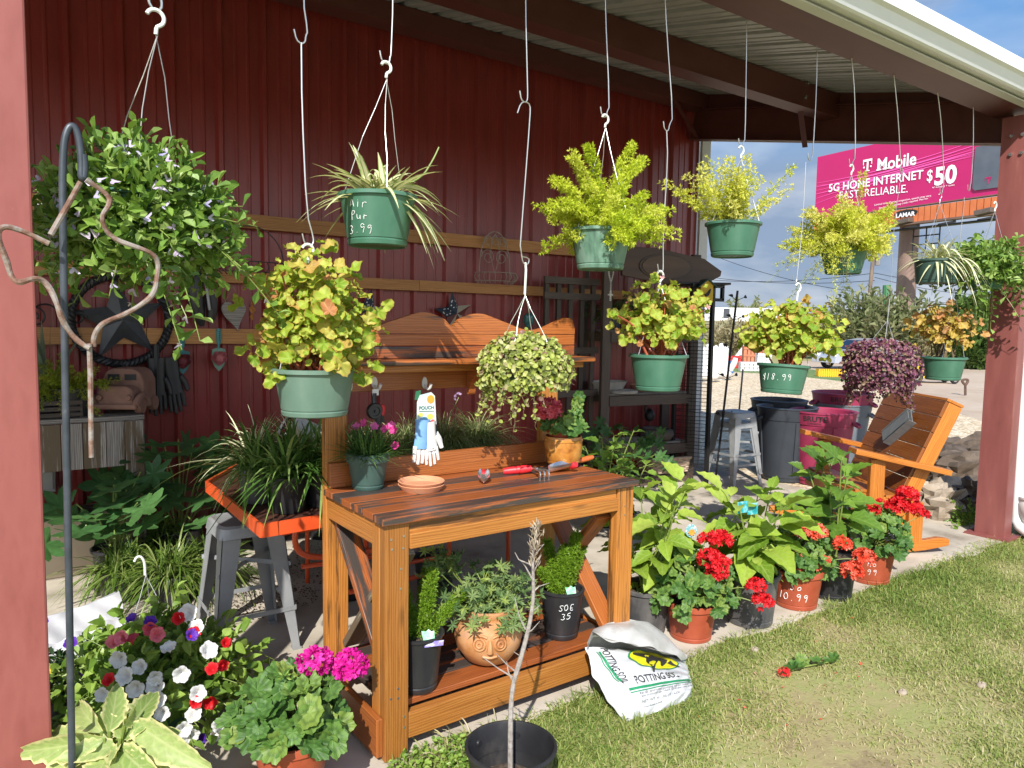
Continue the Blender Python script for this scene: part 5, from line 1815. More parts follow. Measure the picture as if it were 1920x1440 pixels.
L_PURP = leafmat('purple_trailing_leaf', [(.07, .022, .05), (.15, .045, .08), (.26, .10, .13), (.17, .15, .05), (.36, .24, .22)], vein=0, trans=.2, pos=[0, .4, .7, .85, 1])
L_GER = leafmat('geranium_leaf', [(.042, .115, .022), (.072, .165, .03), (.11, .22, .042), (.22, .30, .055)], fan=True, vein=.22, veincol=(.2, .3, .1), zone=(.03, .07, .02), trans=.25, rough=.5)
L_BIG = leafmat('broad_shrub_leaf', [(.12, .22, .02), (.21, .34, .035), (.31, .45, .05), (.40, .50, .09)], vein=.45, veincol=(.42, .50, .15), trans=.35, rough=.4)
L_BIGD = leafmat('mid_green_shrub_leaf', [(.075, .155, .02), (.13, .25, .03), (.21, .34, .05)], vein=.4, veincol=(.25, .35, .1), trans=.32, rough=.4)
L_PET = leafmat('petunia_leaf', [(.09, .18, .025), (.16, .28, .04), (.24, .37, .06), (.32, .44, .10)], vein=.25, trans=.3)
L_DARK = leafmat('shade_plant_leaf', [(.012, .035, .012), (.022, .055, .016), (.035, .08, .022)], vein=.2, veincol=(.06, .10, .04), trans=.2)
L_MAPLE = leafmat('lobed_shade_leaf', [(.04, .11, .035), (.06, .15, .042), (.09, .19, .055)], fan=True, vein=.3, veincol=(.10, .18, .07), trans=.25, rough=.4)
L_LIR = leafmat('border_grass_leaf', [(.05, .10, .015), (.10, .18, .025), (.18, .27, .045), (.34, .40, .14)], stripe=(.05, .09, .018), stripew=(.1, .5), vein=0, trans=.25, rough=.32)
L_GRASS = leafmat('potted_grass_leaf', [(.045, .11, .022), (.08, .18, .035), (.15, .28, .055), (.30, .40, .14)], vein=0, trans=.3, rough=.35)
L_FEATH = leafmat('feather_grass_leaf', [(.11, .17, .05), (.20, .27, .09), (.32, .37, .15), (.46, .44, .25)], vein=0, trans=.3)
L_FOX = leafmat('foxtail_needle', [(.05, .13, .01), (.12, .24, .015), (.24, .38, .03), (.33, .46, .06)], vein=0, trans=.35)
L_HERB = leafmat('scented_geranium_leaf', [(.06, .12, .035), (.12, .20, .06), (.20, .28, .10), (.28, .36, .07)], fan=True, vein=.2, veincol=(.25, .33, .14), trans=.3, rough=.55)
L_VAR = leafmat('cream_edged_leaf', [(.22, .32, .08), (.30, .40, .12), (.38, .46, .16)], vein=.5, veincol=(.52, .55, .26), edge=(.70, .66, .32), trans=.35, rough=.45)
L_DIAN = leafmat('dianthus_leaf', [(.035, .09, .025), (.07, .15, .035), (.13, .24, .06)], vein=0, trans=.25)
def petal(name, cols, c2=None, tr=.3):
    return leafmat(name, cols, fan=True, vein=0, trans=tr, rough=.55, zone=c2)
P_RED = petal('petal_red', [(.50, .004, .008), (.68, .012, .02), (.78, .03, .04)])
P_CORAL = petal('petal_coral', [(.66, .05, .02), (.78, .10, .045), (.82, .22, .15)])
P_MAG = petal('petal_magenta', [(.50, .004, .22), (.68, .012, .33), (.74, .05, .42)])
P_PINK = petal('petal_rose', [(.52, .05, .08), (.68, .11, .15), (.76, .2, .24)])
P_DPINK = petal('petal_dianthus', [(.56, .03, .22), (.70, .08, .34), (.74, .16, .42)])
P_WHITE = petal('petal_white', [(.72, .72, .72), (.82, .82, .82)], (.74, .75, .68))
P_PURPLE = petal('petal_purple', [(.055, .012, .24), (.10, .02, .36), (.14, .04, .44)])
P_LILAC = petal('petal_lilac', [(.58, .46, .66), (.72, .64, .76), (.42, .38, .70)])
P_BPINK = petal('petal_begonia', [(.68, .26, .28), (.74, .36, .38)])
SOILK = .86

# ---------------------------------------------------------------- generators (local to the plant's thing, o = soil centre)
def g_trailer(par, o, nst, ln, spread, droop, lsz, lmat, per=9, fl=None, r0=.08, el=(-.1, 1.2), aspect=.55, tpl=OBOV, fln=0, flsz=.02, stem=True, name='foliage', dirbias=(0, 0, 0), sunw=.6):
    a = RNG.uniform(0, 2 * PI, nst)
    e = RNG.uniform(*el, nst)
    D = nrm(heading(a, e) + V3(*dirbias))
    P0 = disc(nst, r0) + V3(*o)
    paths = arcs(P0, D, RNG.uniform(.55, 1.1, nst) * ln, RNG.uniform(.5, 1.3, nst) * droop, 8)
    if stem:
        mb = MB()
        mb.tubes(paths, np.linspace(.003, .0014, 8), 4)
        mb.build('stem', M_STEM, par)
    P, T, t = along(paths, per, .2, 1.02)
    n = len(P)
    rd = rdir(n)
    D2 = T * .55 + nrm(rd - T * (rd * T).sum(-1, keepdims=True)) * .9 + V3(0, 0, .15)
    mb = MB()
    batch(mb, tpl, P, D2, nrm(rdir(n, -.2, 1) + SUNV * sunw), lsz * RNG.uniform(.6, 1.25, n), lsz * aspect * RNG.uniform(.7, 1.2, n))
    mb.build(name, lmat, par)
    return paths
def g_flowers(par, P, D, size, mat, tpl=BLOOM5, name='flower', each=False, roll=True):
    n = len(P)
    up = nrm(D)
    X = nrm(np.cross(up, RNG.normal(0, 1, (n, 3))))
    # blossom plane: template y axis = X, template z axis = D
    if each:
        for i in range(n):
            mb = MB()
            batch(mb, tpl, P[i:i + 1], X[i:i + 1], up[i:i + 1], np.array([np.broadcast_to(size, (n,))[i]]), np.array([np.broadcast_to(size, (n,))[i]]))
            mb.build(name, mat, par, smooth=True, ang=180)
        return
    mb = MB()
    batch(mb, tpl, P, X, up, size, size)
    mb.build(name, mat, par)
def g_head(par, c, R, mat, n=42, fs=.022, flat_=.8, name='flower_head'):
    """rounded geranium umbel made of many small blossoms"""
    d = rdir(n, -.55, 1)
    P = V3(*c) + d * R * V3(1, 1, flat_) * RNG.uniform(.8, 1.05, (n, 1))
    mb = MB()
    X = nrm(np.cross(d, RNG.normal(0, 1, (n, 3))))
    batch(mb, BLOOM5, P, X, nrm(d + RNG.normal(0, .25, (n, 3))), fs * RNG.uniform(.8, 1.3, n), fs * RNG.uniform(.8, 1.3, n))
    return mb.build(name, mat, par)
def g_geranium(par, o, W, Hh, n, ls, heads, hmat, lmat=None, lo=-.28):
    d = rdir(n, lo, 1)
    P = V3(*o) + d * V3(W, W, Hh) * RNG.uniform(.62, 1.0, (n, 1)) + V3(0, 0, .02)
    mb = MB()
    N_ = nrm(d * .7 + SUNV * .75 + RNG.normal(0, .33, (n, 3)))
    D_ = nrm(np.cross(N_, RNG.normal(0, 1, (n, 3))))
    batch(mb, GERL, P, D_, N_, ls * RNG.uniform(.6, 1.15, n), ls * RNG.uniform(.65, 1.2, n))
    mb.build('foliage', lmat or L_GER, par)
    k = min(n, 90)
    A = disc(k, W * .25) + V3(*o)
    mb = MB()
    mid = (A + P[:k]) / 2 + V3(0, 0, .03)
    mb.tubes(np.stack([A, mid, P[:k]], 1), np.array([.003, .0025, .002]), 4)
    mb.build('stem', M_STEM, par)
    for (hx, hy, hz, R, nb_) in heads:
        c = V3(*o) + V3(hx, hy, hz)
        s_ = V3(*o) + V3(hx, hy, hz) * V3(.3, .3, .1)
        m_ = MB()
        m_.tube([s_, (s_ + c) / 2 + V3(0, 0, .02), c - V3(0, 0, R * .3)], .0026, 5, 1)
        m_.build('flower_stalk', M_STEM, par, smooth=True)
        g_head(par, c, R, hmat, nb_, max(.014, R * .62))
def g_bigleaf(par, o, nst, Hh, spread, ls, per, lmat, asp=.6, lean=(0, 0), droopleaf=.35, tpl=BIG, stemmat=None):
    a = RNG.uniform(0, 2 * PI, nst)
    D = nrm(np.stack([np.cos(a) * spread + lean[0], np.sin(a) * spread + lean[1], np.ones(nst)], -1))
    P0 = disc(nst, .03) + V3(*o)
    paths = arcs(P0, D, RNG.uniform(.75, 1.05, nst) * Hh, .08, 8)
    mb = MB()
    mb.tubes(paths, np.linspace(.007, .003, 8), 5)
    mb.build('stem', stemmat or M_STEM, par, smooth=True)
    P, T, t = along(paths, per, .3, 1.0)
    n = len(P)
    az = RNG.uniform(0, 2 * PI, n)
    H_ = heading(az, np.where(t > .85, RNG.uniform(.2, .9, n), RNG.uniform(-droopleaf, .35, n)))
    pet = .25 * ls
    tip = P + H_ * pet
    mb = MB()
    mb.tubes(np.stack([P, (P + tip) / 2 + V3(0, 0, .006), tip], 1), .0022, 4)
    mb.build('leaf_stalk', M_STEM, par)
    sz = ls * RNG.uniform(.6, 1.15, n) * np.where(t > .9, .75, 1)
    mb = MB()
    batch(mb, tpl, tip, H_, nrm(V3(0, 0, 1) + SUNV * .6 + RNG.normal(0, .25, (n, 3))), sz, sz * asp)
    mb.build('foliage', lmat, par, smooth=True, ang=180)
def g_blades(par, o, n, ln, wd, droop, lmat, r0=.04, el=(.4, 1.5), k=7, name='foliage', bias=(0, 0, 0)):
    mb = MB()
    D = nrm(heading(RNG.uniform(0, 2 * PI, n), RNG.uniform(*el, n)) + V3(*bias))
    blades(mb, disc(n, r0) + V3(*o), D, RNG.uniform(.5, 1.1, n) * ln, wd * RNG.uniform(.7, 1.2, n), RNG.uniform(.4, 1.2, n) * droop, k)
    return mb.build(name, lmat, par, smooth=True, ang=180)
def g_aspar(par, o, n, ln, lmat, el=(.0, 1.45), droop=.35, ncl=70, per=5, ndl=.017, r0=.028, bias=(0, 0, 0), wd=.0036):
    D = nrm(heading(RNG.uniform(0, 2 * PI, n), RNG.uniform(*el, n)) + V3(*bias))
    paths = arcs(disc(n, .07) + V3(*o), D, RNG.uniform(.6, 1.1, n) * ln, RNG.uniform(.3, 1.2, n) * droop, 8)
    mb = MB()
    mb.tubes(paths, np.linspace(.002, .0008, 8), 4)
    mb.build('stem', M_STEM, par)
    mb = MB()
    plumes(mb, paths, ncl, per, ndl, wd, r0, .9, .3, RNG.random(n) * .8 + .1)
    mb.build('foliage', lmat, par)
def g_begonia(par, o, n, R, Hh, nst, ls, lmat, stemmat, flowers=0, aspect=1.0, lift=.5, xs=1.0):
    d = rdir(n, -.8, 1)
    d[:, 2] = np.where(d[:, 2] < 0, d[:, 2] * .8, d[:, 2])
    c = V3(*o) + V3(0, 0, Hh * lift)
    P = c + d * V3(R * xs, R, Hh * (1 - lift)) * RNG.uniform(.5, 1.05, (n, 1)) * (1 + .25 * np.sin(d[:, :1] * 7 + d[:, 1:2] * 5))
    mb = MB()
    N_ = nrm(d * .6 + SUNV * .8 + RNG.normal(0, .45, (n, 3)))
    D_ = nrm(np.cross(N_, RNG.normal(0, 1, (n, 3))) + V3(0, 0, -.3))
    sz = ls * RNG.uniform(.4, 1.45, n)
    hgt = np.clip((P[:, 2] - c[2]) / (Hh * .5), 0, 1)
    tn = np.clip(RNG.random(n) * .8 + .25 * (RNG.random(n) < .18) + .1 * hgt, 0, 1)
    batch(mb, BEGL, P, D_, N_, sz, sz * aspect, tn)
    mb.build('foliage', lmat, par, smooth=True, ang=180)
    A = disc(nst, .07) + V3(*o)
    k = RNG.permutation(n)[:nst]
    B = P[k]
    mid = A * .5 + B * .5 + V3(0, 0, -.01) + RNG.normal(0, .012, (nst, 3))
    mid[:, :2] = A[:, :2] * .6 + B[:, :2] * .4
    mb = MB()
    q1 = A * .75 + mid * .25
    mb.tubes(np.stack([A, (A + mid) / 2, mid, (mid + B) / 2, B], 1), np.array([.0075, .006, .005, .0035, .002]), 6)
    mb.build('stem', stemmat, par, smooth=True)
    if flowers:
        j = RNG.permutation(n)[:flowers]
        dd = nrm(P[j] - c)
        g_flowers(par, P[j] + dd * .05, nrm(dd + SUNV * .5), .035 * RNG.uniform(.8, 1.2, flowers), P_BPINK, fan_t(lambda a: .5 * (.3 + .7 * abs(math.cos(2 * a))), 20, .3, .05, 4), each=True)
def g_ball(par, o, R, Hh, n, ls, lmat, strands=0, sl=.2, lo=-.35, asp=.85, box=0.0, sa=(0, 2 * PI)):
    d = rdir(n, lo, 1)
    if box:
        m = np.max(np.abs(d), axis=1, keepdims=True)
        d = d * (1 - box) + d / m * box
    P = V3(*o) + d * V3(R, R, Hh) * (RNG.uniform(.80, 1.03, (n, 1))) * (1 + .06 * np.sin(d[:, :1] * 11) * np.cos(d[:, 1:2] * 9))
    mb = MB()
    N_ = nrm(d * .8 + SUNV * .5 + RNG.normal(0, .5, (n, 3)))
    D_ = nrm(np.cross(N_, RNG.normal(0, 1, (n, 3))) + V3(0, 0, -.4))
    tpl = fan_t(lambda a: .5 * (1 - .25 * abs(math.sin(a / 2)) ** 8), 8, .3, .04, 2, .4, 1)
    batch(mb, tpl, P, D_, N_, ls * RNG.uniform(.6, 1.3, n), ls * asp * RNG.uniform(.6, 1.3, n))
    if strands:
        a = RNG.uniform(*sa, strands)
        P0 = V3(*o) + np.stack([np.cos(a) * R * .8, np.sin(a) * R * .8, np.full(strands, Hh * lo * .9)], -1)
        paths = arcs(P0, np.stack([np.cos(a) * .25, np.sin(a) * .25, -np.ones(strands)], -1), RNG.uniform(.25, 1.0, strands) * sl, 0, 6) + np.concatenate([np.zeros((strands, 1, 3)), RNG.normal(0, .006, (strands, 5, 3))], 1)
        Q, T, t = along(paths, 9, .05, 1)
        k = len(Q)
        dd = rdir(k)
        batch(mb, tpl, Q, dd + T * .4, rdir(k), ls * RNG.uniform(.5, 1.0, k), ls * RNG.uniform(.5, .9, k))
        m2 = MB()
        m2.tubes(paths, .0012, 4)
        m2.build('trailing_stem', M_STEMB, par)
    mb.build('foliage', lmat, par)
    # twiggy core so that gaps do not look straight through
    m3 = MB()
    k = 160
    e = rdir(k, lo, 1)
    A = V3(*o) + e * .05
    m3.tubes(np.stack([A, V3(*o) + e * V3(R, R, Hh) * .6, V3(*o) + e * V3(R, R, Hh) * .92], 1), np.array([.003, .002, .001]), 4)
    m3.build('stem', M_STEMB, par)

# ================================================================ HANGING BASKETS (a row along the eave)
HY = 2.5
HG = 'hanging baskets under the eave'
def hang3(par, o, ptop, rim_r, zr, n=3, a0=.5, mat=None, twist=0):
    mb = MB()
    for i in range(n):
        a = a0 + i * 2 * PI / n
        b = V3(rim_r * math.cos(a), rim_r * math.sin(a), zr)
        t_ = np.linspace(0, 1, 5)[:, None]
        mb.tubes(ptop + (b - ptop) * t_ + V3(1, .3, 0) * (.006 * np.sin(t_ * 7 + i)), .0016, 5)
    mb.build('hanger_wires', mat or M_WIRE, par)
def hookcrest(par, p, r, mat, rod=.03, th=.0035):
    """open hook: crest at p, rod leading down from it"""
    a = np.linspace(PI * .9, -PI * .35, 12)
    c = p - V3(0, 0, r)
    pts = [c + V3(r * math.cos(t_), 0, r * math.sin(t_)) for t_ in a]
    pts += [c + V3(r * .1, 0, -r * 1.1), c + V3(0, 0, -r * 1.5 - rod)]
    mb = MB()
    mb.tube(pts, th, 7, 1)
    mb.build('hook', mat, par, smooth=True)
    return pts[-1]
def basket(name, label, cat, px, py_rim, mat, rt=.135, rb=.105, h=.175, flute=0, tilt=0):
    c = AY(px, py_rim, HY)
    c[2] -= h
    t_ = thing(name, label, cat, tuple(c), 0, HG)
    t_['cz'] = float(c[2])
    add_pot(t_, mat, rt, rb, h, lip=.008, liph=.016, flute=flute, n=48 if not flute else 96)
    if tilt:
        t_.rotation_euler = (0, tilt, 0)
    return t_, c
def loc_(t_, px, py):
    return AY(px, py, HY) - V3(*t_.location)
# 1 fan flower
RNG = np.random.default_rng(11)
t_, c = basket('fan_flower_basket', 'large trailing fan flower basket with pale lilac blooms, leftmost in the hanging row', 'hanging basket', 262, 366, M_GREEN)
p_ = g_trailer(t_, (0, 0, .10), 300, .245, 1, .28, .046, L_SCAEV, 9, el=(-.5, 1.4), r0=.12, aspect=.45, sunw=1.0)
n = 2600
d = rdir(n, -.75, 1)
P = V3(0, 0, .10) + d * V3(.215, .215, .205) * RNG.uniform(.55, 1.18, (n, 1)) * (1 + .20 * np.sin(d[:, :1] * 9 + 2) * np.sin(d[:, 2:] * 7))
mb = MB()
batch(mb, OBOV, P, d * .8 + rdir(n) * .8 + V3(0, 0, .15), nrm(d * .4 + SUNV + RNG.normal(0, .5, (n, 3))), .046 * RNG.uniform(.6, 1.3, n), .021 * RNG.uniform(.7, 1.3, n))
mb.build('mound_foliage', L_SCAEV, t_)
d = nrm(np.stack([RNG.normal(0, .9, 54), RNG.uniform(-1.2, -.1, 54), RNG.normal(.1, .55, 54)], -1))
g_flowers(t_, V3(0, 0, .10) + d * V3(.245, .245, .225), nrm(d + V3(-.1, -.5, .3)), .044, P_LILAC, SCAEV, each=True)
P, T, tt = along(p_, 1, .95, 1.0)
k = RNG.permutation(len(P))[:44]
g_flowers(t_, P[k] + T[k] * .026, nrm(T[k] * .6 + V3(-.2, -.8, .4)), .046, P_LILAC, SCAEV, each=True)
for (bx, n_, ln, dr) in (((1.0, -.25, -.25), 8, .27, .42), ((.55, -.3, -.5), 12, .42, .40), ((-.9, -.2, .05), 9, .32, .42), ((-.15, -.3, -.5), 5, .42, .5)):
    p_ = g_trailer(t_, (0, 0, .14), n_, ln, 1, dr, .046, L_SCAEV, 14, el=(-.2, .5), r0=.10, dirbias=tuple(2.2 * x for x in bx))
    P, T, tt = along(p_, 2, .9, 1.0)
    g_flowers(t_, P[::3], nrm(T + SUNV * .6)[::3], .036, P_LILAC, SCAEV, each=True)
hk = loc_(t_, 291, 18)
e_ = hookcrest(t_, hk, .024, M_WHITEHOOK, .012, .006)
hang3(t_, None, e_, .13, .175, 3, .2)
# 2 begonia
RNG = np.random.default_rng(12)
t_, c = basket('begonia_basket', 'yellow leaved begonia basket in a pale green pot, hanging in front of the bench back', 'hanging basket', 590, 690, M_GREENL, .138, .112, .165, flute=60)
g_begonia(t_, (0, 0, .11), 640, .205, .45, 26, .052, L_BEG, M_STEMRED, 0, .95, .45)
hk = loc_(t_, 577, 458)
e_ = hookcrest(t_, hk, .020, M_WHITEHOOK, .015, .005)
hang3(t_, None, e_, .136, .165, 3, 1.2)
pot_writing(t_, 'S', .138, .112, .165, -.55, .02, .09, M_CHALK)
# 3 spider plant
RNG = np.random.default_rng(13)
t_, c = basket('spider_plant_basket', 'cream striped spider plant basket hanging against the dark red wall', 'hanging basket', 708, 366, M_GREEN, .136, .105, .185)
mb = MB()
n = 84
D = heading(RNG.uniform(0, 2 * PI, n), RNG.uniform(.25, 1.45, n))
blades(mb, disc(n, .04) + V3(0, 0, .15), D, RNG.uniform(.2, .38, n), .027, RNG.uniform(.25, .85, n), 9)
mb.build('foliage', L_SPIDER, t_, smooth=True, ang=180)
mb = MB()
n = 10
D = nrm(np.stack([RNG.uniform(.3, 1, n), RNG.uniform(-.9, -.2, n), RNG.uniform(.1, .5, n)], -1))
blades(mb, disc(n, .05) + V3(.05, -.03, .15), D, RNG.uniform(.12, .21, n), .026, RNG.uniform(1.0, 1.7, n), 10)
mb.build('drooping_leaves', L_SPIDER, t_, smooth=True, ang=180)
mb = MB()
s0 = loc_(t_, 745, 350)
mb.tube([s0, loc_(t_, 790, 335), loc_(t_, 812, 300), loc_(t_, 823, 276)], [.004, .003], 6, 2)
mb.build('flower_shoot', M_STEM, t_, smooth=True)
hk = loc_(t_, 724, 116)
e_ = hookcrest(t_, hk, .019, M_WHITEHOOK, .008, .0055)
hang3(t_, None, e_, .134, .185, 3, .3)
pot_writing(t_, 'Air\nPur\n3.99', .136, .105, .185, cam_ang(c) - .55, .026, .125, M_CHALK)
# 4 golden asparagus fern
RNG = np.random.default_rng(14)
t_, c = basket('asparagus_fern_basket', 'lime yellow asparagus fern basket in a water spotted green pot, in front of the wall', 'hanging basket', 1127, 430, M_GREENW, .136, .103, .18)
g_aspar(t_, (0, 0, .16), 56, .31, L_ASPAR, (-.05, 1.3), .26, 130, 6, .018, .036, wd=.0044)
for (x, y) in ((1050, 295), (1085, 280), (1195, 270), (1208, 300), (1240, 400), (1020, 345), (1010, 390), (1050, 410), (1175, 310)):
    e_ = loc_(t_, x, y) + V3(0, RNG.uniform(-.08, .06), 0)
    s_ = V3(RNG.uniform(-.05, .05), RNG.uniform(-.05, .05), .16)
    pth = np.stack([s_ + (e_ - s_) * q + V3(0, 0, .05) * math.sin(q * PI) for q in np.linspace(0, 1, 8)])[None]
    mb = MB()
    mb.tubes(pth, np.linspace(.0025, .001, 8), 4)
    mb.build('stem', M_STEM, t_)
    mb = MB()
    plumes(mb, pth, 300, 6, .018, .0044, .036, .9, .35, np.array([RNG.uniform(.3, .8)]))
    mb.build('frond', L_ASPAR, t_)
hk = loc_(t_, 1135, 215)
e_ = hookcrest(t_, hk, .019, M_WHITEHOOK, .008, .005)
hang3(t_, None, e_, .134, .18, 3, 1.0)
# 5 variegated trailing ball
RNG = np.random.default_rng(15)
c = AY(983, 683, HY)
t_ = thing('trailing_ball_basket', 'dense round basket of tiny green and cream leaves, hanging over the bench', 'hanging basket', tuple(c), 0, HG)
add_pot(t_, M_GREEN, .12, .09, .13, (0, 0, -.11), n=36)
g_ball(t_, (0, 0, -.03), .195, .165, 3000, .024, L_CALL, 26, .18, -.40, sa=(PI * .75, PI * 1.45))
hk = loc_(t_, 985, 492)
mb = MB()
rt = loc_(t_, 984, 552)
mb.tube([hk, hk + V3(.004, 0, -.03), rt], [.005, .005], 6, 0)
mb.build('hook', M_WHITEHOOK, t_)
hang3(t_, None, rt, .12, .06, 4, .5, flat('pale_green_wire', (.55, .62, .56), .4, .5))
# 6 begonia on the right
RNG = np.random.default_rng(16)
t_, c = basket('begonia_basket', 'yellow begonia basket with pink blooms hanging in front of the dark wooden shelf unit', 'hanging basket', 1235, 664, M_GREEN, .136, .106, .175)
g_begonia(t_, (0, 0, .15), 340, .195, .36, 24, .048, L_BEG, M_STEMRED, 6, 1.05, .55, 1.05)
mb = MB()
for e2 in ((1310, 590), (1322, 580), (1155, 590)):
    q = loc_(t_, *e2)
    mb.tube([(.06, 0, .15), (q + V3(0, 0, .05)) * V3(.55, .6, .75), q], [.007, .003], 6, 2)
mb.build('side_stem', M_STEMRED, t_, smooth=True)
mb = MB()
n = 22
k = RNG.integers(0, 3, n)
P = np.array([loc_(t_, *((1318, 575), (1308, 560), (1152, 590))[i]) for i in k]) + RNG.normal(0, .025, (n, 3))
N_ = nrm(SUNV + RNG.normal(0, .5, (n, 3)))
batch(mb, BEGL, P, nrm(np.cross(N_, RNG.normal(0, 1, (n, 3)))), N_, .05 * RNG.uniform(.6, 1.1, n), .05)
mb.build('side_leaves', L_BEG, t_, smooth=True, ang=180)
hk = loc_(t_, 1238, 508)
e_ = hookcrest(t_, hk, .022, M_WHITEHOOK, .01, .005)
hang3(t_, None, e_, .134, .175, 3, 1.0)
# 7 small yellow fern
RNG = np.random.default_rng(17)
t_, c = basket('asparagus_fern_basket', 'airy pale yellow fern basket hanging beside the wall corner', 'hanging basket', 1375, 418, M_GREEN, .136, .106, .175)
g_aspar(t_, (0, 0, .16), 40, .38, L_ASPAR2, (.45, 1.5), .14, 75, 5, .020, .032, wd=.0050)
hk = loc_(t_, 1390, 274)
e_ = hookcrest(t_, hk, .020, M_WHITEHOOK, .012, .0045)
hang3(t_, None, e_, .134, .175, 3, .8)
# 8 big yellow fern
RNG = np.random.default_rng(18)
t_, c = basket('asparagus_fern_basket', 'bright yellow fern basket hanging in front of the pink billboard', 'hanging basket', 1583, 459, M_GREEN, .138, .10, .175)
g_aspar(t_, (.0, 0, .16), 62, .34, L_ASPAR2, (-.05, 1.1), .16, 125, 6, .022, .040, wd=.0056)
g_aspar(t_, (-.04, 0, .14), 14, .50, L_ASPAR2, (-.1, .7), .5, 55, 4, .018, .032, (-2.2, -.3, 0))
g_aspar(t_, (.0, 0, .16), 3, .46, L_ASPAR2, (1.45, 1.55), .02, 110, 5, .020, .034, wd=.005)
g_aspar(t_, (-.04, 0, .13), 7, .48, leafmat('grey_fern_needle', [(.16, .17, .08), (.26, .27, .13)], vein=0, trans=.2), (-.5, .5), .55, 35, 4, .016, .026, (-2.2, -.3, -.2))
hk = loc_(t_, 1597, 309)
e_ = hookcrest(t_, hk, .02, M_WHITEHOOK, .01, .0045)
hang3(t_, None, e_, .134, .175, 3, .8)
pot_writing(t_, 'Asp\n12', .138, .10, .175, cam_ang(c), .028, .11, M_CHALK)
# 9 priced begonia
RNG = np.random.default_rng(19)
t_, c = basket('begonia_basket', 'wide yellow begonia basket with the price 18.99 chalked on its green pot', 'hanging basket', 1467, 683, M_GREEN, .136, .11, .165)
t_.rotation_euler = (0, .075, 0)
g_begonia(t_, (.04, 0, .14), 640, .245, .38, 24, .050, L_BEG, M_STEMRED, 0, 1.0, .52, 1.0)
hk = loc_(t_, 1488, 528)
e_ = hookcrest(t_, hk, .024, M_WHITEHOOK, .04, .005)
hang3(t_, None, e_, .134, .165, 3, .8)
pot_writing(t_, '$18.99', .136, .11, .165, cam_ang(c) - .28, .030, .072, M_CHALK, r=.0015)
# 10 purple box shaped ball
RNG = np.random.default_rng(20)
c = AY(1652, 682, HY)
t_ = thing('trailing_ball_basket', 'dense square shouldered basket of tiny purple leaves, hanging over the maroon trash can', 'hanging basket', tuple(c), 0, HG)
add_pot(t_, M_GREEN, .13, .10, .15, (0, 0, -.10), n=36)
g_ball(t_, (0, 0, -.02), .21, .175, 3600, .025, L_PURP, 46, .15, -.75, box=.45)
hk = loc_(t_, 1668, 560)
mb = MB()
mb.tube([hk, loc_(t_, 1664, 600), loc_(t_, 1658, 650)], .0025, 5)
mb.build('hook', M_WIRE, t_)
hang3(t_, None, loc_(t_, 1664, 600), .13, .05, 3, .3)
# 11 pale spider plant
RNG = np.random.default_rng(21)
t_, c = basket('spider_plant_basket', 'pale spider plant basket hanging in front of the billboard pole', 'hanging basket', 1757, 487, M_GREENT, .142, .125, .165)
g_blades(t_, (0, 0, .15), 100, .36, .022, .75, L_SPIDERW, .05, (.1, 1.3), 9)
g_blades(t_, (0, -.06, .16), 26, .22, .024, 1.5, L_SPIDERW, .08, (-.1, .6), 9, 'drooping_leaves', (.1, -1.6, 0))
hk = loc_(t_, 1763, 362)
e_ = hookcrest(t_, hk, .02, M_WIRE, .02, .003)
hang3(t_, None, e_, .134, .165, 3, .8)
# 12 bronze begonia
RNG = np.random.default_rng(22)
t_, c = basket('begonia_basket', 'bronze and golden leaved begonia basket hanging above the rocking chair', 'hanging basket', 1770, 669, M_GREEN, .142, .112, .165, flute=48)
g_begonia(t_, (-.02, 0, .15), 280, .19, .385, 20, .056, L_BEGDRY, M_STEMB, 1, .8, .56, 1.0)
hk = loc_(t_, 1797, 516)
mb = MB()
mb.tube([loc_(t_, 1797, 460), loc_(t_, 1798, 528), loc_(t_, 1790, 538), loc_(t_, 1783, 528)], .003, 6, 2)
mb.build('hook', M_WIRE, t_, smooth=True)
hang3(t_, None, loc_(t_, 1790, 540), .138, .165, 3, 1.4)
# 13 trailing bush at the column
RNG = np.random.default_rng(23)
c = AY(1862, 520, 2.32)
c[0] -= .12
t_ = thing('fan_flower_basket', 'big trailing green basket hanging beside the red column, rightmost in the row', 'hanging basket', tuple(c), 0, HG)
add_pot(t_, M_GREEN, .135, .10, .17, (0, 0, -.09))
p_ = g_trailer(t_, (0, 0, .05), 260, .33, 1, .42, .050, L_SCAEV, 12, el=(-.2, 1.3), r0=.11)
P, T, tt = along(p_, 1, .95, 1.0)
k = RNG.permutation(len(P))[:40]
g_flowers(t_, P[k], nrm(T[k] + SUNV * .6), .03, P_LILAC, SCAEV, each=True)
p_ = g_trailer(t_, (0, 0, .05), 18, .34, 1, .5, .046, L_SCAEV, 12, el=(-.4, .4), r0=.10, dirbias=(.7, -.8, -.9))
hk = AY(1880, 382, 2.32) - c - V3(.12, 0, 0)
e_ = hookcrest(t_, hk, .022, M_WHITEHOOK, .01, .005)
hang3(t_, None, e_, .134, .08, 3, .8)
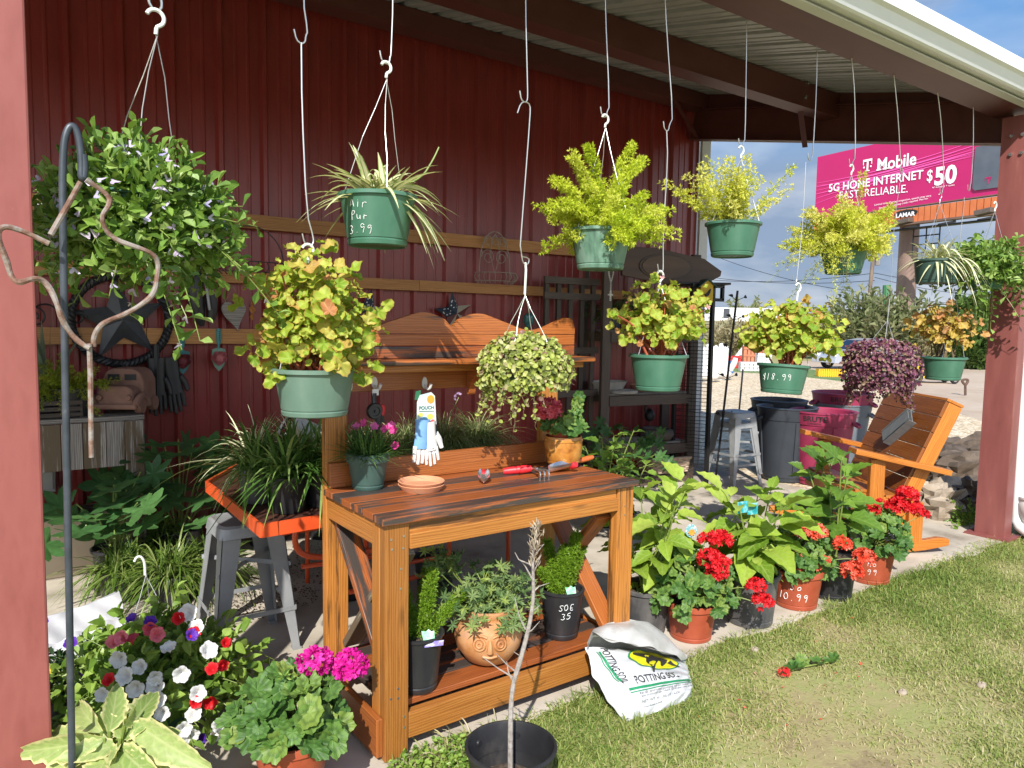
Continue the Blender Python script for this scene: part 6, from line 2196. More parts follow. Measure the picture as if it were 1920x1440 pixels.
# ---- long wire S hooks, from the eave purlin down to each basket
WG = 'long wire hooks hanging from the eave'
def shook(pts, label, up=1, r=.0028, bot=True, y=HY):
    P = [AY(x, yy, y) for x, yy in pts]
    top = P[0]
    c_ = thing('wire_hook', label, 'hook', tuple(top), 0, WG)
    Q = [p - top for p in P]
    mb = MB()
    path = [Q[0]] + Q[1:]
    if bot:
        e = Q[-1]
        rr = .019
        path = Q[:-1] + [e + V3(rr, 0, rr * 1.6), e + V3(rr * .9, 0, rr * .5), e + V3(rr * .2, 0, 0), e + V3(-rr * .7, 0, rr * .5), e + V3(-rr * 1.1, 0, rr * 2.2)]
        path = Q[:-1] + path[len(Q) - 1:]
    mb.tube(path, r, 7, 1)
    mb.build('wire', M_WIRE, c_, smooth=True)
    return c_
zt = 3.14
def topx(px):
    """pixel height of the purlin lip above this column of the photo"""
    lo, hi = -900.0, 400.0
    for _ in range(40):
        m = (lo + hi) / 2
        if AY(px, m, HY)[2] > zt:
            lo = m
        else:
            hi = m
    return hi
shook([(288, topx(288)), (291, -60), (291, 20)], 'white wire hook holding the big fan flower basket', r=.004)
shook([(570, topx(570)), (568, 0), (577, 60), (563, 82)], 'wire hook hanging above the begonia basket in front of the bench')
shook([(565, 80), (566, 200), (575, 400), (578, 462)], 'lower wire hook carrying the begonia basket in front of the bench')
shook([(737, topx(737)), (737, 0), (733, 105), (722, 120)], 'wire hook holding the cream striped spider plant')
shook([(986, topx(986)), (985, 0), (989, 160), (982, 192)], 'wire hook hanging above the round cream leaved basket')
shook([(970, 212), (976, 194), (985, 190), (994, 196), (994, 215), (980, 400), (974, 480), (985, 497)], 'lower wire hook carrying the round cream leaved basket')
shook([(1135, topx(1135)), (1134, 0), (1143, 200), (1132, 220)], 'wire hook holding the lime asparagus fern by the wall')
shook([(1245, topx(1245)), (1250, 60), (1262, 220), (1249, 246)], 'wire hook hanging above the pink flowered begonia')
shook([(1250, 244), (1252, 300), (1243, 440), (1238, 512)], 'lower wire hook carrying the pink flowered begonia')
shook([(1400, 38), (1399, 130), (1397, 262), (1389, 276)], 'wire hook holding the airy pale yellow fern')
shook([(1532, 86), (1531, 165), (1524, 290), (1518, 302)], 'wire hook hanging above the begonia priced 18.99')
shook([(1511, 304), (1505, 420), (1500, 470), (1490, 530)], 'thin lower hook carrying the begonia priced 18.99', r=.0016)
shook([(1597, 108), (1603, 180), (1604, 295), (1595, 312)], 'wire hook holding the bright yellow fern')
shook([(1676, 140), (1684, 220), (1689, 315), (1690, 325)], 'wire hook hanging above the purple leaved basket')
shook([(1690, 325), (1676, 420), (1670, 540), (1668, 562)], 'thin lower hook carrying the purple leaved basket', r=.0016)
shook([(1757, 165), (1766, 240), (1770, 345), (1764, 364)], 'wire hook holding the pale spider plant')
shook([(1825, 193), (1825, 280), (1821, 340), (1816, 358)], 'wire hook hanging above the bronze begonia')
shook([(1808, 370), (1806, 400), (1800, 440), (1797, 520)], 'lower hook carrying the bronze begonia', r=.002)
# ================================================================ PLANTS ON AND UNDER THE BENCH
RNG = np.random.default_rng(31)
g_blades(DIANTHUS, (0, 0, .125), 620, .19, .0075, .35, L_DIAN, .055, (.2, 1.5), 5)
Dd = float((V3(*DIANTHUS.location) - CAMP) @ FWD)
P = np.array([CAMP + ray(x, y) * (Dd - .075 + .01 * i) - V3(*DIANTHUS.location) for i, (x, y) in enumerate([(683, 793), (702, 800), (722, 804), (738, 806), (734, 798), (742, 836), (668, 800), (690, 822)])])
mb = MB()
mb.tubes(np.stack([P * V3(.3, .3, 0) + V3(0, 0, .12), P * V3(.8, .8, .9), P], 1), .0014, 4)
mb.build('flower_stalk', M_STEM, DIANTHUS)
g_flowers(DIANTHUS, P, nrm(V3(-.5, -.8, .5) + RNG.normal(0, .3, P.shape)), .036, P_DPINK, fan_t(lambda a: .5 * (.75 + .25 * abs(math.cos(2.5 * a))) * (1 + .06 * math.cos(25 * a)), 50, .35, .06, 5), each=True)
g_geranium(GLAZED, (-.01, -.01, .17), .10, .10, 26, .075, [(*(CAMP + ray(1027, 768) * (float((V3(*GLAZED.location) - CAMP) @ FWD) - .08) - V3(*GLAZED.location) - V3(-.01, -.01, .17)), .058, 90)], P_PINK)
q = AY(1082, 755, 2.66) - V3(*GLAZED.location)
mb = MB()
batch(mb, GERL, np.array([q, q + V3(.01, 0, .025), q + V3(0, 0, -.035)]), np.array([(0, 0, 1.), (.6, 0, .8), (-.5, 0, -.8)]), np.tile(V3(-.5, -.8, .2), (3, 1)), .06, .06)
mb.build('tall_leaf', L_GER, GLAZED)
mb = MB()
mb.tube([(.03, .0, .16), (.03, 0, .22), q - V3(0, -.005, .02)], .0025, 5, 1)
mb.build('leaf_stalk', M_STEM, GLAZED)
LZ = .181
def fox(label, px, py, plm):
    c = G(px, py, LZ)
    t_ = thing('foxtail_fern', label, 'potted plant', tuple(c), 0, 'foxtail ferns on the lower shelf of the bench')
    add_pot(t_, M_BLACKP, .082, .064, .20, lip=.005, liph=.012)
    t_.scale = (1.14, 1.14, 1.08)
    for (dx, dy, dz, r0) in plm:
        pth = arcs(np.array([(dx * .15, dy * .15, .17)]), np.array([(dx, dy, dz)]), math.sqrt(dx * dx + dy * dy + dz * dz), .08, 8)
        mb = MB()
        plumes(mb, pth, 900, 5, .013, .0032, r0, .8, .45, np.array([.5]))
        mb.build('plume', L_FOX, t_)
    return t_
def tagpick(par, p, label_mat, rz=0):
    mb = MB()
    mb.prism([(-.018, 0), (.018, 0), (.021, .03), (.012, .028), (.004, .036), (-.006, .029), (-.02, .032)], (math.cos(rz), math.sin(rz), 0), (0, .35, .94), p, .001)
    mb.build('plant_tag', label_mat, par)
M_TAGG = pm('tag_green_white', [(.10, .42, .16), (.30, .62, .40), (.72, .80, .74)], .5, 0, 45)
M_TAGP = pm('tag_purple', [(.09, .06, .30), (.16, .12, .42), (.6, .6, .7)], .5, 0, 45)
f1 = fox('foxtail fern in a black pot at the left end of the bench lower shelf', 783, 1287, [(.06, .02, .24, .034), (-.10, .05, .19, .03), (.16, .02, .13, .026), (.10, .12, .22, .03), (-.02, .08, .22, .03), (.17, .08, .08, .022)])
tagpick(f1, V3(.0, -.075, .195), M_TAGG, -.4)
mb = MB()
mb.prism([(-.03, -.01), (.03, -.006), (.032, .01), (-.028, .008)], (.9, -.42, 0), (.2, .4, .9), (.01, -.088, .185), .001)
mb.build('plant_tag', M_TAGP, f1)
f2 = fox('foxtail fern in a black pot on the bench lower shelf right of the face pot', 1052, 1190, [(.06, .0, .26, .036), (-.02, .06, .22, .034), (.14, .05, .20, .03), (.0, .0, .2, .036), (.09, .1, .16, .03), (-.09, .0, .13, .026)])
tagpick(f2, V3(-.015, -.075, .195), M_TAGG, -.3)
pot_writing(f2, 'SOE\n35', .082, .064, .20, cam_ang(f2.location) + .25, .022, .13, M_CHALK)
c = G(915, 1236, LZ)
fp_ = thing('face_pot', 'round ochre clay pot with an embossed face, planted with lacy leaved herb', 'potted plant', tuple(c))
fp_.scale = (1.24, 1.24, 1.14)
mb = MB()
pr = [(.001, 0), (.05, 0), (.075, .015), (.104, .06), (.112, .10), (.104, .14), (.085, .168), (.082, .178), (.095, .20), (.094, .206), (.086, .206), (.074, .18), (.07, .15)]
mb.lathe(pr, (0, 0, 0), 64)
mb.build('pot', M_CLAYPOT, fp_, smooth=True, ang=60)
fa = cam_ang(c) + .05
def onpot(ang, z, out=0):
    r = np.interp(z, [0.015, .06, .10, .14, .168], [.075, .104, .112, .104, .085]) + out
    return V3(r * math.cos(fa + ang), r * math.sin(fa + ang), z)
mb = MB()
for s_ in (-1, 1):
    mb.tube([onpot(s_ * .30 + .16 * math.cos(t_), .105 + .020 * math.sin(t_), .0015) for t_ in np.linspace(0, 2 * PI, 18)], .0045, 6)
    mb.tube([onpot(s_ * .30 + .07 * math.cos(t_), .105 + .009 * math.sin(t_), .003) for t_ in np.linspace(0, 2 * PI, 12)], .0045, 6)
    mb.tube([onpot(s_ * .08, .128, .001), onpot(s_ * .25, .136, .002), onpot(s_ * .46, .130, .001)], .005, 6, 1)
mb.tube([onpot(0, .12, .002), onpot(.0, .098, .008), onpot(0, .082, .006)], [.006, .008, .011], 8, 1)
mb.tube([onpot(-.22, .062, .001), onpot(0, .056, .003), onpot(.22, .062, .001)], .005, 6, 1)
mb.build('face_relief', M_CLAYPOT, fp_, smooth=True)
mb = MB()
mb.lathe([(.001, .165), (.074, .165)], (0, 0, 0), 24)
mb.build('soil', M_SOIL, fp_)
n = 230
d = rdir(n, -.15, 1)
d[:, 0] *= 1.25
P = V3(0, 0, .20) + d * V3(.15, .13, .15) * RNG.uniform(.3, 1.05, (n, 1))
N_ = nrm(d * .4 + SUNV * .8 + RNG.normal(0, .45, (n, 3)))
mb = MB()
batch(mb, LOBED, P, nrm(np.cross(N_, RNG.normal(0, 1, (n, 3)))), N_, .046 * RNG.uniform(.6, 1.2, n), .046 * RNG.uniform(.6, 1.2, n))
k = 14
Q = onpot(.6, .19, .03) + RNG.normal(0, .028, (k, 3)) + V3(0, 0, -.02)
batch(mb, LOBED, Q, rdir(k), np.tile(nrm(V3(-.4, -.9, .2)), (k, 1)), .05, .05)
mb.build('foliage', L_HERB, fp_)
mb = MB()
A = disc(60, .05) + V3(0, 0, .165)
mb.tubes(np.stack([A, (A + P[:60]) / 2 + V3(0, 0, .02), P[:60]], 1), .0018, 4)
mb.build('stem', M_STEM, fp_)
mb = MB()
for i in range(4):
    e = V3(RNG.uniform(-.22, -.02), RNG.uniform(-.04, .06), RNG.uniform(.36, .46))
    mb.tube([(0, 0, .18), e * V3(.6, .6, .75), e], .0018, 4, 1)
    Qs = e + RNG.normal(0, .022, (12, 3))
    m2 = MB()
    batch(m2, LOBED, Qs, rdir(12), rdir(12, .1, 1), .04, .04)
    m2.build('top_leaves', L_HERB, fp_)
mb.build('tall_stem', M_STEM, fp_)
bkp = thing('nursery_pot', 'black nursery pot with a pale rim stone disc on the floor behind the bench leg', 'pot', tuple(G(650, 1120)))
add_pot(bkp, M_BLACKP, .10, .08, .16)
mb = MB()
mb.lathe([(.001, .175), (.07, .172), (.10, .165), (.10, .160)], (0, 0, 0), 24)
mb.build('lid', M_CONC, bkp, smooth=True)
bk2 = thing('nursery_pot', 'empty black nursery pot standing under the patio table', 'pot', tuple(G(815, 1110)))
add_pot(bk2, M_BLACKP, .12, .095, .22)

# ================================================================ TABLE TOP POTS OF GRASS
RNG = np.random.default_rng(41)
TZ = .722
GG = 'black pots of grassy plants on the orange table'
def gpot(x, y, label, r=.075, h=.15, n=90, ln=.30, mat=None, wd=.012, rm=None, droop=.7, el=(.3, 1.45)):
    t_ = thing('grass_pot', label, 'potted plant', (x, y, TZ), 0, GG)
    add_pot(t_, rm or M_BLACKP, r, r * .8, h, lip=.004, liph=.014, flute=24, n=48, groove=False)
    g_blades(t_, (0, 0, h * .85), n, ln, wd, droop, mat or L_GRASS, r * .5, el, 8)
    return t_
gpot(1.06, 3.12, 'black pot of strappy dark grass at the front corner of the orange table', .085, .16, 170, .48, wd=.016)
gpot(1.22, 3.15, 'black pot of strappy grass just left of the bench post on the orange table', .085, .16, 170, .46, wd=.015)
gpot(1.00, 3.36, 'grey pot of arching grass at the left rim of the orange table', .085, .16, 170, .46, wd=.014, rm=M_BLACKPD)
gpot(1.20, 3.42, 'black pot of grass in the second row on the orange table', .085, .16, 120, .46, wd=.014)
gpot(1.06, 3.62, 'black pot of pale striped grass in the third row on the orange table', .075, .14, 110, .42, L_SPIDERW, wd=.012)
gpot(1.30, 3.66, 'black pot of pale striped grass behind the bench post', .075, .14, 110, .42, L_SPIDERW, wd=.012)
sg = thing('sign_disc', 'grey round sign with a black rim leaning behind the grass pots', 'sign', (1.48, 4.05, .72))
mb = MB()
mb.tubes(np.stack([.16 * np.cos(np.linspace(0, 2 * PI, 33)), np.full(33, 0), .16 + .16 * np.sin(np.linspace(0, 2 * PI, 33))], -1), .012, 6)
mb.build('rim', M_BLACKIRON, sg, smooth=True)
mb = MB()
mb.prism([(-.12, .02), (.10, .02), (.13, .2), (-.04, .29), (-.13, .18)], (1, 0, 0), (0, 0, 1), (0, .01, 0), .006)
mb.build('panel', pm('sign_grey', [(.42, .43, .42), (.55, .56, .55)], .6), sg)
for i, (x, y, n, ln, lab) in enumerate(((1.55, 3.35, 420, .34, 'wispy feather grass behind the dianthus pot'), (1.78, 3.42, 420, .38, 'wispy feather grass behind the hanging garden gloves'), (2.02, 3.42, 420, .40, 'wispy feather grass behind the middle of the bench splash board'), (2.28, 3.5, 420, .40, 'wispy feather grass under the round cream leaved basket'))):
    t_ = gpot(x, y, lab, .08, .15, 900, ln + .10, L_FEATH, .0055, None, 1.15, (.35, 1.5))
    if i == 1:
        e = AY(860, 745, 3.40) - V3(*t_.location)
        mb = MB()
        mb.tube([(0, 0, .12), e * V3(.7, 1, .6), e], .0018, 5, 1)
        mb.build('flower_stalk', M_STEM, t_)
        d = rdir(8, -.3, 1)
        g_flowers(t_, e + d * .026, d, .022, leafmat('tulbaghia_petal', [(.52, .34, .60), (.62, .46, .68)], fan=True, vein=0, trans=.3), fan_t(lambda a: .5 * (.3 + .7 * abs(math.cos(3 * a))), 24, .2, .02, 3), 'flower_head')

# ================================================================ FLOOR PLANTS, LEFT
RNG = np.random.default_rng(51)
def ptd(name, label, loc, mat, rt, rb, h, cat='potted plant', group=None, **k):
    t_ = thing(name, label, cat, tuple(loc), 0, group)
    add_pot(t_, mat, rt, rb, h, **k)
    return t_
# tan planter box under the grey table
c = G(150, 1042)
pl = thing('planter_box', 'tan plastic planter trough of dark soil under the grey plank table', 'planter', (c[0], 5.2, 0))
mb = MB()
mb.prism([(-.36, 0), (.29, 0), (.33, .30), (.345, .33), (.30, .36), (-.42, .36), (-.42, .33)], (1, 0, 0), (0, 0, 1), (0, .12, 0), .30)
mb.build('trough', pm('tan_plastic', [(.40, .32, .22), (.46, .37, .26)], .5), pl, bevel=.012)
mb = MB()
mb.box((-.05, -.03, .358), (.62, .22, .012), 0)
mb.build('soil', M_SOIL, pl)
# lobed shade plants
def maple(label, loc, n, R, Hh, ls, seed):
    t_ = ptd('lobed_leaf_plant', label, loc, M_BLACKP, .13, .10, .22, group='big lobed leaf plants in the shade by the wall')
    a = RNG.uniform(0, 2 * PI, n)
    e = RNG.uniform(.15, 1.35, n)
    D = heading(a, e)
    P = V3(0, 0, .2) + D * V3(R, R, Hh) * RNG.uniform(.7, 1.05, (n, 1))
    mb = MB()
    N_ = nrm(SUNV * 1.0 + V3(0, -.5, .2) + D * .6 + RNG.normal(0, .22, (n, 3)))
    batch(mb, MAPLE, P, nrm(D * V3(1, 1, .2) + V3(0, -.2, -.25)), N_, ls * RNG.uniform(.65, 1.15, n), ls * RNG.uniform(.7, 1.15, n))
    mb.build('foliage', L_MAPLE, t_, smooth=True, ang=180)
    A = np.tile(V3(0, 0, .2), (n, 1)) + RNG.normal(0, .02, (n, 3))
    mb = MB()
    mb.tubes(np.stack([A, (A + P) / 2 + V3(0, 0, .06), P], 1), .004, 5)
    mb.build('leaf_stalk', M_STEM, t_)
    return t_
maple('big lobed green plant just right of the grey plank table leg', (.98, 4.95, 0), 26, .42, .62, .30, 0)
maple('big lobed green plant spreading in front of the tan planter', (.60, 4.75, 0), 20, .40, .46, .28, 1)
maple('dark lobed plant behind the grey stool against the wall', (1.55, 5.05, 0), 22, .42, .5, .26, 2)
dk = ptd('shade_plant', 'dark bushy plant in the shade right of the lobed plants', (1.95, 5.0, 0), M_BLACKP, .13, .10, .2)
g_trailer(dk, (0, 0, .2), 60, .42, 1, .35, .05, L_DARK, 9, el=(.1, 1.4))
# border grass clumps
LG = 'border grass clumps left of the grey stool'
for i, (px, py, lab, n, ln) in enumerate(((230, 1120, 'leftmost striped border grass clump, beside the dark pole', 430, .36), (320, 1130, 'middle striped border grass clump behind the petunia basket', 470, .38), (395, 1110, 'striped border grass clump spreading around the grey stool legs', 420, .36), (300, 1060, 'striped border grass clump at the back by the lobed plants', 420, .36))):
    t_ = ptd('border_grass', lab, G(px, py), M_BLACKP, .12, .10, .17, group=LG)
    g_blades(t_, (0, 0, .16), n, ln, .0105, .85, L_LIR, .08, (.05, 1.45), 8)
# white bags on the floor
c = G(160, 1235)
wb = thing('paper_bag', 'folded white bag with a dark printed stripe behind the post', 'bag', tuple(c + V3(0, 0, 0)), .5)
def bagf(u, v):
    x = (u - .5) * .48
    z = v * .20
    y = .10 * v - .006 * np.sin(u * 9) * v + .006 * np.sin(u * 23 + v * 9) + .03
    return np.stack([x + .03 * v, y, z + .008 * np.sin(u * 6 + 1)], -1)
mb = MB()
mb.grid(bagf, 40, 18)
mb.grid(lambda u, v: bagf(u, v) * V3(1, .2, .96) + V3(0, .13, 0), 40, 18)
mb.grid(lambda u, v: np.stack([(u - .5) * .40, .05 - .16 * v, .10 * (1 - v) + .012 * np.sin(u * 17 + v * 5) + .01], -1), 30, 12)
mb.build('sheet', pm('white_bag', [(.60, .61, .64), (.72, .73, .75)], .45, 0, 12), wb, smooth=True, ang=180)
mb = MB()
mb.beam((-.02, .055, .055), (.12, .055, .07), .002, .014)
mb.build('print_stripe', flat('print_navy', (.02, .02, .06), .5), wb)
# dark petunia behind the post
RNG = np.random.default_rng(52)
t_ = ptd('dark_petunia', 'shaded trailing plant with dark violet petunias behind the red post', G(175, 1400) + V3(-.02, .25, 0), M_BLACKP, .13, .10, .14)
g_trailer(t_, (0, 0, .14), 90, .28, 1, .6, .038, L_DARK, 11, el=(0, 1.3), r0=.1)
p_ = heading(RNG.uniform(PI * .9, PI * 1.9, 5), RNG.uniform(.2, 1.2, 5))
g_flowers(t_, V3(0, 0, .14) + p_ * .25, nrm(p_ + V3(-.3, -.5, .3)), .05, P_PURPLE, PETUNIA, each=True)
# petunia basket standing on the floor
RNG = np.random.default_rng(53)
PC = G(297, 1352)
pt = thing('petunia_basket', 'basket of red, white and purple petunias standing on the floor with its white hanger up', 'potted plant', tuple(PC))
add_pot(pt, M_GREEN, .14, .10, .18)
g_trailer(pt, (0, 0, .17), 330, .39, 1, .5, .052, L_PET, 11, sunw=1.2, el=(-.05, 1.45), r0=.11, aspect=.6, tpl=OVATE)
def padd(lst, mat, sz, up=.35):
    """blossoms where the photo shows them, on the outside of the mound"""
    P = []
    for (px, py) in lst:
        d = ray(px, py)
        o_ = CAMP - (PC + V3(0, 0, .20))
        R2 = V3(.39, .39, .34)
        dd, oo = d / R2, o_ / R2
        A, B, Cc = dd @ dd, 2 * dd @ oo, oo @ oo - 1
        dis = B * B - 4 * A * Cc
        t_ = (-B - math.sqrt(dis)) / (2 * A) if dis > 0 else -B / (2 * A)
        P.append(CAMP + d * t_ - PC)
    P = np.array(P)
    D_ = nrm(nrm((P - V3(0, 0, .18))) * .6 + V3(-.35, -.7, up) + RNG.normal(0, .38, P.shape))
    g_flowers(pt, P, D_, sz * RNG.uniform(.85, 1.15, len(P)), mat, PETUNIA, each=True)
padd([(268, 1250), (245, 1268), (290, 1268), (258, 1285), (298, 1285), (385, 1225), (340, 1260), (370, 1300), (306, 1332), (368, 1343), (375, 1180), (410, 1355), (400, 1370), (355, 1370), (355, 1150), (342, 1362), (230, 1230), (320, 1225), (300, 1310), (200, 1300)], P_WHITE, .058)
padd([(335, 1158), (362, 1185), (422, 1208), (400, 1258), (416, 1246), (212, 1278), (367, 1315), (395, 1310)], P_RED, .048)
padd([(285, 1175), (250, 1210), (232, 1195), (212, 1210), (290, 1190)], P_PINK, .05)
padd([(165, 1328), (378, 1380), (252, 1165), (280, 1172), (355, 1195)], P_PURPLE, .046)
pk = P_PINK
mb = MB()
hkp = CAMP + ray(262, 1046) * np.linalg.norm(PC[:2]) * .99 - PC
a0 = hkp
mb.tube([a0 + V3(-.02, 0, -.012), a0 + V3(-.012, 0, .006), a0 + V3(.005, 0, .006), a0 + V3(.018, 0, -.02), a0 + V3(.018, 0, -.075)], .005, 8, 2)
mb.build('hook', M_WHITEHOOK, pt, smooth=True)
hang3(pt, None, a0 + V3(.018, 0, -.07), .13, .19, 3, .6)
# magenta geranium
RNG = np.random.default_rng(54)
mg = ptd('magenta_geranium', 'magenta geranium in an orange terracotta pot beside the bench leg', G(548, 1478) , M_TERRA, .125, .095, .20, lip=.006, liph=.03)
MC = V3(*mg.location)
hl = lambda px, py, D: CAMP + ray(px, py) * D - MC - V3(0, 0, .18)
D0 = float((MC - CAMP) @ FWD)
h1, h2 = hl(590, 1250, D0 + .02), hl(655, 1258, D0 + .05)
g_geranium(mg, (0, 0, .20), .20, .17, 100, .092, [(*h1, .052, 70), (*h2, .054, 80)], P_MAG, None, .02)
for (px, py) in ((533, 1270), (568, 1300)):
    q = hl(px, py, D0 - .1) + V3(0, 0, .18)
    m_ = MB()
    d = rdir(24, -.4, 1)
    needles(m_, q + d * .008, d, .018, .006)
    m_.build('bud_cluster', L_PET, mg)
pot_writing(mg, 'Calliope\n  10', .115, .085, .185, cam_ang(MC) + .08, .026, .12, M_CHALK, r=.0014)
# cream edged foreground plant
RNG = np.random.default_rng(55)
c = AD(205, 1600, 1.95)
c[2] = 0
vp = thing('variegated_plant', 'pale cream edged broad leaved plant in the bottom left foreground', 'potted plant', tuple(c))
add_pot(vp, M_BLACKP, .13, .10, .24)
mb = MB()
lf = [((258, 1358), (376, 1442), .105), ((238, 1372), (290, 1288), .085), ((205, 1372), (222, 1278), .075), ((195, 1385), (18, 1414), .085), ((205, 1392), (95, 1352), .085), ((215, 1400), (150, 1470), .10), ((225, 1405), (262, 1480), .11), ((190, 1372), (128, 1308), .07), ((222, 1378), (190, 1335), .06), ((245, 1395), (330, 1362), .08), ((185, 1400), (60, 1452), .09), ((232, 1362), (252, 1330), .05), ((215, 1385), (170, 1350), .06), ((240, 1390), (320, 1425), .08), ((215, 1400), (110, 1410), .075), ((228, 1405), (300, 1475), .09), ((195, 1405), (90, 1480), .09), ((232, 1380), (275, 1345), .055), ((205, 1400), (195, 1450), .07), ((225, 1385), (240, 1310), .055)]
for i, (a_, b_, wd) in enumerate(lf):
    P0 = AD(a_[0], a_[1], 1.93 - .012 * (i % 4)) - c
    wd = wd * .82
    P1 = AD(b_[0], b_[1], 1.90 + (1390 - b_[1]) * .0012 + .03 * math.sin(i * 2.1)) - c
    ln = float(np.linalg.norm(P1 - P0))
    dd = nrm(P1 - P0 + V3(0, -.02, 0))
    batch(mb, strip_t([0, .06, .14, .22, .3, .38, .46, .54, .62, .7, .78, .86, .93, 1], [.1, .5, .78, .92, 1, .97, .98, .88, .86, .70, .62, .42, .3, .02], .25, .14, .035, .09), P0[None], dd[None], nrm(np.array([V3(-.35, -.65, .75) + RNG.normal(0, .35, 3)])), np.array([ln * 1.03]), np.array([wd]), RNG.random(1))
    m2 = MB()
    m2.tube([V3(RNG.uniform(-.03, .03), RNG.uniform(-.03, .03), .22), P0 * V3(.6, .6, .8), P0], .004, 5, 1)
    m2.build('leaf_stalk', M_STEM, vp)
mb.build('foliage', L_VAR, vp, smooth=True, ang=180)
# teal pot at the frame edge
c = AD(-40, 1330, 2.35)
tp = thing('teal_pot', 'teal ribbed pot of mixed flowers at the left edge beyond the red post', 'potted plant', (c[0], c[1], 0))
mb = MB()
pr = [(.001, 0), (.10, 0)]
for i in range(16):
    z = .03 + i * .018
    pr += [(.11 + i * .0035 + (.004 if i % 2 else -.002), z)]
mb.lathe(pr + [(.15, .32), (.14, .31)], (0, 0, 0), 30)
mb.build('pot', pm('teal_glaze', [(.015, .16, .16), (.03, .24, .23)], .4), tp, smooth=True, ang=80)
g_trailer(tp, (0, 0, .3), 40, .22, 1, .4, .035, L_PET, 8)
d = rdir(18, .0, 1)
g_flowers(tp, V3(0, 0, .34) + d * .17, d, .05, petal('petal_yellow', [(.7, .5, .03), (.75, .6, .1)]), PETUNIA)
# fern pot on the grey table
RNG = np.random.default_rng(56)
c = AY(135, 770, 5.08)
c[2] = ztop
t_ = thing('golden_fern_pot', 'black pot of yellow green fern on the grey plank table', 'potted plant', tuple(c))
add_pot(t_, M_BLACKP, .105, .085, .17, flute=20, n=40, groove=False)
g_aspar(t_, (0, 0, .15), 50, .30, leafmat('shaded_fern_needle', [(.12, .19, .01), (.22, .28, .015), (.34, .34, .03)], vein=0, trans=.3), (-.1, 1.3), .5, 45, 5, .02, .026)
c = AY(85, 770, 5.25)
c[2] = ztop
t_ = thing('striped_leaf_plant', 'upright grey green strappy plant behind the yellow green fern', 'potted plant', tuple(c))
add_pot(t_, M_BLACKP, .09, .075, .16)
g_blades(t_, (0, 0, .14), 18, .50, .04, .12, leafmat('grey_strap_leaf', [(.10, .14, .09), (.17, .21, .14)], vein=.2), .03, (.9, 1.5))

# ================================================================ SHEPHERD HOOK AND RUSTY HANGER
PY_ = 2.06
AP = lambda x, y, yy=PY_: AY(x, y, yy)
b0 = AP(134, 1350)
b0 = V3(*(AP(120, 300) + (AP(134, 1350) - AP(120, 300)) * ((AP(120, 300)[2]) / (AP(120, 300)[2] - AP(134, 1350)[2]))))
shp = thing('shepherd_hook', 'tall dark blue grey shepherd hook pole next to the red post', 'garden hook', tuple(b0))
mb = MB()
pts = [V3(0, 0, 0), AP(134, 1350) - b0, AP(122, 700) - b0, AP(117, 350) - b0, AP(118, 300) - b0, AP(121, 258) - b0, AP(131, 234) - b0, AP(143, 240) - b0, AP(151, 275) - b0, AP(153, 310) - b0, AP(152, 332) - b0, AP(157, 336) - b0, AP(159, 315) - b0, AP(157, 290) - b0]
mb.tube(pts, .0085, 10, 2)
mb.build('pole', M_POLE, shp, smooth=True)
rc = AP(165, 650, 2.02)
rh = thing('rusty_hanger', 'rusty twisted rod garden hanger shaped like an open tulip, hung on the dark pole', 'garden hook', tuple(rc))
RP = lambda x, y: AY(x, y, 2.02) - rc
for nm, pts in (('arm', [(160, 336), (205, 366), (206, 385), (190, 405), (196, 430), (215, 448), (250, 462), (285, 476), (298, 492), (295, 520), (288, 552), (268, 570), (235, 590), (200, 602), (183, 615), (177, 632), (175, 650)]),
                ('arm', [(92, 455), (45, 432), (5, 423), (-8, 440), (12, 490), (20, 518), (35, 532), (62, 523), (82, 525), (98, 545), (108, 575), (115, 600), (135, 630), (158, 648), (168, 652)]),
                ('brace', [(150, 340), (128, 380), (94, 440)]),
                ('stem', [(168, 644), (169, 700), (171, 860)])):
    mb = MB()
    mb.tube([RP(*p) + V3(RNG.normal(0, .0012), .008 * math.sin(i * 1.7), RNG.normal(0, .0012)) for i, p in enumerate(pts)], [.0062 + RNG.uniform(-.0009, .0009) for _ in range(24)], 8, 2 if len(pts) > 4 else 0)
    mb.build(nm, M_RUST, rh, smooth=True)

# ================================================================ FRONT: SAPLING TUB AND SOIL BAG
RNG = np.random.default_rng(57)
c = AD(958, 1500, 2.28)
c[2] = 0
c = G(958, 1395, .21)
c = V3(c[0], c[1], -.03)
sp_ = thing('sapling_tub', 'bare grey sapling in a round black tub on the grass in front of the bench', 'potted plant', tuple(c))
add_pot(sp_, M_BLACKP, .142, .11, .24, lip=.006, liph=.012, soilf=.42, n=48)
for a in (PI * .25, PI * .6, PI * .95, PI * 1.4):
    m_ = MB()
    r = .134
    p = V3(r * math.cos(a), r * math.sin(a), .195)
    m_.tube([p, p - V3(math.cos(a), math.sin(a), 0) * .008], [.012, .010], 10)
    m_.build('rim_lug', M_BLACKP, sp_, smooth=True)
b0 = V3(0, 0, .10)
S = lambda x, y, dd=0: CAMP + ray(x, y) * (float((c - CAMP) @ FWD) + dd) - c
mb = MB()
tr_ = [b0, S(957, 1330), S(962, 1280), S(972, 1250), S(990, 1185), S(1000, 1130), S(1000, 1080), S(998, 1030), S(1008, 1000)]
mb.tube(tr_, [.0095, .0085, .0075, .0085, .007, .006, .005, .004, .002], 8, 2)
mb.build('trunk', pm('sapling_bark', [(.17, .145, .125), (.28, .25, .22), (.36, .33, .30)], .9, 0, 60, bmp=.6, bscale=200), sp_, smooth=True)
mb = MB()
tw = []
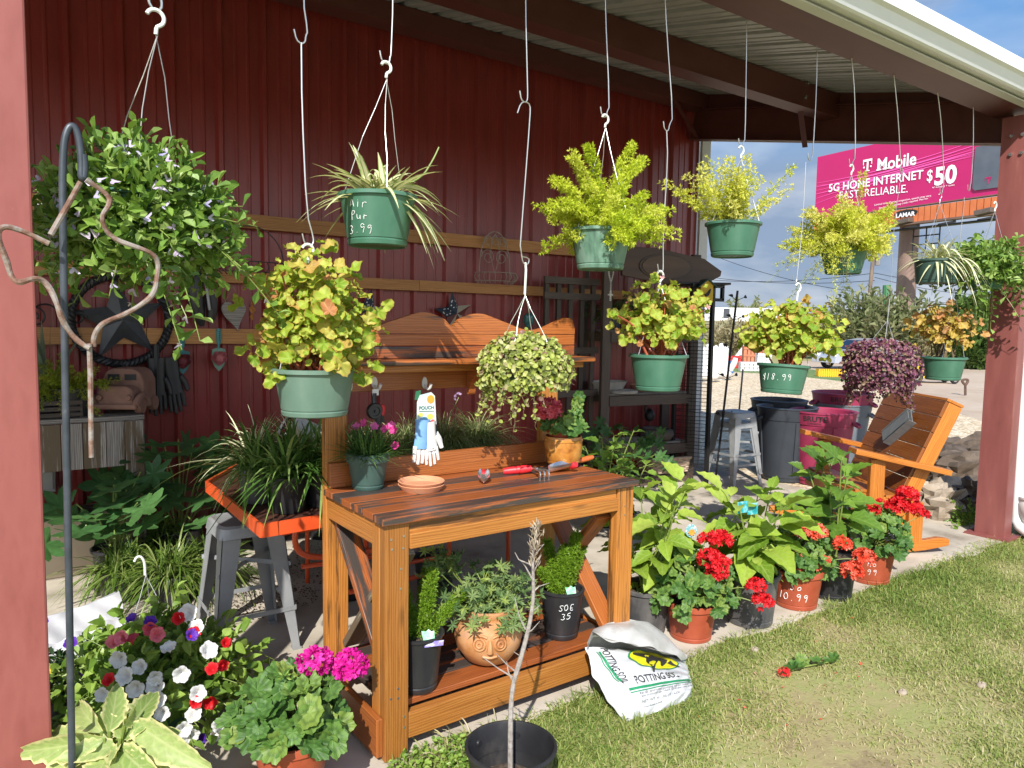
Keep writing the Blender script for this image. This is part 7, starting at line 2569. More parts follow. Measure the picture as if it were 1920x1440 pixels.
for (a_, b_) in (((965, 1272), (905, 1232)), ((970, 1262), (930, 1225)), ((978, 1245), (963, 1222)), ((985, 1180), (965, 1120)), ((992, 1160), (1012, 1135)), ((1000, 1110), (1030, 1093)), ((998, 1085), (975, 1050)), ((998, 1060), (965, 1035)), ((1000, 1045), (1020, 1020)), ((1000, 1075), (1015, 1040)), ((985, 1190), (1012, 1165)), ((960, 1275), (950, 1240))):
    A, B = S(*a_), S(*b_, RNG.uniform(-.03, .03))
    tw.append([A, (A + B) / 2 + RNG.normal(0, .006, 3), B])
mb.tubes(np.array(tw), np.array([.0028, .002, .001]), 5)
mb.build('twig', MATS['sapling_bark'], sp_, smooth=True)
mb = MB()
n = 150
yv = RNG.uniform(0, 1, n)
P = np.array([S(1000 + 8 * (1 - t_), 985 + 75 * t_, RNG.uniform(-.015, .015)) for t_ in yv]) + RNG.normal(0, .007, (n, 3)) * V3(1, 1, .6)
needles(mb, P, V3(0, 0, 1.2) + RNG.normal(0, .6, (n, 3)), .028, .005)
mb.build('dry_buds', leafmat('dry_bud', [(.20, .15, .10), (.34, .28, .20), (.42, .36, .27)], vein=0, trans=.1), sp_)
# potting soil bag, leaning back against the bench leg
c = G(1228, 1345)
bagx = nrm((G(1290, 1308) - G(1165, 1352)) * V3(1, 1, 0))
bag = thing('soil_bag', 'slumped white bag of potting soil leaning on the right leg of the bench', 'bag', tuple(c + V3(0, .03, -.03)))
bagn = np.cross(bagx, V3(0, 0, 1))
if bagn @ (CAMP - c) < 0:
    bagn = -bagn
BWd, BHt = .34, .34
BC = c + V3(0, .03, -.03)
bl, br = G(1172, 1356, -.02), G(1294, 1312, -.02)
tl_, tr_ = AY(1100, 1212, 2.19), AY(1270, 1236, 2.20)
bagn = nrm(np.cross(br - bl, tl_ - bl))
if bagn @ (CAMP - c) < 0:
    bagn = -bagn
def bagsurf(u, v, side=1):
    """u across 0..1, v up 0..1: a sagging filled pillow leaning back on the bench leg"""
    u, v = np.asarray(u, float), np.asarray(v, float)
    uc, vc = np.clip(u, 0, 1), np.clip(v, 0, 1)
    pil = np.sin(uc * PI) ** .5 * np.sin((vc * .93 + .03) * PI) ** .5
    wr = .005 * np.sin(u * 8 + 6 * v + np.sin(v * 11)) + .0035 * np.sin(v * 37 + 5 * np.sin(u * 6)) * (1 - np.abs(2 * uc - 1) * .3) + .003 * np.sin(u * 33 - v * 21) + .004 * np.sin(v * 17 - u * 9)
    h = (.085 * pil * (1.2 - .5 * v) + wr) * side
    P = (bl * (1 - u[..., None]) + br * u[..., None]) * (1 - v[..., None]) + (tl_ * (1 - u[..., None]) + tr_ * u[..., None]) * v[..., None]
    sag = -.035 * np.sin(vc * PI) * (1 - uc) ** 3 + .03 * np.sin(vc * PI) * uc ** 3
    return P + h[..., None] * bagn + sag[..., None] * bagx - BC
M_BAG = pm('white_poly_bag', [(.50, .51, .52), (.58, .59, .60)], .32, 0, 10, bmp=.35, bscale=28)
mb = MB()
mb.grid(lambda u, v: bagsurf(u, v, 1), 80, 80)
mb.build('front_sheet', M_BAG, bag, smooth=True, ang=180)
def pxline(pts, n=40):
    p = np.array([AY(*q) for q in pts])
    return lambda t: np.stack([np.interp(t, np.linspace(0, 1, len(p)), p[:, k]) for k in range(3)], -1)
topc = pxline([(1101, 1205, 2.22), (1112, 1182, 2.24), (1140, 1168, 2.26), (1180, 1161, 2.27), (1215, 1168, 2.27), (1245, 1188, 2.26), (1270, 1212, 2.24), (1289, 1230, 2.20)])
hang = pxline([(1100, 1214, 2.16), (1113, 1190, 2.14), (1145, 1200, 2.11), (1180, 1207, 2.09), (1212, 1214, 2.09), (1243, 1223, 2.10), (1266, 1228, 2.12), (1283, 1240, 2.16)])
backc = pxline([(1101, 1215, 2.235), (1130, 1300, 2.24), (1290, 1290, 2.24), (1290, 1240, 2.23)])
def flapf(u, v):
    a, b = topc(u), hang(u)
    arch = np.sin(v * PI) * np.sin(u * PI) ** .6
    P = a * (1 - v[..., None]) + b * v[..., None]
    P = P + V3(0, 0, 1) * (.018 * arch + .006 * np.sin(u * 27 + v * 4) * v + .005 * np.sin(u * 13 - v * 6))[..., None]
    return P + V3(0, -1, 0) * (.02 * arch + .008 * np.sin(u * 21 + 2 * v) * v)[..., None] - BC
mb = MB()
mb.grid(flapf, 70, 16)
mb.grid(lambda u, v: topc(u) * (1 - v[..., None]) + backc(u) * v[..., None] - BC, 40, 10)
mb.grid(lambda u, v: hang(u) * (1 - v[..., None]) + (hang(u) * .5 + topc(u) * .5 - V3(0, 0, .02)) * v[..., None] - BC, 60, 6)
mb.build('rolled_top', pm('white_poly_back', [(.44, .43, .40), (.54, .53, .50), (.36, .34, .31)], .4, 0, 9, bmp=.35, bscale=30, pos=[.35, .55, .75]), bag, smooth=True, ang=180)
mb = MB()
mb.grid(lambda u, v: bagsurf(0 * u, v, 1) * (1 - u[..., None]) + (G(1165, 1325, -.01) * (1 - v[..., None]) + AY(1101, 1214, 2.23) * v[..., None] - BC) * u[..., None], 6, 30)
mb.build('side_sheet', M_BAG, bag, smooth=True, ang=180)
mb = MB()
mb.grid(lambda u, v: bagsurf(0 * u + 1, v, 1) * (1 - u[..., None]) + (G(1300, 1290, -.01) * (1 - v[..., None]) + AY(1284, 1232, 2.23) * v[..., None] - BC) * u[..., None], 6, 30)
mb.build('side_sheet', M_BAG, bag, smooth=True, ang=180)
def bagmap(dx=.0, dy=.0, sx=1.0, sy=1.0, rot=0.0, off=.004):
    def f(x, y):
        xr = x * math.cos(rot) - y * math.sin(rot)
        yr = x * math.sin(rot) + y * math.cos(rot)
        return bagsurf(dx + xr * sx / BWd, dy + yr * sy / BHt, 1) + bagn * off
    return f
def subdiv_poly(mb, xy, f, mi=0):
    xy = np.array(xy)
    mb.poly(f(xy[:, 0], xy[:, 1]), [tuple(range(len(xy)))], mi)
def strip_on(mb, x0, y0, x1, y1, wd, f, n=24):
    t_ = np.linspace(0, 1, n)
    d = nrm(V3(x1 - x0, y1 - y0, 0))
    px_, py_ = -d[1] * wd / 2, d[0] * wd / 2
    X_, Y_ = x0 + (x1 - x0) * t_, y0 + (y1 - y0) * t_
    V = np.concatenate([f(X_ + px_, Y_ + py_), f(X_ - px_, Y_ - py_)])
    mb.poly(V, [(i, i + 1, n + i + 1, n + i) for i in range(n - 1)])
M_INK = flat('ink_dark', (.03, .028, .03), .4)
M_INKG = flat('ink_green', (.015, .22, .09), .4)
M_INKY = flat('ink_yellow', (.72, .66, .02), .4)
M_INKGR = flat('ink_grey', (.20, .20, .20), .5)
f = bagmap(0, 0)
mb = MB()
V, Fs = text_geo('POTTING SOIL', .046, .0006, 'LEFT')
mb.poly(bagmap(.27, .44, .535, 1.2, .02)(V[:, 0], V[:, 1]), Fs)
V, Fs = text_geo('POTTING SOIL', .036, .0005, 'LEFT')
mb.poly(bagmap(.105, .985, .9, .74, -PI / 2 + .06)(V[:, 0], V[:, 1]), Fs)
mb.build('title_lettering', M_INK, bag)
mb = MB()
strip_on(mb, .18 * BWd, .38 * BHt, .985 * BWd, .40 * BHt, .012, f)
strip_on(mb, .18 * BWd, .335 * BHt, .985 * BWd, .355 * BHt, .005, f)
strip_on(mb, .085 * BWd, .93 * BHt, .145 * BWd, .50 * BHt, .007, f)
strip_on(mb, .062 * BWd, .93 * BHt, .122 * BWd, .50 * BHt, .003, f)
mb.build('green_band', M_INKG, bag)
mb = MB()
for s_, y_, z_ in (('An all purpose potting soil for indoor', .285, .0165), ('and outdoor use. Ideal for shrubs, roses, garden', .245, .0145), ('NET WT. 40 LBS. (18.1 KG)', .165, .0155), ('Distributed in bulk', .10, .012)):
    V, Fs = text_geo(s_, z_, .0001, 'LEFT')
    mb.poly(bagmap(.24, y_, .88, 1.15, .02)(V[:, 0], V[:, 1]), Fs)
mb.build('small_print', M_INKGR, bag)
mb = MB()
el = lambda cx_, cy_, rx, ry, n_=36: [(cx_ + rx * math.cos(t_), cy_ + ry * math.sin(t_)) for t_ in np.linspace(0, 2 * PI, n_ + 1)[:-1]]
def ell(mb, cx_, cy_, rx, ry, ff, rings=6, n_=36):
    V = [ff(np.array(cx_), np.array(cy_))]
    for q in range(1, rings + 1):
        for t_ in np.linspace(0, 2 * PI, n_ + 1)[:-1]:
            V.append(ff(np.array(cx_ + rx * q / rings * math.cos(t_)), np.array(cy_ + ry * q / rings * math.sin(t_))))
    Fs = [(0, 1 + i, 1 + (i + 1) % n_) for i in range(n_)]
    for q in range(rings - 1):
        a_, b_ = 1 + q * n_, 1 + (q + 1) * n_
        Fs += [(a_ + i, b_ + i, b_ + (i + 1) % n_, a_ + (i + 1) % n_) for i in range(n_)]
    mb.poly(np.array(V).reshape(-1, 3), Fs)
ex_, ey_ = .62 * BWd, .84 * BHt
ell(mb, ex_, ey_, .098, .072, bagmap(0, 0, 1, 1, 0, .004))
mb.build('oval_rim', M_INKG, bag)
mb = MB()
ell(mb, ex_, ey_, .092, .066, bagmap(0, 0, 1, 1, 0, .0055))
mb.build('yellow_oval', M_INKY, bag)
mb = MB()
fb_ = bagmap(0, 0, 1, 1, 0, .007)
def taper_on(mb, pts, wds, ff, n=10):
    P = np.array(pts)
    t_ = np.linspace(0, 1, n)
    x = np.interp(t_, np.linspace(0, 1, len(P)), P[:, 0])
    y = np.interp(t_, np.linspace(0, 1, len(P)), P[:, 1])
    wv = np.interp(t_, np.linspace(0, 1, len(P)), wds) / 2
    d = nrm(np.stack([np.gradient(x), np.gradient(y)], -1))
    V = np.concatenate([ff(ex_ + x - d[:, 1] * wv, ey_ + y + d[:, 0] * wv), ff(ex_ + x + d[:, 1] * wv, ey_ + y - d[:, 0] * wv)])
    mb.poly(V, [(i, i + 1, n + i + 1, n + i) for i in range(n - 1)])
taper_on(mb, [(-.075, .03), (-.02, .02), (.03, .005), (.06, -.02), (.085, -.045)], [.012, .040, .042, .026, .006], fb_)
taper_on(mb, [(-.01, .01), (-.035, -.03), (-.045, -.085)], [.045, .030, .006], bagmap(0, 0, 1, 1, 0, .0078))
taper_on(mb, [(.03, .01), (.02, -.02), (.005, -.045)], [.035, .022, .006], bagmap(0, 0, 1, 1, 0, .0084))
mb.build('bird_emblem', M_INK, bag)

# ================================================================ RIGHT HAND ROW OF PLANTS
RNG = np.random.default_rng(61)
RG = 'potted plants lined up at the patio edge'
t_ = ptd('leafy_shrub_pot', 'tall leafy shrub in a black pot just right of the bench', G(1216, 1195) + _fh * .10, M_BLACKPD, .125, .10, .23, group=RG)
D0 = float((V3(*t_.location) - CAMP) @ FWD)
g_bigleaf(t_, (0, 0, .19), 8, .62, .34, .19, 8, L_BIG, .62, (.06, -.02))
mb = MB()
batch(mb, OVATE, disc(30, .09) + V3(0, 0, .2), nrm(rdir(30, 0, 1)), rdir(30, .2, 1), .04, .022)
mb.build('low_leaves', L_BIG, t_)
tg = CAMP + ray(1296, 995) * (D0 - .12) - V3(*t_.location)
mb = MB()
mb.prism(el(0, 0, .028, .034), (.81, -.58, 0), (0, 0, 1), tg, .002)
mb.build('plant_tag', pm('tag_white_teal', [(.70, .74, .72), (.06, .30, .34), (.75, .77, .74)], .5, 0, 60), t_)
mb = MB()
batch(mb, fan_t(lambda a: .5 * (.7 + .3 * abs(math.cos(4 * a))), 32, .1, .02, 3), (tg + V3(-.005, -.008, -.006))[None], V3(0, 0, 1)[None], V3(-.6, -.8, 0)[None], .036, .036)
mb.build('tag_flower_print', flat('tag_orange', (.75, .28, .03), .5), t_)
t_ = ptd('red_geranium', 'scarlet geranium in a terracotta pot between the bench and the dusty black pot', G(1303, 1207) + _fh * .09, M_TERRA, .125, .10, .19, group=RG, lip=.006, liph=.03)
MC = V3(*t_.location)
D0 = float((MC - CAMP) @ FWD)
hd = [(1350, 1012, .045), (1332, 1048, .046), (1344, 1072, .04), (1353, 1055, .035), (1418, 1098, .036), (1430, 1128, .040), (1322, 1010, .03)]
g_geranium(t_, (0, .02, .20), .235, .25, 150, .078, [(*(hl2 - V3(0, .02, .03)), r * 1.18, int(17000 * r * r) + 30) for hl2, r in [(CAMP + ray(x, y) * (D0 - .14) - MC - V3(0, 0, .17), r) for x, y, r in hd]], P_RED)
t_ = ptd('leafy_shrub_pot', 'light green leafy shrub in a dusty grey black pot with a teal tie', G(1418, 1180) + _fh * .11, M_BLACKPD, .14, .115, .27, group=RG)
g_bigleaf(t_, (0, 0, .23), 7, .50, .36, .20, 8, L_BIG, .62, (.0, .0))
mb = MB()
batch(mb, OVATE, disc(40, .10) + V3(0, 0, .24), nrm(rdir(40, 0, 1)), rdir(40, .2, 1), .045, .022)
mb.build('low_leaves', L_BIGD, t_)
tg = CAMP + ray(1402, 952) * (float((V3(*t_.location) - CAMP) @ FWD) - .12) - V3(*t_.location)
mb = MB()
mb.grid(lambda u, v: np.stack([tg[0] + (u - .5) * .10, tg[1] - .025 * np.sin(u * PI * 2) - (u - .5) * .05, tg[2] + (v - .5) * .06 + .012 * np.sin(u * 6)], -1), 20, 6)
mb.build('plant_tag', pm('tag_teal_film', [(.01, .20, .24), (.03, .32, .36), (.4, .65, .68)], .15, 0, 30), t_, smooth=True)
pot_writing(t_, 'OPAK', .14, .115, .27, cam_ang(t_.location) + .35, .022, .14, M_CHALK)
t_ = ptd('coral_geranium', 'coral orange geranium in a terracotta pot chalked 10.99', G(1505, 1146) + _fh * .10, M_TERRA, .138, .11, .215, group=RG, lip=.006, liph=.03)
MC = V3(*t_.location)
D0 = float((MC - CAMP) @ FWD)
hd = [(1505, 998, .036), (1532, 998, .042), (1492, 1035, .034), (1580, 1020, .040), (1548, 1052, .028), (1495, 1068, .030), (1620, 1045, .046), (1598, 1070, .048), (1530, 1065, .02)]
g_geranium(t_, (0, .02, .22), .22, .19, 120, .075, [(*(q - V3(0, .02, .04)), r * 1.15, int(17000 * r * r) + 28) for q, r in [(CAMP + ray(x, y) * (D0 - .12) - MC - V3(0, 0, .18), r) for x, y, r in hd]], P_CORAL)
pot_writing(t_, ' So\n10.99', .138, .11, .215, cam_ang(MC) - .15, .036, .12, M_CHALK, r=.0018)
t_ = ptd('leafy_shrub_pot', 'tall mid green leafy shrub in a black pot in front of the rocking chair', G(1572, 1128) + _fh * .10, M_BLACKP, .13, .11, .25, group=RG)
g_bigleaf(t_, (0, 0, .21), 7, .66, .28, .19, 8, L_BIGD, .62, (.02, .02))
t_ = ptd('red_geranium', 'bright red geranium in a terracotta pot nearest the rocker foot', G(1645, 1098) + _fh * .10, M_TERRA, .138, .108, .22, group=RG, lip=.006, liph=.03)
MC = V3(*t_.location)
D0 = float((MC - CAMP) @ FWD)
hd = [(1700, 928, .05), (1682, 948, .05), (1710, 950, .046), (1640, 955, .03), (1565, 932, .036), (1728, 963, .034), (1650, 942, .024)]
g_geranium(t_, (.02, .02, .22), .25, .24, 140, .078, [(*(q - V3(.02, .02, .03)), r * 1.18, int(17000 * r * r) + 30) for q, r in [(CAMP + ray(x, y) * (D0 - .05) - MC - V3(0, 0, .19), r) for x, y, r in hd]], P_RED)
pot_writing(t_, 'Ro\n99', .138, .108, .22, cam_ang(MC) + .1, .030, .12, M_CHALK, r=.0014)
# leafy plants on the floor behind the right end of the bench
for (px, py, lab, n_, hh) in ((1130, 985, 'lobed green plant behind the right end of the bench top', 5, .62), (1165, 1010, 'low leafy plant between the bench and the wicker basket', 5, .5)):
    t_ = ptd('leafy_shrub_pot', lab, G(px, py), M_BLACKP, .10, .085, .2, group='leafy plants behind the bench end')
    g_bigleaf(t_, (0, 0, .18), n_, hh, .4, .13, 9, L_BIGD, .6)
RNG = np.random.default_rng(62)
t_ = ptd('lobed_leaf_plant', 'shaded lobed plant at the foot of the dark shelf unit', G(1170, 925), M_BLACKP, .10, .085, .18, group='leafy plants behind the bench end')
n = 40
a = RNG.uniform(0, 2 * PI, n)
D = heading(a, RNG.uniform(.1, 1.3, n))
P = V3(0, 0, .2) + D * V3(.42, .42, .5) * RNG.uniform(.5, 1.05, (n, 1))
mb = MB()
batch(mb, MAPLE, P, D * V3(1, 1, .2) + V3(0, 0, -.2), nrm(SUNV + RNG.normal(0, .3, (n, 3))), .15, .15)
mb.build('foliage', L_MAPLE, t_, smooth=True, ang=180)
mb = MB()
mb.tubes(np.stack([np.tile(V3(0, 0, .18), (n, 1)), P * V3(.5, .5, .7) + V3(0, 0, .05), P], 1), .003, 4)
mb.build('leaf_stalk', M_STEM, t_)
# ================================================================ ROCKING CHAIR
RNG = np.random.default_rng(71)
rk = thing('rocking_chair', 'orange stained wide wooden rocking chair with slatted back and flat arms', 'rocking chair', (5.379, 2.859, 0), math.atan2(-_r0[1], -_r0[0]))
# local: x forward, y to the sitter's left, z up
W2 = .43
for s_ in (-1, 1):
    y = s_ * W2
    mb = MB()
    t_ = np.linspace(-1, 1, 25)
    top = [(x * .47 + .13, .075 + .06 * abs(x) ** 2.2 - (0.03 * max(0, abs(x) - .85) / .15)) for x in t_]
    bot = [(x * .47 + .13, .002 + .06 * abs(x) ** 2.2) for x in t_]
    mb.prism(top[::-1] + bot, (1, 0, 0), (0, 0, 1), (0, y + .022, 0), .044)
    mb.build('runner', M_ROCKER, rk, bevel=.004)
    mb = MB()
    mb.beam((.18, y, .07), (.18, y, .655), .045, .10, (1, 0, 0))
    mb.build('front_post', M_ROCKER, rk, bevel=.004)
    mb = MB()
    mb.beam((-.10, y, .075), (-.10, y, .36), .045, .10, (1, 0, 0))
    mb.build('rear_post', M_ROCKER, rk, bevel=.004)
    mb = MB()
    mb.beam((.36, y + s_ * .01, .715), (-.30, y + s_ * .01, .575), .125, .038)
    mb.build('arm', M_ROCKER, rk, bevel=.005)
    mb = MB()
    mb.beam((.30, y - s_ * .042, .37), (-.14, y - s_ * .042, .29), .036, .10)
    mb.build('seat_rail', M_ROCKER, rk, bevel=.004)
    mb = MB()
    mb.beam((.01, y - s_ * .042, .20), (-.35, y - s_ * .042, 1.03), .042, .10, (1, 0, 0))
    mb.build('back_stile', M_ROCKER, rk, bevel=.004)
B0 = V3(.01, 0, .20)
sd_ = nrm(V3(-.36, 0, .83))
sn = nrm(V3(.83, 0, .36))
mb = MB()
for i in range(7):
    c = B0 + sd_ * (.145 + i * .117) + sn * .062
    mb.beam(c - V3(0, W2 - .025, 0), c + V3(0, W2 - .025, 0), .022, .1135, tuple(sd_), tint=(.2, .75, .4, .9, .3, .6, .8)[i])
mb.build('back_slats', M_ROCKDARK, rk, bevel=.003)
mb = MB()
c = B0 + sd_ * .918
mb.beam(c - V3(0, W2 - .02, 0) + sn * .01, c + V3(0, W2 - .02, 0) + sn * .01, .125, .02, tuple(sd_))
mb.build('back_cap', M_ROCKER, rk, bevel=.003)
mb = MB()
for i in range(4):
    x = .26 - i * .108
    z = .37 + (x - .30) * .182 + .062
    mb.beam((x, -W2 + .02, z), (x, W2 - .02, z), .10, .022, (0, 0, 1))
mb.beam((.32, -W2 + .02, .36), (.32, W2 - .02, .36), .022, .12)
mb.build('seat_slats', M_ROCKER, rk, bevel=.003)
mb = MB()
for s_ in (-.30, .0, .30):
    for i in range(7):
        c = B0 + V3(0, s_ + .03, 0) + sd_ * (.145 + i * .117 - .04) + sn * .0735
        mb.tube([c, c + sn * .001], .006, 6)
mb.build('screw', M_STEEL, rk)
mbx = thing('grey_box', 'small grey open box hanging on the back slats of the rocking chair', 'box', (5.379, 2.859, 0), rk.rotation_euler[2])
mb = MB()
c = B0 + V3(0, .06, 0) + sd_ * .64 + sn * .105
ax = nrm(V3(0, .62, 0) + sd_ * .70)
wx = nrm(np.cross(ax, sn))
mb.beam(c - ax * .14, c + ax * .14, .115, .006, tuple(sn))
mb.beam(c - ax * .14 - wx * .06, c + ax * .14 - wx * .06, .006, .06, tuple(sn))
mb.beam(c - ax * .14 + wx * .06, c + ax * .14 + wx * .06, .006, .06, tuple(sn))
mb.beam(c + sn * .028 - ax * .14, c + sn * .028 + ax * .14, .085, .004, tuple(sn))
mb.build('shell', pm('grey_sheet_metal', [(.20, .22, .23), (.27, .29, .30)], .35, .4, 8, (1, 6, 1)), mbx)

# ================================================================ TRASH CANS
M_CANG = pm('can_dark_grey', [(.028, .033, .042), (.04, .047, .058)], .45, 0, 4)
M_CANG2 = pm('can_mid_grey', [(.11, .13, .15), (.15, .17, .19)], .5, 0, 4)
M_CANM = pm('can_maroon', [(.25, .02, .062), (.31, .032, .082)], .5, 0, 4)
CG = 'round trash cans beyond the patio'
def trash(label, px, py, mat, H=.80, r=.28, txt=True, rim=True, z0=0, loc=None):
    c = G(px, py) if loc is None else V3(*loc)
    t_ = thing('trash_can', label, 'trash can', (c[0], c[1], z0 - .012), 0, CG)
    mb = MB()
    rb = r * .78
    pr = [(.001, .01), (rb - .02, .01), (rb, .02), (r * .985, H - .13), (r + .004, H - .125), (r + .022, H - .012), (r + .03, H - .01), (r + .03, H), (r + .012, H + .004), (r - .004, H - .01), (r * .82, .06), (.001, .05)]
    mb.lathe(pr, (0, 0, 0), 40)
    mb.build('barrel', mat, t_, smooth=True)
    ca = cam_ang(c)
    for a in (ca + PI / 2 - .3, ca - PI / 2 - .3 + .75):
        mb = MB()
        rr = r + .03
        mb.tube([((rr - .02) * math.cos(a - .16), (rr - .02) * math.sin(a - .16), H - .10), ((rr + .03) * math.cos(a - .12), (rr + .03) * math.sin(a - .12), H - .13), ((rr + .03) * math.cos(a + .12), (rr + .03) * math.sin(a + .12), H - .13), ((rr - .02) * math.cos(a + .16), (rr - .02) * math.sin(a + .16), H - .10)], .016, 8, 1)
        mb.build('handle', mat, t_, smooth=True)
    for k_ in range(4):
        mb = MB()
        a = ca + .4 + k_ * PI / 2
        mb.beam(((r * .86 + .0) * math.cos(a), (r * .86) * math.sin(a), .10), ((r * .985 + .004) * math.cos(a), (r * .985 + .004) * math.sin(a), H - .14), .035, .012, (math.cos(a), math.sin(a), 0))
        mb.build('rib', mat, t_)
    if txt:
        V, Fs = text_geo('BRUTE', .075, .002, 'CENTER', 0, 1.05)
        rr = r + .016
        a = ca + txt + V[:, 0] / rr
        P = np.stack([(rr - .004 + (V[:, 1]) * .16) * np.cos(a), (rr - .004 + V[:, 1] * .16) * np.sin(a), H - .085 + V[:, 1]], -1)
        m_ = MB()
        m_.poly(P, Fs)
        V, Fs = text_geo('COMMERCIAL', .022, 0, 'CENTER')
        a = ca + txt + V[:, 0] / rr
        m_.poly(np.stack([(rr - .006 + V[:, 1] * .16) * np.cos(a), (rr - .006 + V[:, 1] * .16) * np.sin(a), H - .112 + V[:, 1]], -1), Fs)
        m_.build('can_lettering', M_INK, t_)
    return t_
trash('dark grey round trash can at the back left of the group', 1455, 880, M_CANG, .78, .27, 0)
trash('dark grey round trash can in front, beside the maroon one', 1470, 898, M_CANG, .76, .27, 0)
trash('maroon round trash can at the front behind the rocking chair arm', 1537, 905, M_CANM, .74, .29, -.25)
g_ = trash('grey round trash can at the right holding a maroon one', 1573, 872, M_CANG2, .72, .29, 0)
trash('maroon round trash can nested inside the grey can at the right', 1573, 872, M_CANM, .70, .30, -.02, z0=.14, loc=V3(*g_.location))

# ================================================================ DARK SHELF UNIT AND WHAT STANDS ON IT
sa = math.radians(-10)
sc0 = V3(5.22, 4.98, 0)
su = thing('shelf_unit', 'tall dark wooden shelf unit in the corner with an oval topped header board', 'shelf unit', tuple(sc0), sa)
SWd, SDp = 1.02, .42
# local: x right, y back, z up; front at y=0
for (x, y) in ((-SWd / 2, 0), (SWd / 2, 0), (-SWd / 2, SDp), (SWd / 2, SDp)):
    mb = MB()
    mb.box((x, y + .02, 1.12), (.095, .045, 2.24), 2)
    mb.build('post', M_DARKWOOD, su, bevel=.003)
SH = [.09, .39, .88, 1.48]
for z in SH:
    mb = MB()
    mb.box((0, .0, z - .05), (SWd - .08, .03, .095), 0)
    mb.box((0, SDp + .02, z - .05), (SWd - .08, .03, .095), 0)
    mb.build('shelf_rail', M_DARKWOOD, su, bevel=.002)
    mb = MB()
    for i in range(3):
        mb.box((0, .09 + i * .135, z + .008), (SWd - .08, .13, .018), 0)
    mb.build('shelf_board', pm('dusty_shelf_board', [(.10, .085, .07), (.20, .18, .15), (.26, .24, .21)], .9, 0, 6, (.3, 3, 1)), su)
mb = MB()
mb.prism([(-SWd / 2 + .12, 2.0), (SWd / 2 - .20, 1.92), (SWd / 2 + .02, 1.93), (SWd / 2 + .26, 2.04), (SWd / 2 + .27, 2.09), (SWd / 2 + .05, 2.20), (.0, 2.27), (-SWd / 2 + .12, 2.27)], (1, 0, 0), (0, 0, 1), (0, -.012, 0), .035)
mb.build('header_board', pm('header_brown', [(.06, .032, .02), (.09, .05, .032)], .55, 0, 5, (.3, 1, 3)), su, bevel=.004)
mb = MB()
mb.prism(el(.10, 2.10, .28, .105), (1, 0, 0), (0, 0, 1), (0, -.05, 0), .012)
mb.build('oval_plaque', pm('plaque_brown', [(.085, .05, .033), (.12, .075, .05)], .6, 0, 5, (.3, 1, 3)), su)
mb = MB()
mb.prism(el(.10, 2.10, .31, .12), (1, 0, 0), (0, 0, 1), (0, -.046, 0), .01)
mb.build('oval_rim', M_DARKWOOD, su)
def onshelf(x, y, z):
    return (sc0[0] + x * math.cos(sa) - y * math.sin(sa), sc0[1] + x * math.sin(sa) + y * math.cos(sa), z + .018)
lu = thing('lattice_stand', 'narrow dark lattice stand behind the shelf unit against the wall', 'shelf unit', (4.52, 5.28, 0), 0)
for x in (-.36, -.22, -.08, .06, .2):
    mb = MB()
    mb.box((x, 0, .98), (.045, .03, 1.96), 2)
    mb.build('upright', M_DARKWOOD, lu)
for z in (.5, .9, 1.3, 1.80, 1.94):
    mb = MB()
    mb.box((-.08, -.03, z), (.66, .025, .06), 0)
    mb.build('crossbar', M_DARKWOOD, lu)
rb_ = thing('stone_bowl', 'dark brown round stone bowl like a thick ring on the lower shelf', 'bowl', onshelf(.20, .16, SH[1]))
mb = MB()
mb.lathe([(.10, .0), (.155, .015), (.178, .06), (.165, .105), (.135, .12), (.108, .108), (.095, .07), (.095, .03), (.001, .02)], (0, 0, 0), 36)
mb.build('bowl_body', pm('dark_stone', [(.05, .036, .03), (.10, .075, .062)], .7, 0, 12, bmp=.3, bscale=40), rb_, smooth=True, ang=70)
M_STONE = pm('stepping_stone', [(.30, .27, .23), (.42, .39, .34)], .9, 0, 14, bmp=.4, bscale=50)
for i, (x, y, z, r, lab) in enumerate(((-.08, .12, SH[1], .15, 'flat grey stepping stone left of the dark stone bowl'), (-.30, .08, SH[1], .13, 'flat grey stepping stone at the left end of the lower shelf'), (-.26, .10, SH[2], .15, 'flat pale stepping stone at the left of the middle shelf'))):
    t_ = thing('stepping_stone', lab, 'stepping stone', onshelf(x, y, z), 0, 'stepping stones on the dark shelves')
    mb = MB()
    mb.lathe([(.001, 0), (r, 0), (r + .004, .012), (r - .006, .026), (r - .02, .028), (r - .026, .024), (.04, .024), (.03, .03), (.001, .03)], (0, 0, 0), 32)
    mb.build('disc', M_STONE, t_, smooth=True)
t_ = thing('stone_trough', 'grey stone dish on the middle shelf behind the post', 'bowl', onshelf(-.32, .26, SH[2]))
mb = MB()
mb.lathe([(.001, 0), (.14, 0), (.19, .09), (.20, .10), (.18, .10), (.13, .03), (.001, .03)], (0, 0, 0), 30, sx=1.2, sy=.7)
mb.build('dish', M_STONE, t_, smooth=True)
for i, (x, lab) in enumerate(((.10, 'terracotta saucer on the middle shelf behind the hanging begonia'), (.36, 'terracotta bowl at the right end of the middle shelf'))):
    t_ = thing('clay_dish', lab, 'bowl', onshelf(x, .22, SH[2]), 0, 'terracotta dishes on the middle shelf')
    mb = MB()
    h_ = .05 + .04 * i
    mb.lathe([(.001, 0), (.10, 0), (.15, h_), (.155, h_ + .008), (.14, h_ + .006), (.09, .015), (.001, .012)], (0, 0, 0), 32)
    mb.build('dish', M_SAUCER, t_, smooth=True)
t_ = thing('wicker_basket', 'rectangular wicker basket with dark dried stuff at the foot of the shelf unit', 'basket', onshelf(.22, .06, SH[0]), sa)
mb = MB()
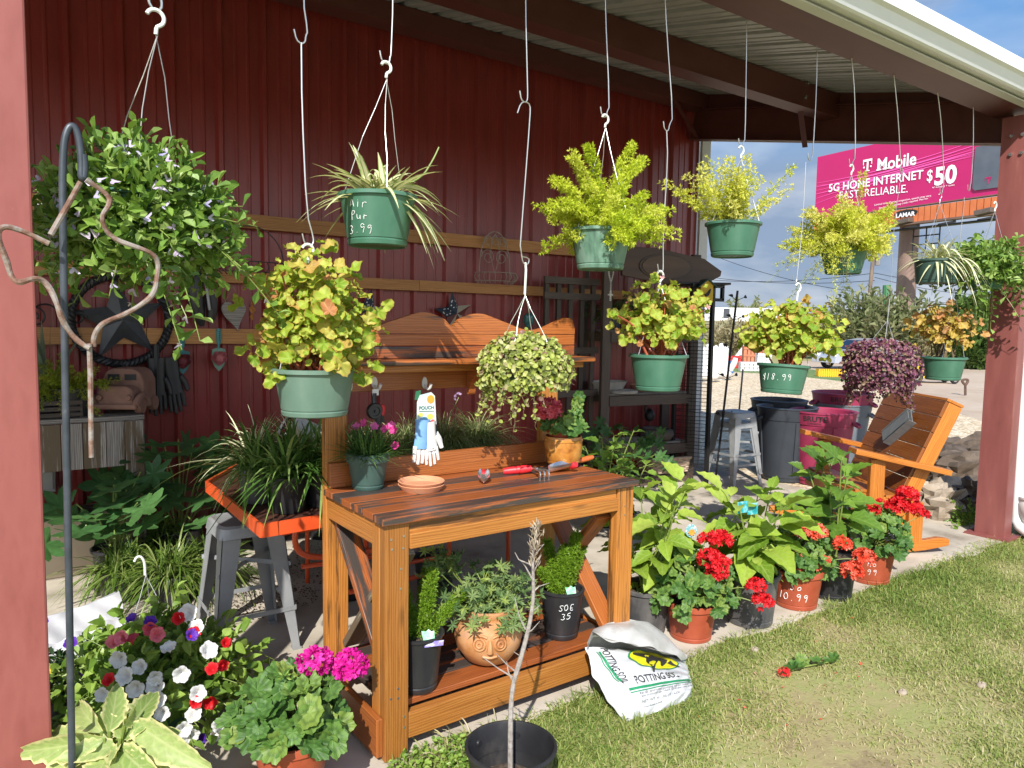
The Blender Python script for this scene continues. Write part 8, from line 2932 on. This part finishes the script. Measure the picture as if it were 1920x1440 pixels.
for i in range(7):
    z = .012 + i * .019
    k_ = 1 + .10 * i / 7
    hw_, hd_ = .21 * k_, .12 * k_
    P = []
    nx = 60
    per = np.linspace(0, 1, nx)
    for q in per:
        s_ = q * 4
        if s_ < 1: p = (-hw_ + 2 * hw_ * s_, -hd_)
        elif s_ < 2: p = (hw_, -hd_ + 2 * hd_ * (s_ - 1))
        elif s_ < 3: p = (hw_ - 2 * hw_ * (s_ - 2), hd_)
        else: p = (-hw_, hd_ - 2 * hd_ * (s_ - 3))
        o_ = .006 * math.sin(q * 60 * PI / 2 + i * PI)
        P.append((p[0] + o_ * (1 if abs(p[0]) >= hw_ * .99 else 0), p[1] + o_, z))
    mb.tube(P, .0105, 6)
mb.tube([(-.235, -.135, .145), (.235, -.135, .145), (.235, .135, .145), (-.235, .135, .145), (-.235, -.135, .145)], .014, 8)
mb.build('weave', pm('wicker_tan', [(.24, .16, .10), (.40, .30, .21), (.48, .38, .28)], .7, 0, 40), t_, smooth=True)
mb = MB()
d = rdir(70, .1, 1)
mb.tubes(np.stack([d * V3(.12, .07, .02) + V3(0, 0, .06), d * V3(.17, .10, .12) + V3(0, 0, .08)], 1), .007, 5)
mb.build('dried_pods', M_BLACKIRON, t_)
t_ = thing('red_crate', 'red plastic crate in the shade under the lower shelf', 'crate', onshelf(.02, .28, SH[0]), sa)
mb = MB()
mb.box((0, .09, .10), (.42, .012, .20), 0)
mb.box((0, -.09, .10), (.42, .012, .20), 0)
mb.box((-.21, 0, .10), (.012, .17, .20), 1)
mb.box((.21, 0, .10), (.012, .17, .20), 1)
mb.box((0, -.1, .19), (.44, .016, .025), 0)
mb.build('shell', pm('red_crate', [(.33, .012, .018), (.40, .02, .025)], .4), t_, bevel=.004)
t_ = thing('iron_ornament', 'dark iron ornament on a rod standing on the lower shelf', 'ornament', onshelf(.22, .30, SH[1]))
mb = MB()
mb.tube([(0, 0, 0), (0, 0, .14), (.02, 0, .20)], .006, 6)
mb.lathe([(.001, .16), (.04, .18), (.055, .22), (.045, .26), (.02, .29), (.001, .30)], (0, 0, 0), 16)
mb.tube([(-.04, 0, .25), (-.07, 0, .29), (-.05, 0, .33)], .012, 6, 1)
mb.lathe([(.05, 0), (.06, .006), (.001, .01)], (0, 0, 0), 16)
mb.build('figure', M_BLACKIRON, t_, smooth=True)
RNG = np.random.default_rng(72)
for i, (x, y, z, lab) in enumerate(((.08, .22, SH[3], 'dark green fern on the top shelf behind the rosary'), (.44, .22, SH[3], 'dark green fern on the top shelf beside the birdhouse'), (-.30, .25, SH[3], 'dark green fern on the top shelf at the left post'))):
    t_ = thing('shelf_fern', lab, 'potted plant', onshelf(x, y, z), 0, 'dark ferns on the top shelf')
    add_pot(t_, pm('dark_blue_pot', [(.015, .03, .045), (.03, .05, .07)], .3), .10, .08, .16)
    g_aspar(t_, (0, 0, .15), 26, .34, leafmat('dark_fern_needle', [(.02, .06, .012), (.045, .10, .02), (.09, .16, .03)], vein=0, trans=.25), (.1, 1.4), .4, 40, 4, .024, .03, wd=.006)
c = AY(1143, 500, 4.93)
ro = thing('rosary', 'pale rope rosary with a small cross hanging from the shelf header', 'ornament', tuple(c))
mb = MB()
for s_ in (-1, 1):
    for i in range(9):
        t_ = i / 8
        p = V3(s_ * .03 * math.sin((1 - t_) * PI * .5 + .0), -.02, -.02 - .12 * t_)
        mb.lathe([(.001, -.008), (.007, -.004), (.008, 0), (.007, .004), (.001, .008)], p, 8)
for i in range(5):
    mb.lathe([(.001, -.008), (.007, -.004), (.008, 0), (.007, .004), (.001, .008)], (0, -.02, -.155 - i * .014), 8)
mb.build('beads', pm('rope_white', [(.48, .46, .40), (.60, .58, .52)], .8), ro, smooth=True)
mb = MB()
mb.box((0, -.02, -.26), (.016, .010, .09), 2)
mb.box((0, -.0205, -.25), (.056, .011, .016), 0)
mb.build('cross', MATS['rope_white'], ro)
# iron rack right of the shelf
c = AY(1338, 520, 4.70)
ir = thing('iron_rack', 'black iron display rack with wire sides beside the shelf unit', 'rack', (c[0], 4.70, 0))
IO = V3(c[0], 4.70, 0)
mb = MB()
for (x, y) in ((0, 0), (-.16, .30)):
    mb.box((x, y, .98), (.035, .035, 1.96), 2)
mb.build('post', M_BLACKIRON, ir)
mb = MB()
for i in range(46):
    z = .12 + i * .036
    mb.tube([(0, 0, z), (-.16, .30, z + RNG.uniform(-.012, .012))], .003, 4)
for k_ in (.25, .5, .75):
    mb.tube([(-.16 * k_, .30 * k_, .1), (-.16 * k_, .30 * k_, 1.75)], .003, 4)
mb.build('wire_side', M_BLACKIRON, ir)
mb = MB()
for z in (1.93, 1.80):
    mb.beam((-.32, -.01, z), (.14, -.01, z), .03, .03)
mb.beam((.125, -.01, 1.80), (.125, -.01, 1.93), .03, .03)
mb.beam((-.32, .25, 1.95), (.14, -.03, 1.95), .3, .02)
mb.build('top_bracket', M_BLACKIRON, ir)
c = AY(1326, 548, 4.62)
bh = thing('birdhouse', 'yellow birdhouse with a dark green roof and a painted black bird on the iron rack', 'birdhouse', tuple(c))
mb = MB()
mb.prism([(-.065, -.09), (.06, -.09), (.06, .065), (0, .115), (-.065, .065)], (.9, -.42, 0), (0, 0, 1), (0, .0, 0), -.10)
mb.build('box', pm('birdhouse_yellow', [(.58, .36, .012), (.66, .44, .02)], .5), bh)
mb = MB()
u_ = V3(.9, -.42, 0)
v_ = np.cross(u_, V3(0, 0, 1))
for s_ in (-1, 1):
    mb.beam(V3(0, 0, .122) - v_ * .05 + V3(0, 0, 0), u_ * s_ * .095 + V3(0, 0, .045) - v_ * .05, .15, .010, (0, 0, 1))
mb.build('roof', flat('birdhouse_roof', (.015, .07, .05), .5), bh)
mb = MB()
mb.prism([(-.03, -.02), (.0, .0), (.025, .035), (.035, .03), (.03, .0), (.015, -.03), (-.02, -.045)], tuple(u_), (0, 0, 1), tuple(v_ * .004), .003)
mb.build('bird_print', M_BLACKIRON, bh)
for (x, y, lab) in ((1358, 545, 'thin black stake with dark leaves leaning beside the iron rack'),):
    top, bot = AY(1383, 545, 4.55), G(1341, 905)
    sk = thing('garden_stake', lab, 'garden stake', tuple(bot))
    mb = MB()
    mb.tube([(0, 0, 0), top - bot], .011, 8)
    mb.build('rod', M_BLACKIRON, sk, smooth=True)
    mb = MB()
    for k_ in (.35, .55, .7, .85, .95):
        p = (top - bot) * k_
        for s_ in (-1, 1):
            q = p + V3(.08 * s_, -.02, .03)
            mb.tube([p, q], .003, 4)
            batch(mb, OVATE, q[None], V3(s_ * .8, 0, .3)[None], V3(0, -1, .3)[None], .06, .035)
    mb.build('metal_leaf', M_BLACKIRON, sk)
bot, top = G(1385, 775) * 1.0, None
D_ = float((bot - CAMP) @ FWD)
for (a_, b_, lab) in (((1384, 782), (1394, 690), 'short dark fence stake in the gravel'),):
    bot = G(1384, 790)
    D_ = float((bot - CAMP) @ FWD)
    top = AD(1393, 692, D_)
    sk = thing('garden_stake', 'short dark step in stake with a foot bar standing in the gravel', 'garden stake', tuple(bot))
    mb = MB()
    mb.tube([(0, 0, -.02), top - bot], .016, 6)
    p = (top - bot) * .10
    mb.tube([p - _r0 * .16, p + _r0 * .16], .012, 6)
    mb.tube([(top - bot) * .12, (top - bot) * .12 - _r0 * .4 + V3(0, 0, .02)], .006, 4)
    mb.build('rod', M_BLACKIRON, sk)
# rocks by the column
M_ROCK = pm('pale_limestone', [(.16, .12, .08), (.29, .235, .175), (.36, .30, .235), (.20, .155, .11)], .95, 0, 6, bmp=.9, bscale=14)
M_ROCKD = pm('shadowed_brown_limestone', [(.045, .033, .024), (.10, .075, .056), (.16, .125, .095)], .95, 0, 6, bmp=.9, bscale=14)  # brown stone, with the shadow of chair and column darkened into its colour
def rock(label, px, py, sx, sy, sz, mat, sd, D=None):
    g_ = np.random.default_rng(sd)
    c = G(px, py)
    mb = MB()
    ph = g_.uniform(0, 6, (7, 3))
    fr = g_.uniform(1.2, 4.5, (7, 3))
    def fn(u, v):
        th, f_ = v * 2 * PI, (u - .5) * PI
        d = np.stack([np.cos(f_) * np.cos(th), np.cos(f_) * np.sin(th), np.sin(f_)], -1)
        k = 1 + sum(.09 * np.sin((d * fr[i]).sum(-1) * 2 + ph[i, 0]) for i in range(7)) + .03 * np.sin(d[..., 0] * 19 + ph[0, 1]) * np.sin(d[..., 2] * 23) + .02 * np.sin(d[..., 1] * 37)
        return np.sign(d) * np.abs(d) ** .8 * (k + .05 * np.abs(np.sin(d[..., 0] * 7 + d[..., 1] * 5)) - .05 * np.abs(np.sin(d[..., 2] * 9 + d[..., 1] * 4)))[..., None] * V3(sx, sy, sz) + V3(0, 0, sz * .8)
    mb.grid(fn, 15, 23)
    o_ = mb.build('rock', mat, None)
    o_.location = tuple(c - V3(0, 0, .02))
    tag(o_, label, 'rock', 'limestone rocks beside the red column')
    return o_
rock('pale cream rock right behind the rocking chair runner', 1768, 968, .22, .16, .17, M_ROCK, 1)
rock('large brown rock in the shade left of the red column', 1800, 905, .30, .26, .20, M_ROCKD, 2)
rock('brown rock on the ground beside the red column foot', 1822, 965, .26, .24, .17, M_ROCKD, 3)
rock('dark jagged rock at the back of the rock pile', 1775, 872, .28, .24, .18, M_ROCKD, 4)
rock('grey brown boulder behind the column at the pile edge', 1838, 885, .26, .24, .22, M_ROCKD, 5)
RNG = np.random.default_rng(73)
t_ = thing('small_weed', 'small green weed growing between the rocks and the column', 'plant', tuple(G(1812, 985)))
g_trailer(t_, (0, 0, 0), 22, .26, 1, .3, .05, L_BIGD, 8, el=(.3, 1.4), r0=.04)
ur = thing('white_urn', 'white ribbed urn at the right edge beside the downspout', 'urn', tuple(G(1945, 1010)))
mb = MB()
mb.lathe([(.001, 0), (.07, 0), (.075, .02), (.06, .04), (.10, .10), (.145, .20), (.15, .26), (.14, .29), (.15, .30), (.15, .315), (.12, .315), (.11, .28)], (0, 0, 0), 28)
mb.build('urn_body', M_WHITE, ur, smooth=True)

# ================================================================ YARD BEYOND THE GRAVEL
RNG = np.random.default_rng(74)
def handseat(px, py, label):
    c = G(px, py)
    t_ = thing('hand_chair', label, 'garden seat', tuple(c), math.atan2(-c[1], -c[0]) + PI / 2, 'white garden ornaments on the turf strip')
    mb = MB()
    for i, (x, h) in enumerate(((-.42, 1.15), (-.21, 1.38), (.0, 1.48), (.21, 1.38))):
        mb.tube([(x * .8, .0, .45), (x * .9, .08, h * .7), (x, .14, h)], [.12, .12, .10], 10, 2)
        mb.lathe([(.10, 0), (.07, .07), (.001, .10)], (x, .14, h - .02), 10)
    mb.tube([(.40, -.1, .45), (.56, -.2, .75), (.60, -.22, .95)], [.13, .12, .09], 10, 2)
    mb.lathe([(.001, .1), (.42, .12), (.48, .28), (.44, .46), (.001, .50)], (0, 0, 0), 20, sy=.8)
    mb.build('hand_shell', M_WHITE, t_, smooth=True, ang=70)
    mb = MB()
    mb.lathe([(.001, 0), (.22, 0), (.16, .12), (.001, .13)], (0, 0, 0), 14)
    mb.build('foot', M_WHITE, t_, smooth=True)
    t_.scale = (.68, .68, .68)
    return t_
handseat(1350, 712, 'white hand shaped garden seat, fingers upright, nearest the black stake')
handseat(1326, 716, 'white hand shaped garden seat half hidden by the iron rack')
GO = 'white garden ornaments on the turf strip'
def sailb(px, py, label, s_, mat):
    c = G(px, py)
    t_ = thing('sail_ornament', label, 'garden ornament', tuple(c), 0, GO)
    mb = MB()
    mb.prism([(-.5 * s_, .25 * s_), (.5 * s_, .25 * s_), (.35 * s_, 0), (-.35 * s_, 0)], tuple(_r0), (0, 0, 1), tuple(-_fh * -.2 * s_), .4 * s_)
    mb.build('hull', mat, t_)
    mb = MB()
    mb.prism([(-.3 * s_, .3 * s_), (.4 * s_, .3 * s_), (.35 * s_, 1.15 * s_)], tuple(_r0), (0, 0, 1), (0, 0, 0), .06)
    mb.build('sail', M_WHITE, t_)
M_ORED = flat('ornament_red', (.55, .03, .025), .5)
sailb(1385, 682, 'little white sailboat ornament with a red hull', .8, M_ORED)
sailb(1402, 682, 'little white sailboat ornament with a white hull', .7, M_WHITE)
sailb(1416, 681, 'little white sailboat ornament beside the brick stack', .6, M_ORED)
for i, (px, py, w_, h_, mat, lab) in enumerate(((1410, 696, .9, .32, M_WHITE, 'white lattice planter on the turf strip'), (1412, 684, .9, .75, pm('brick_stack', [(.42, .14, .07), (.52, .2, .11)], .8), 'small stack of orange bricks on the turf strip'), (1348, 699, .9, .4, flat('ornament_blue', (.03, .14, .38), .5), 'blue pallet on the turf strip'), (1430, 694, .5, .6, M_WHITE, 'white tall planter left of the priced begonia pot'), (1372, 690, .6, .45, M_ORED, 'red and white ornament between the sailboats'))):
    c = G(px, py)
    t_ = thing('garden_ornament', lab, 'garden ornament', tuple(c), math.atan2(_r0[1], _r0[0]), GO)
    mb = MB()
    n_ = 6
    for k_ in range(n_):
        mb.box(((k_ + .5) / n_ * w_ - w_ / 2, 0, h_ / 2), (w_ / n_ * .8, .28, h_), 2)
    for z in (.12, .5, .88):
        mb.box((0, -.15, z * h_), (w_, .03, h_ * .1), 0)
    mb.build('slats', mat, t_)
c = G(1556, 706)
yb_ = thing('yellow_barrier', 'yellow ridged plastic bar lying on the turf strip', 'barrier', tuple(c), math.atan2(_r0[1], _r0[0]))
mb = MB()
for k_ in range(12):
    mb.box((-.38 + k_ * .069, 0, .12), (.05, .26, .24), 2)
mb.box((0, 0, .10), (.84, .22, .16), 0)
mb.build('ridges', flat('barrier_yellow', (.66, .40, .012), .5), yb_)
# silver car (mostly hidden by the hanging plants)
c0 = G(1520, 699)
cr_ = thing('parked_car', 'silver blue hatchback parked at the far edge of the dirt lot', 'car', tuple(G(1617, 692) * V3(1, 1, 0)), math.atan2(_r0[1], _r0[0]) + .25)
cr_.scale = (.8, .8, .8)
M_CAR = pm('silver_blue_paint', [(.40, .43, .48), (.45, .48, .53)], .25, .35, 1)
M_GLASS = flat('car_glass', (.02, .025, .03), .08)
def sect(mb, pts, y0, y1, mi=0):
    mb.prism(pts, (1, 0, 0), (0, 0, 1), (0, y1, 0), y1 - y0, mi)
body = [(-2.2, .32), (-2.15, .62), (-1.95, .78), (-1.15, .92), (-.35, 1.36), (.35, 1.46), (1.2, 1.38), (1.95, 1.02), (2.15, .95), (2.2, .5), (2.12, .3), (1.75, .28)]
arch = lambda cx_: [(cx_ + .38 * math.cos(t_), .32 + .38 * math.sin(t_)) for t_ in np.linspace(0, PI, 9)]
body = body + arch(1.35) + arch(-1.35) + [(-1.75, .3)]
mb = MB()
sect(mb, body, -.85, .85)
mb.build('body', M_CAR, cr_, bevel=.06)
mb = MB()
for y in (-.862, .862):
    mb = MB()
    mb.prism([(-.95, .96), (-.32, 1.28), (.3, 1.36), (.35, .96)], (1, 0, 0), (0, 0, 1), (0, y + .005, 0), .01)
    mb.build('window', M_GLASS, cr_)
    mb = MB()
    mb.prism([(.42, .96), (.40, 1.36), (1.1, 1.30), (1.6, 1.02)], (1, 0, 0), (0, 0, 1), (0, y + .005, 0), .01)
    mb.build('window', M_GLASS, cr_)
mb = MB()
mb.beam((-1.12, 0, .955), (-.40, 0, 1.36), 1.4, .02)
mb.build('windscreen', M_GLASS, cr_)
for x in (-1.35, 1.35):
    for y in (-.78, .78):
        mb = MB()
        mb.lathe([(.18, -.1), (.30, -.1), (.33, -.07), (.33, .07), (.30, .1), (.18, .1)], (0, 0, 0), 22)
        mb.v[-1] = mb.v[-1][:, [0, 2, 1]] + V3(x, y, .33)
        wh = mb.build('wheel', M_BLACKIRON, cr_, smooth=True)
        mb = MB()
        mb.lathe([(.001, -.09), (.19, -.085), (.2, -.06), (.2, .06), (.19, .085), (.001, .09)], (0, 0, 0), 14)
        mb.v[-1] = mb.v[-1][:, [0, 2, 1]] + V3(x, y, .33)
        mb.build('rim', M_STEEL, wh, smooth=True)
mb = MB()
mb.box((-2.1, -.6, .68), (.16, .34, .12), 1)
mb.build('headlight', M_WHITE, cr_)
mb = MB()
mb.box((-2.1, .6, .68), (.16, .34, .12), 1)
mb.build('headlight', M_WHITE, cr_)
# yellow cart
c = G(1740, 717)
yc = thing('yellow_cart', 'low yellow utility cart with a black seat parked on the dirt lot', 'cart', tuple(c * V3(1, 1, 0)), math.atan2(_r0[1], _r0[0]) - .1)
yc.scale = (.62, .62, .62)
M_YEL = pm('cart_yellow', [(.66, .42, .006), (.74, .50, .012)], .35, 0, 3)
mb = MB()
mb.box((.25, 0, .26), (1.5, .9, .10), 0)
mb.prism([(-1.0, .25), (-.45, .25), (-.35, .75), (-.5, 1.0), (-.85, .95), (-1.02, .6)], (1, 0, 0), (0, 0, 1), (0, .4, 0), .8)
mb.build('deck', M_YEL, yc, bevel=.03)
mb = MB()
mb.tube([(-.75, -.4, .95), (-.62, -.42, 1.12), (-.2, -.42, 1.14), (-.1, -.4, .9)], .04, 8, 1)
mb.tube([(-.75, .4, .95), (-.62, .42, 1.12), (-.2, .42, 1.14), (-.1, .4, .9)], .04, 8, 1)
mb.build('roll_bar', M_YEL, yc, smooth=True)
mb = MB()
mb.box((-.05, 0, .48), (.5, .6, .34), 0)
mb.box((.2, 0, .78), (.12, .6, .4), 2)
mb.build('seat', M_BLACKP, yc, bevel=.03)
for (x, r) in ((-.75, .30), (.95, .18)):
    for y in (-.48, .48):
        mb = MB()
        mb.lathe([(.001, -.09), (r * .55, -.09), (r * .62, -.10), (r * .9, -.10), (r, -.06), (r, .06), (r * .9, .10), (r * .62, .10), (r * .55, .09), (.001, .09)], (0, 0, 0), 20)
        mb.v[-1] = mb.v[-1][:, [0, 2, 1]] + V3(x, y, r)
        wh = mb.build('wheel', M_BLACKIRON, yc, smooth=True)
        mb = MB()
        mb.lathe([(.001, -.105), (r * .5, -.10), (r * .5, .10), (.001, .105)], (0, 0, 0), 16)
        mb.v[-1] = mb.v[-1][:, [0, 2, 1]] + V3(x, y, r)
        mb.build('rim', M_STEEL, wh, smooth=True)
bot = G(1810, 741)
sk = thing('shovel_handle', 'rusty shovel handle with a loop grip standing at the edge of the dirt lot', 'garden stake', tuple(bot))
D_ = float((bot - CAMP) @ FWD)
mb = MB()
S2 = lambda x, y: AD(x, y, D_) - bot
mb.tube([S2(1810, 741), S2(1810, 722)], .03, 6)
mb.tube([S2(1810, 722), S2(1805, 717), S2(1804, 713), S2(1808, 711.5), S2(1813, 711.5), S2(1815, 713), S2(1814, 717), S2(1810, 722)], .03, 6, 1)
mb.build('rod', pm('rusty_iron', [(.07, .035, .02), (.12, .07, .05)], .8), sk, smooth=True)
gs = thing('green_shade_pole', 'green rolled banner on a slim pole left of the billboard pole', 'banner', tuple(G(1664, 672) * V3(1, 1, 0)))
D_ = float((V3(*gs.location) - CAMP) @ FWD)
mb = MB()
mb.tube([AD(1663, 572, D_) - V3(*gs.location), AD(1663, 535, D_) - V3(*gs.location)], [.24, .20], 10)
mb.build('banner_roll', flat('banner_green', (.03, .15, .05), .6), gs)
mb = MB()
mb.tube([(0, 0, -.02), AD(1663, 535, D_) - V3(*gs.location)], .05, 6)
mb.build('pole', M_BLACKIRON, gs)
# ================================================================ LAWN
RNG = np.random.default_rng(81)
L_LAWN = leafmat('lawn_blade', [(.15, .24, .042), (.26, .33, .078), (.39, .40, .14), (.52, .46, .25), (.58, .50, .33)], vein=0, trans=.35, rough=.6)
def lawn(n, poly, hmin, hmax, name, wd=.0042, zb=-.014, dens=None):
    pts = []
    xs = [p[0] for p in poly]
    ys_ = [p[1] for p in poly]
    P = np.stack([RNG.uniform(min(xs), max(xs), n * 2), RNG.uniform(min(ys_), max(ys_), n * 2)], -1)
    ins = np.zeros(len(P), bool)
    j = len(poly) - 1
    for i in range(len(poly)):
        xi, yi = poly[i][:2]
        xj, yj = poly[j][:2]
        c_ = ((yi > P[:, 1]) != (yj > P[:, 1])) & (P[:, 0] < (xj - xi) * (P[:, 1] - yi) / (yj - yi + 1e-12) + xi)
        ins ^= c_
        j = i
    P = P[ins]
    x, y = P[:, 0], P[:, 1]
    f = .5 + .22 * np.sin(x * 1.9 + 1.2 * np.sin(y * 2.3)) + .2 * np.sin(y * 3.1 - x * 2.7 + 1) + .16 * np.sin(x * 7.1 + y * 5.3) + .12 * np.sin(x * 13 - y * 11)
    near = np.clip((y - 1.35) / .75, 0, 1)          # lusher along the patio edge
    keep = RNG.random(len(P)) < np.clip(-.05 + 1.05 * f + near * .55, .04, 1)
    P, f, near = P[keep], f[keep], near[keep]
    k = len(P)
    Ln = RNG.uniform(hmin, hmax, k) * (.65 + .5 * np.clip(f, 0, 1) + .45 * near + .9 * np.clip((P[:, 1] - 1.98) / .27, 0, 1) * np.clip(f + .2, 0, 1))
    D = nrm(np.concatenate([RNG.normal(0, .75, (k, 2)), np.ones((k, 1))], 1))
    t_ = np.clip(.80 - .42 * f - .34 * near + RNG.normal(0, .20, k), 0, 1)
    mb = MB()
    blades(mb, np.concatenate([P, np.full((k, 1), zb)], 1), D, Ln, wd, RNG.uniform(.2, .9, k), 4, t_, keel=.1)
    o_ = mb.build(name, L_LAWN)
    kind(o_, 'stuff')
    o_['label'] = 'short patchy green and straw coloured lawn in front of the patio'
    return o_
A = [(1.12, 2.25), (7.8, 2.25), (7.8, .6), (3.2, -.6), (1.0, 1.3), (.9, 2.0)]
lawn(150000, A, .02, .046, 'lawn_grass', .0042)
# longer tufts at the bench and the bag
mb = MB()
tufts = [(1130, 1330, .10, .11, 420), (1075, 1340, .08, .10, 300), (1180, 1370, .09, .09, 320), (1035, 1400, .10, .10, 380), (1330, 1240, .16, .07, 420), (1280, 1330, .12, .08, 350), (1460, 1190, .22, .065, 500), (1590, 1160, .14, .07, 380), (1560, 1140, .08, .08, 240), (1800, 1060, .25, .07, 600), (1860, 1035, .25, .08, 600), (1900, 1020, .25, .09, 500), (1120, 1270, .05, .09, 160), (800, 1420, .08, .06, 200), (860, 1400, .06, .07, 160), (1250, 1400, .2, .06, 450), (1100, 1420, .15, .07, 420)]
for px, py, r, ln, n in tufts:
    c = G(px, py, -.014)
    D = heading(RNG.uniform(0, 2 * PI, n), RNG.uniform(.5, 1.5, n))
    blades(mb, disc(n, r) * V3(1, .7, 1) + c, D, RNG.uniform(.5, 1.1, n) * ln, .0045, RNG.uniform(.3, 1, n), 5, np.clip(RNG.normal(.28, .17, n), 0, 1))
for i in range(90):
    x = RNG.uniform(1.3, 6.6)
    n = int(RNG.uniform(20, 70))
    D = heading(RNG.uniform(0, 2 * PI, n), RNG.uniform(.4, 1.5, n))
    blades(mb, disc(n, RNG.uniform(.03, .09)) * V3(1.3, .6, 1) + V3(x, 2.215 + .03 * math.sin(x * 3.1) + RNG.normal(0, .025), -.014), D, RNG.uniform(.4, 1.1, n) * RNG.uniform(.03, .085), .0042, RNG.uniform(.3, 1, n), 5, np.clip(RNG.normal(.3, .2, n), 0, 1))
o_ = mb.build('lawn_tufts', L_LAWN)
kind(o_, 'stuff')
o_['label'] = 'longer grass tufts along the patio edge'
mb = MB()
for px, py, ln in ((880, 1395, .20), (850, 1405, .18), (905, 1400, .17), (830, 1430, .2), (800, 1425, .16), (870, 1425, .2), (990, 1370, .10), (920, 1380, .16)):
    c = G(px, py, -.014)
    n = 9
    blades(mb, disc(n, .04) + c, heading(RNG.uniform(PI * .4, PI * 1.4, n), RNG.uniform(.7, 1.4, n)), RNG.uniform(.6, 1.2, n) * ln, .006, RNG.uniform(.4, 1.1, n), 8, np.clip(RNG.normal(.75, .2, n), 0, 1))
o_ = mb.build('straw_grass', L_LAWN)
kind(o_, 'stuff')
o_['label'] = 'long straw coloured grass blades in front of the bench'
mb = MB()
n = 420
c = G(820, 1440, -.014)
P = disc(n, .17) * V3(1.1, .6, 1) + c + np.stack([np.zeros(n), np.zeros(n), RNG.uniform(.01, .05, n)], -1)
batch(mb, OVATE, P, rdir(n, -.1, .6), rdir(n, .5, 1), .018, .014)
o_ = mb.build('clover_patch', L_PET)
kind(o_, 'stuff')
o_['label'] = 'low clover patch at the foot of the bench front leg'
# litter of soil crumbs on the patio and fallen petals on the lawn
mb = MB()
for (px, py, rx, ry, n) in ((500, 1130, .28, .22, 500), (560, 1080, .3, .3, 400), (430, 1130, .3, .2, 240), (600, 1040, .3, .3, 300)):
    c = G(px, py, .001)
    n_ = n
    P = disc(n_, 1) * V3(rx, ry, 0) + c
    batch(mb, fan_t(lambda a: .5 * (1 + .3 * math.sin(3 * a)), 6, .6, .1, 2, 0, 1), P, rdir(n_, -.05, .05), np.tile(V3(0, 0, 1), (n_, 1)), RNG.uniform(.004, .016, n_), RNG.uniform(.003, .011, n_))
o_ = mb.build('soil_crumbs', M_SOIL)
kind(o_, 'stuff')
o_['label'] = 'spilled potting soil crumbs on the patio around the stool'
mb = MB()
n = 16
P = np.array([G(x, y, -.005) for x, y in zip(RNG.uniform(1290, 1700, n), RNG.uniform(1150, 1400, n))])
batch(mb, fan_t(lambda a: .5, 8, .4, .1, 2), P, rdir(n, -.2, .2), rdir(n, .5, 1), .014, .011, None)
o_ = mb.build('fallen_petals', P_CORAL)
kind(o_, 'stuff')
o_['label'] = 'scattered fallen coral petals on the grass'
t_ = thing('fallen_sprig', 'broken geranium sprig with a small red bloom lying on the lawn', 'flower sprig', tuple(G(1470, 1268, -.005)))
g_head(t_, (0, 0, .02), .022, P_RED, 24, .018)
mb = MB()
P = np.array([(.06, -.0, .02), (.10, .0, .02), (.16, .02, .02), (.22, -.03, .02), (.30, -.05, .02)])
batch(mb, GERL, P, rdir(5, -.1, .1), rdir(5, .8, 1), .07, .07)
mb.build('leaf', L_GER, t_)
mb = MB()
mb.tube([(0, 0, .01), (.1, -.0, .012), (.32, -.06, .012)], .003, 5, 1)
mb.build('stem', M_STEM, t_)
for i, (px, py, s_) in enumerate(((1415, 1218, .018), (1507, 1235, .018), (1840, 1285, .02), (1692, 1298, .018))):
    mb = MB()
    mb.grid(lambda u, v: np.stack([s_ * np.cos((u - .5) * PI) * np.cos(2 * PI * v) * 1.2, s_ * np.cos((u - .5) * PI) * np.sin(2 * PI * v), s_ * .7 * np.sin((u - .5) * PI) * (1 + .2 * np.sin(7 * v * PI))], -1), 8, 12)
    o_ = mb.build('pebble', M_ROCK, None, smooth=True)
    o_.location = tuple(G(px, py, -.008))
    tag(o_, ('small pale pebble on the grass near the grey pot', 'small pale pebble on the grass above the fallen sprig', 'small pale pebble on the dry grass at the right', 'small pale pebble by the bare earth patch')[i], 'pebble', 'pale pebbles on the lawn')
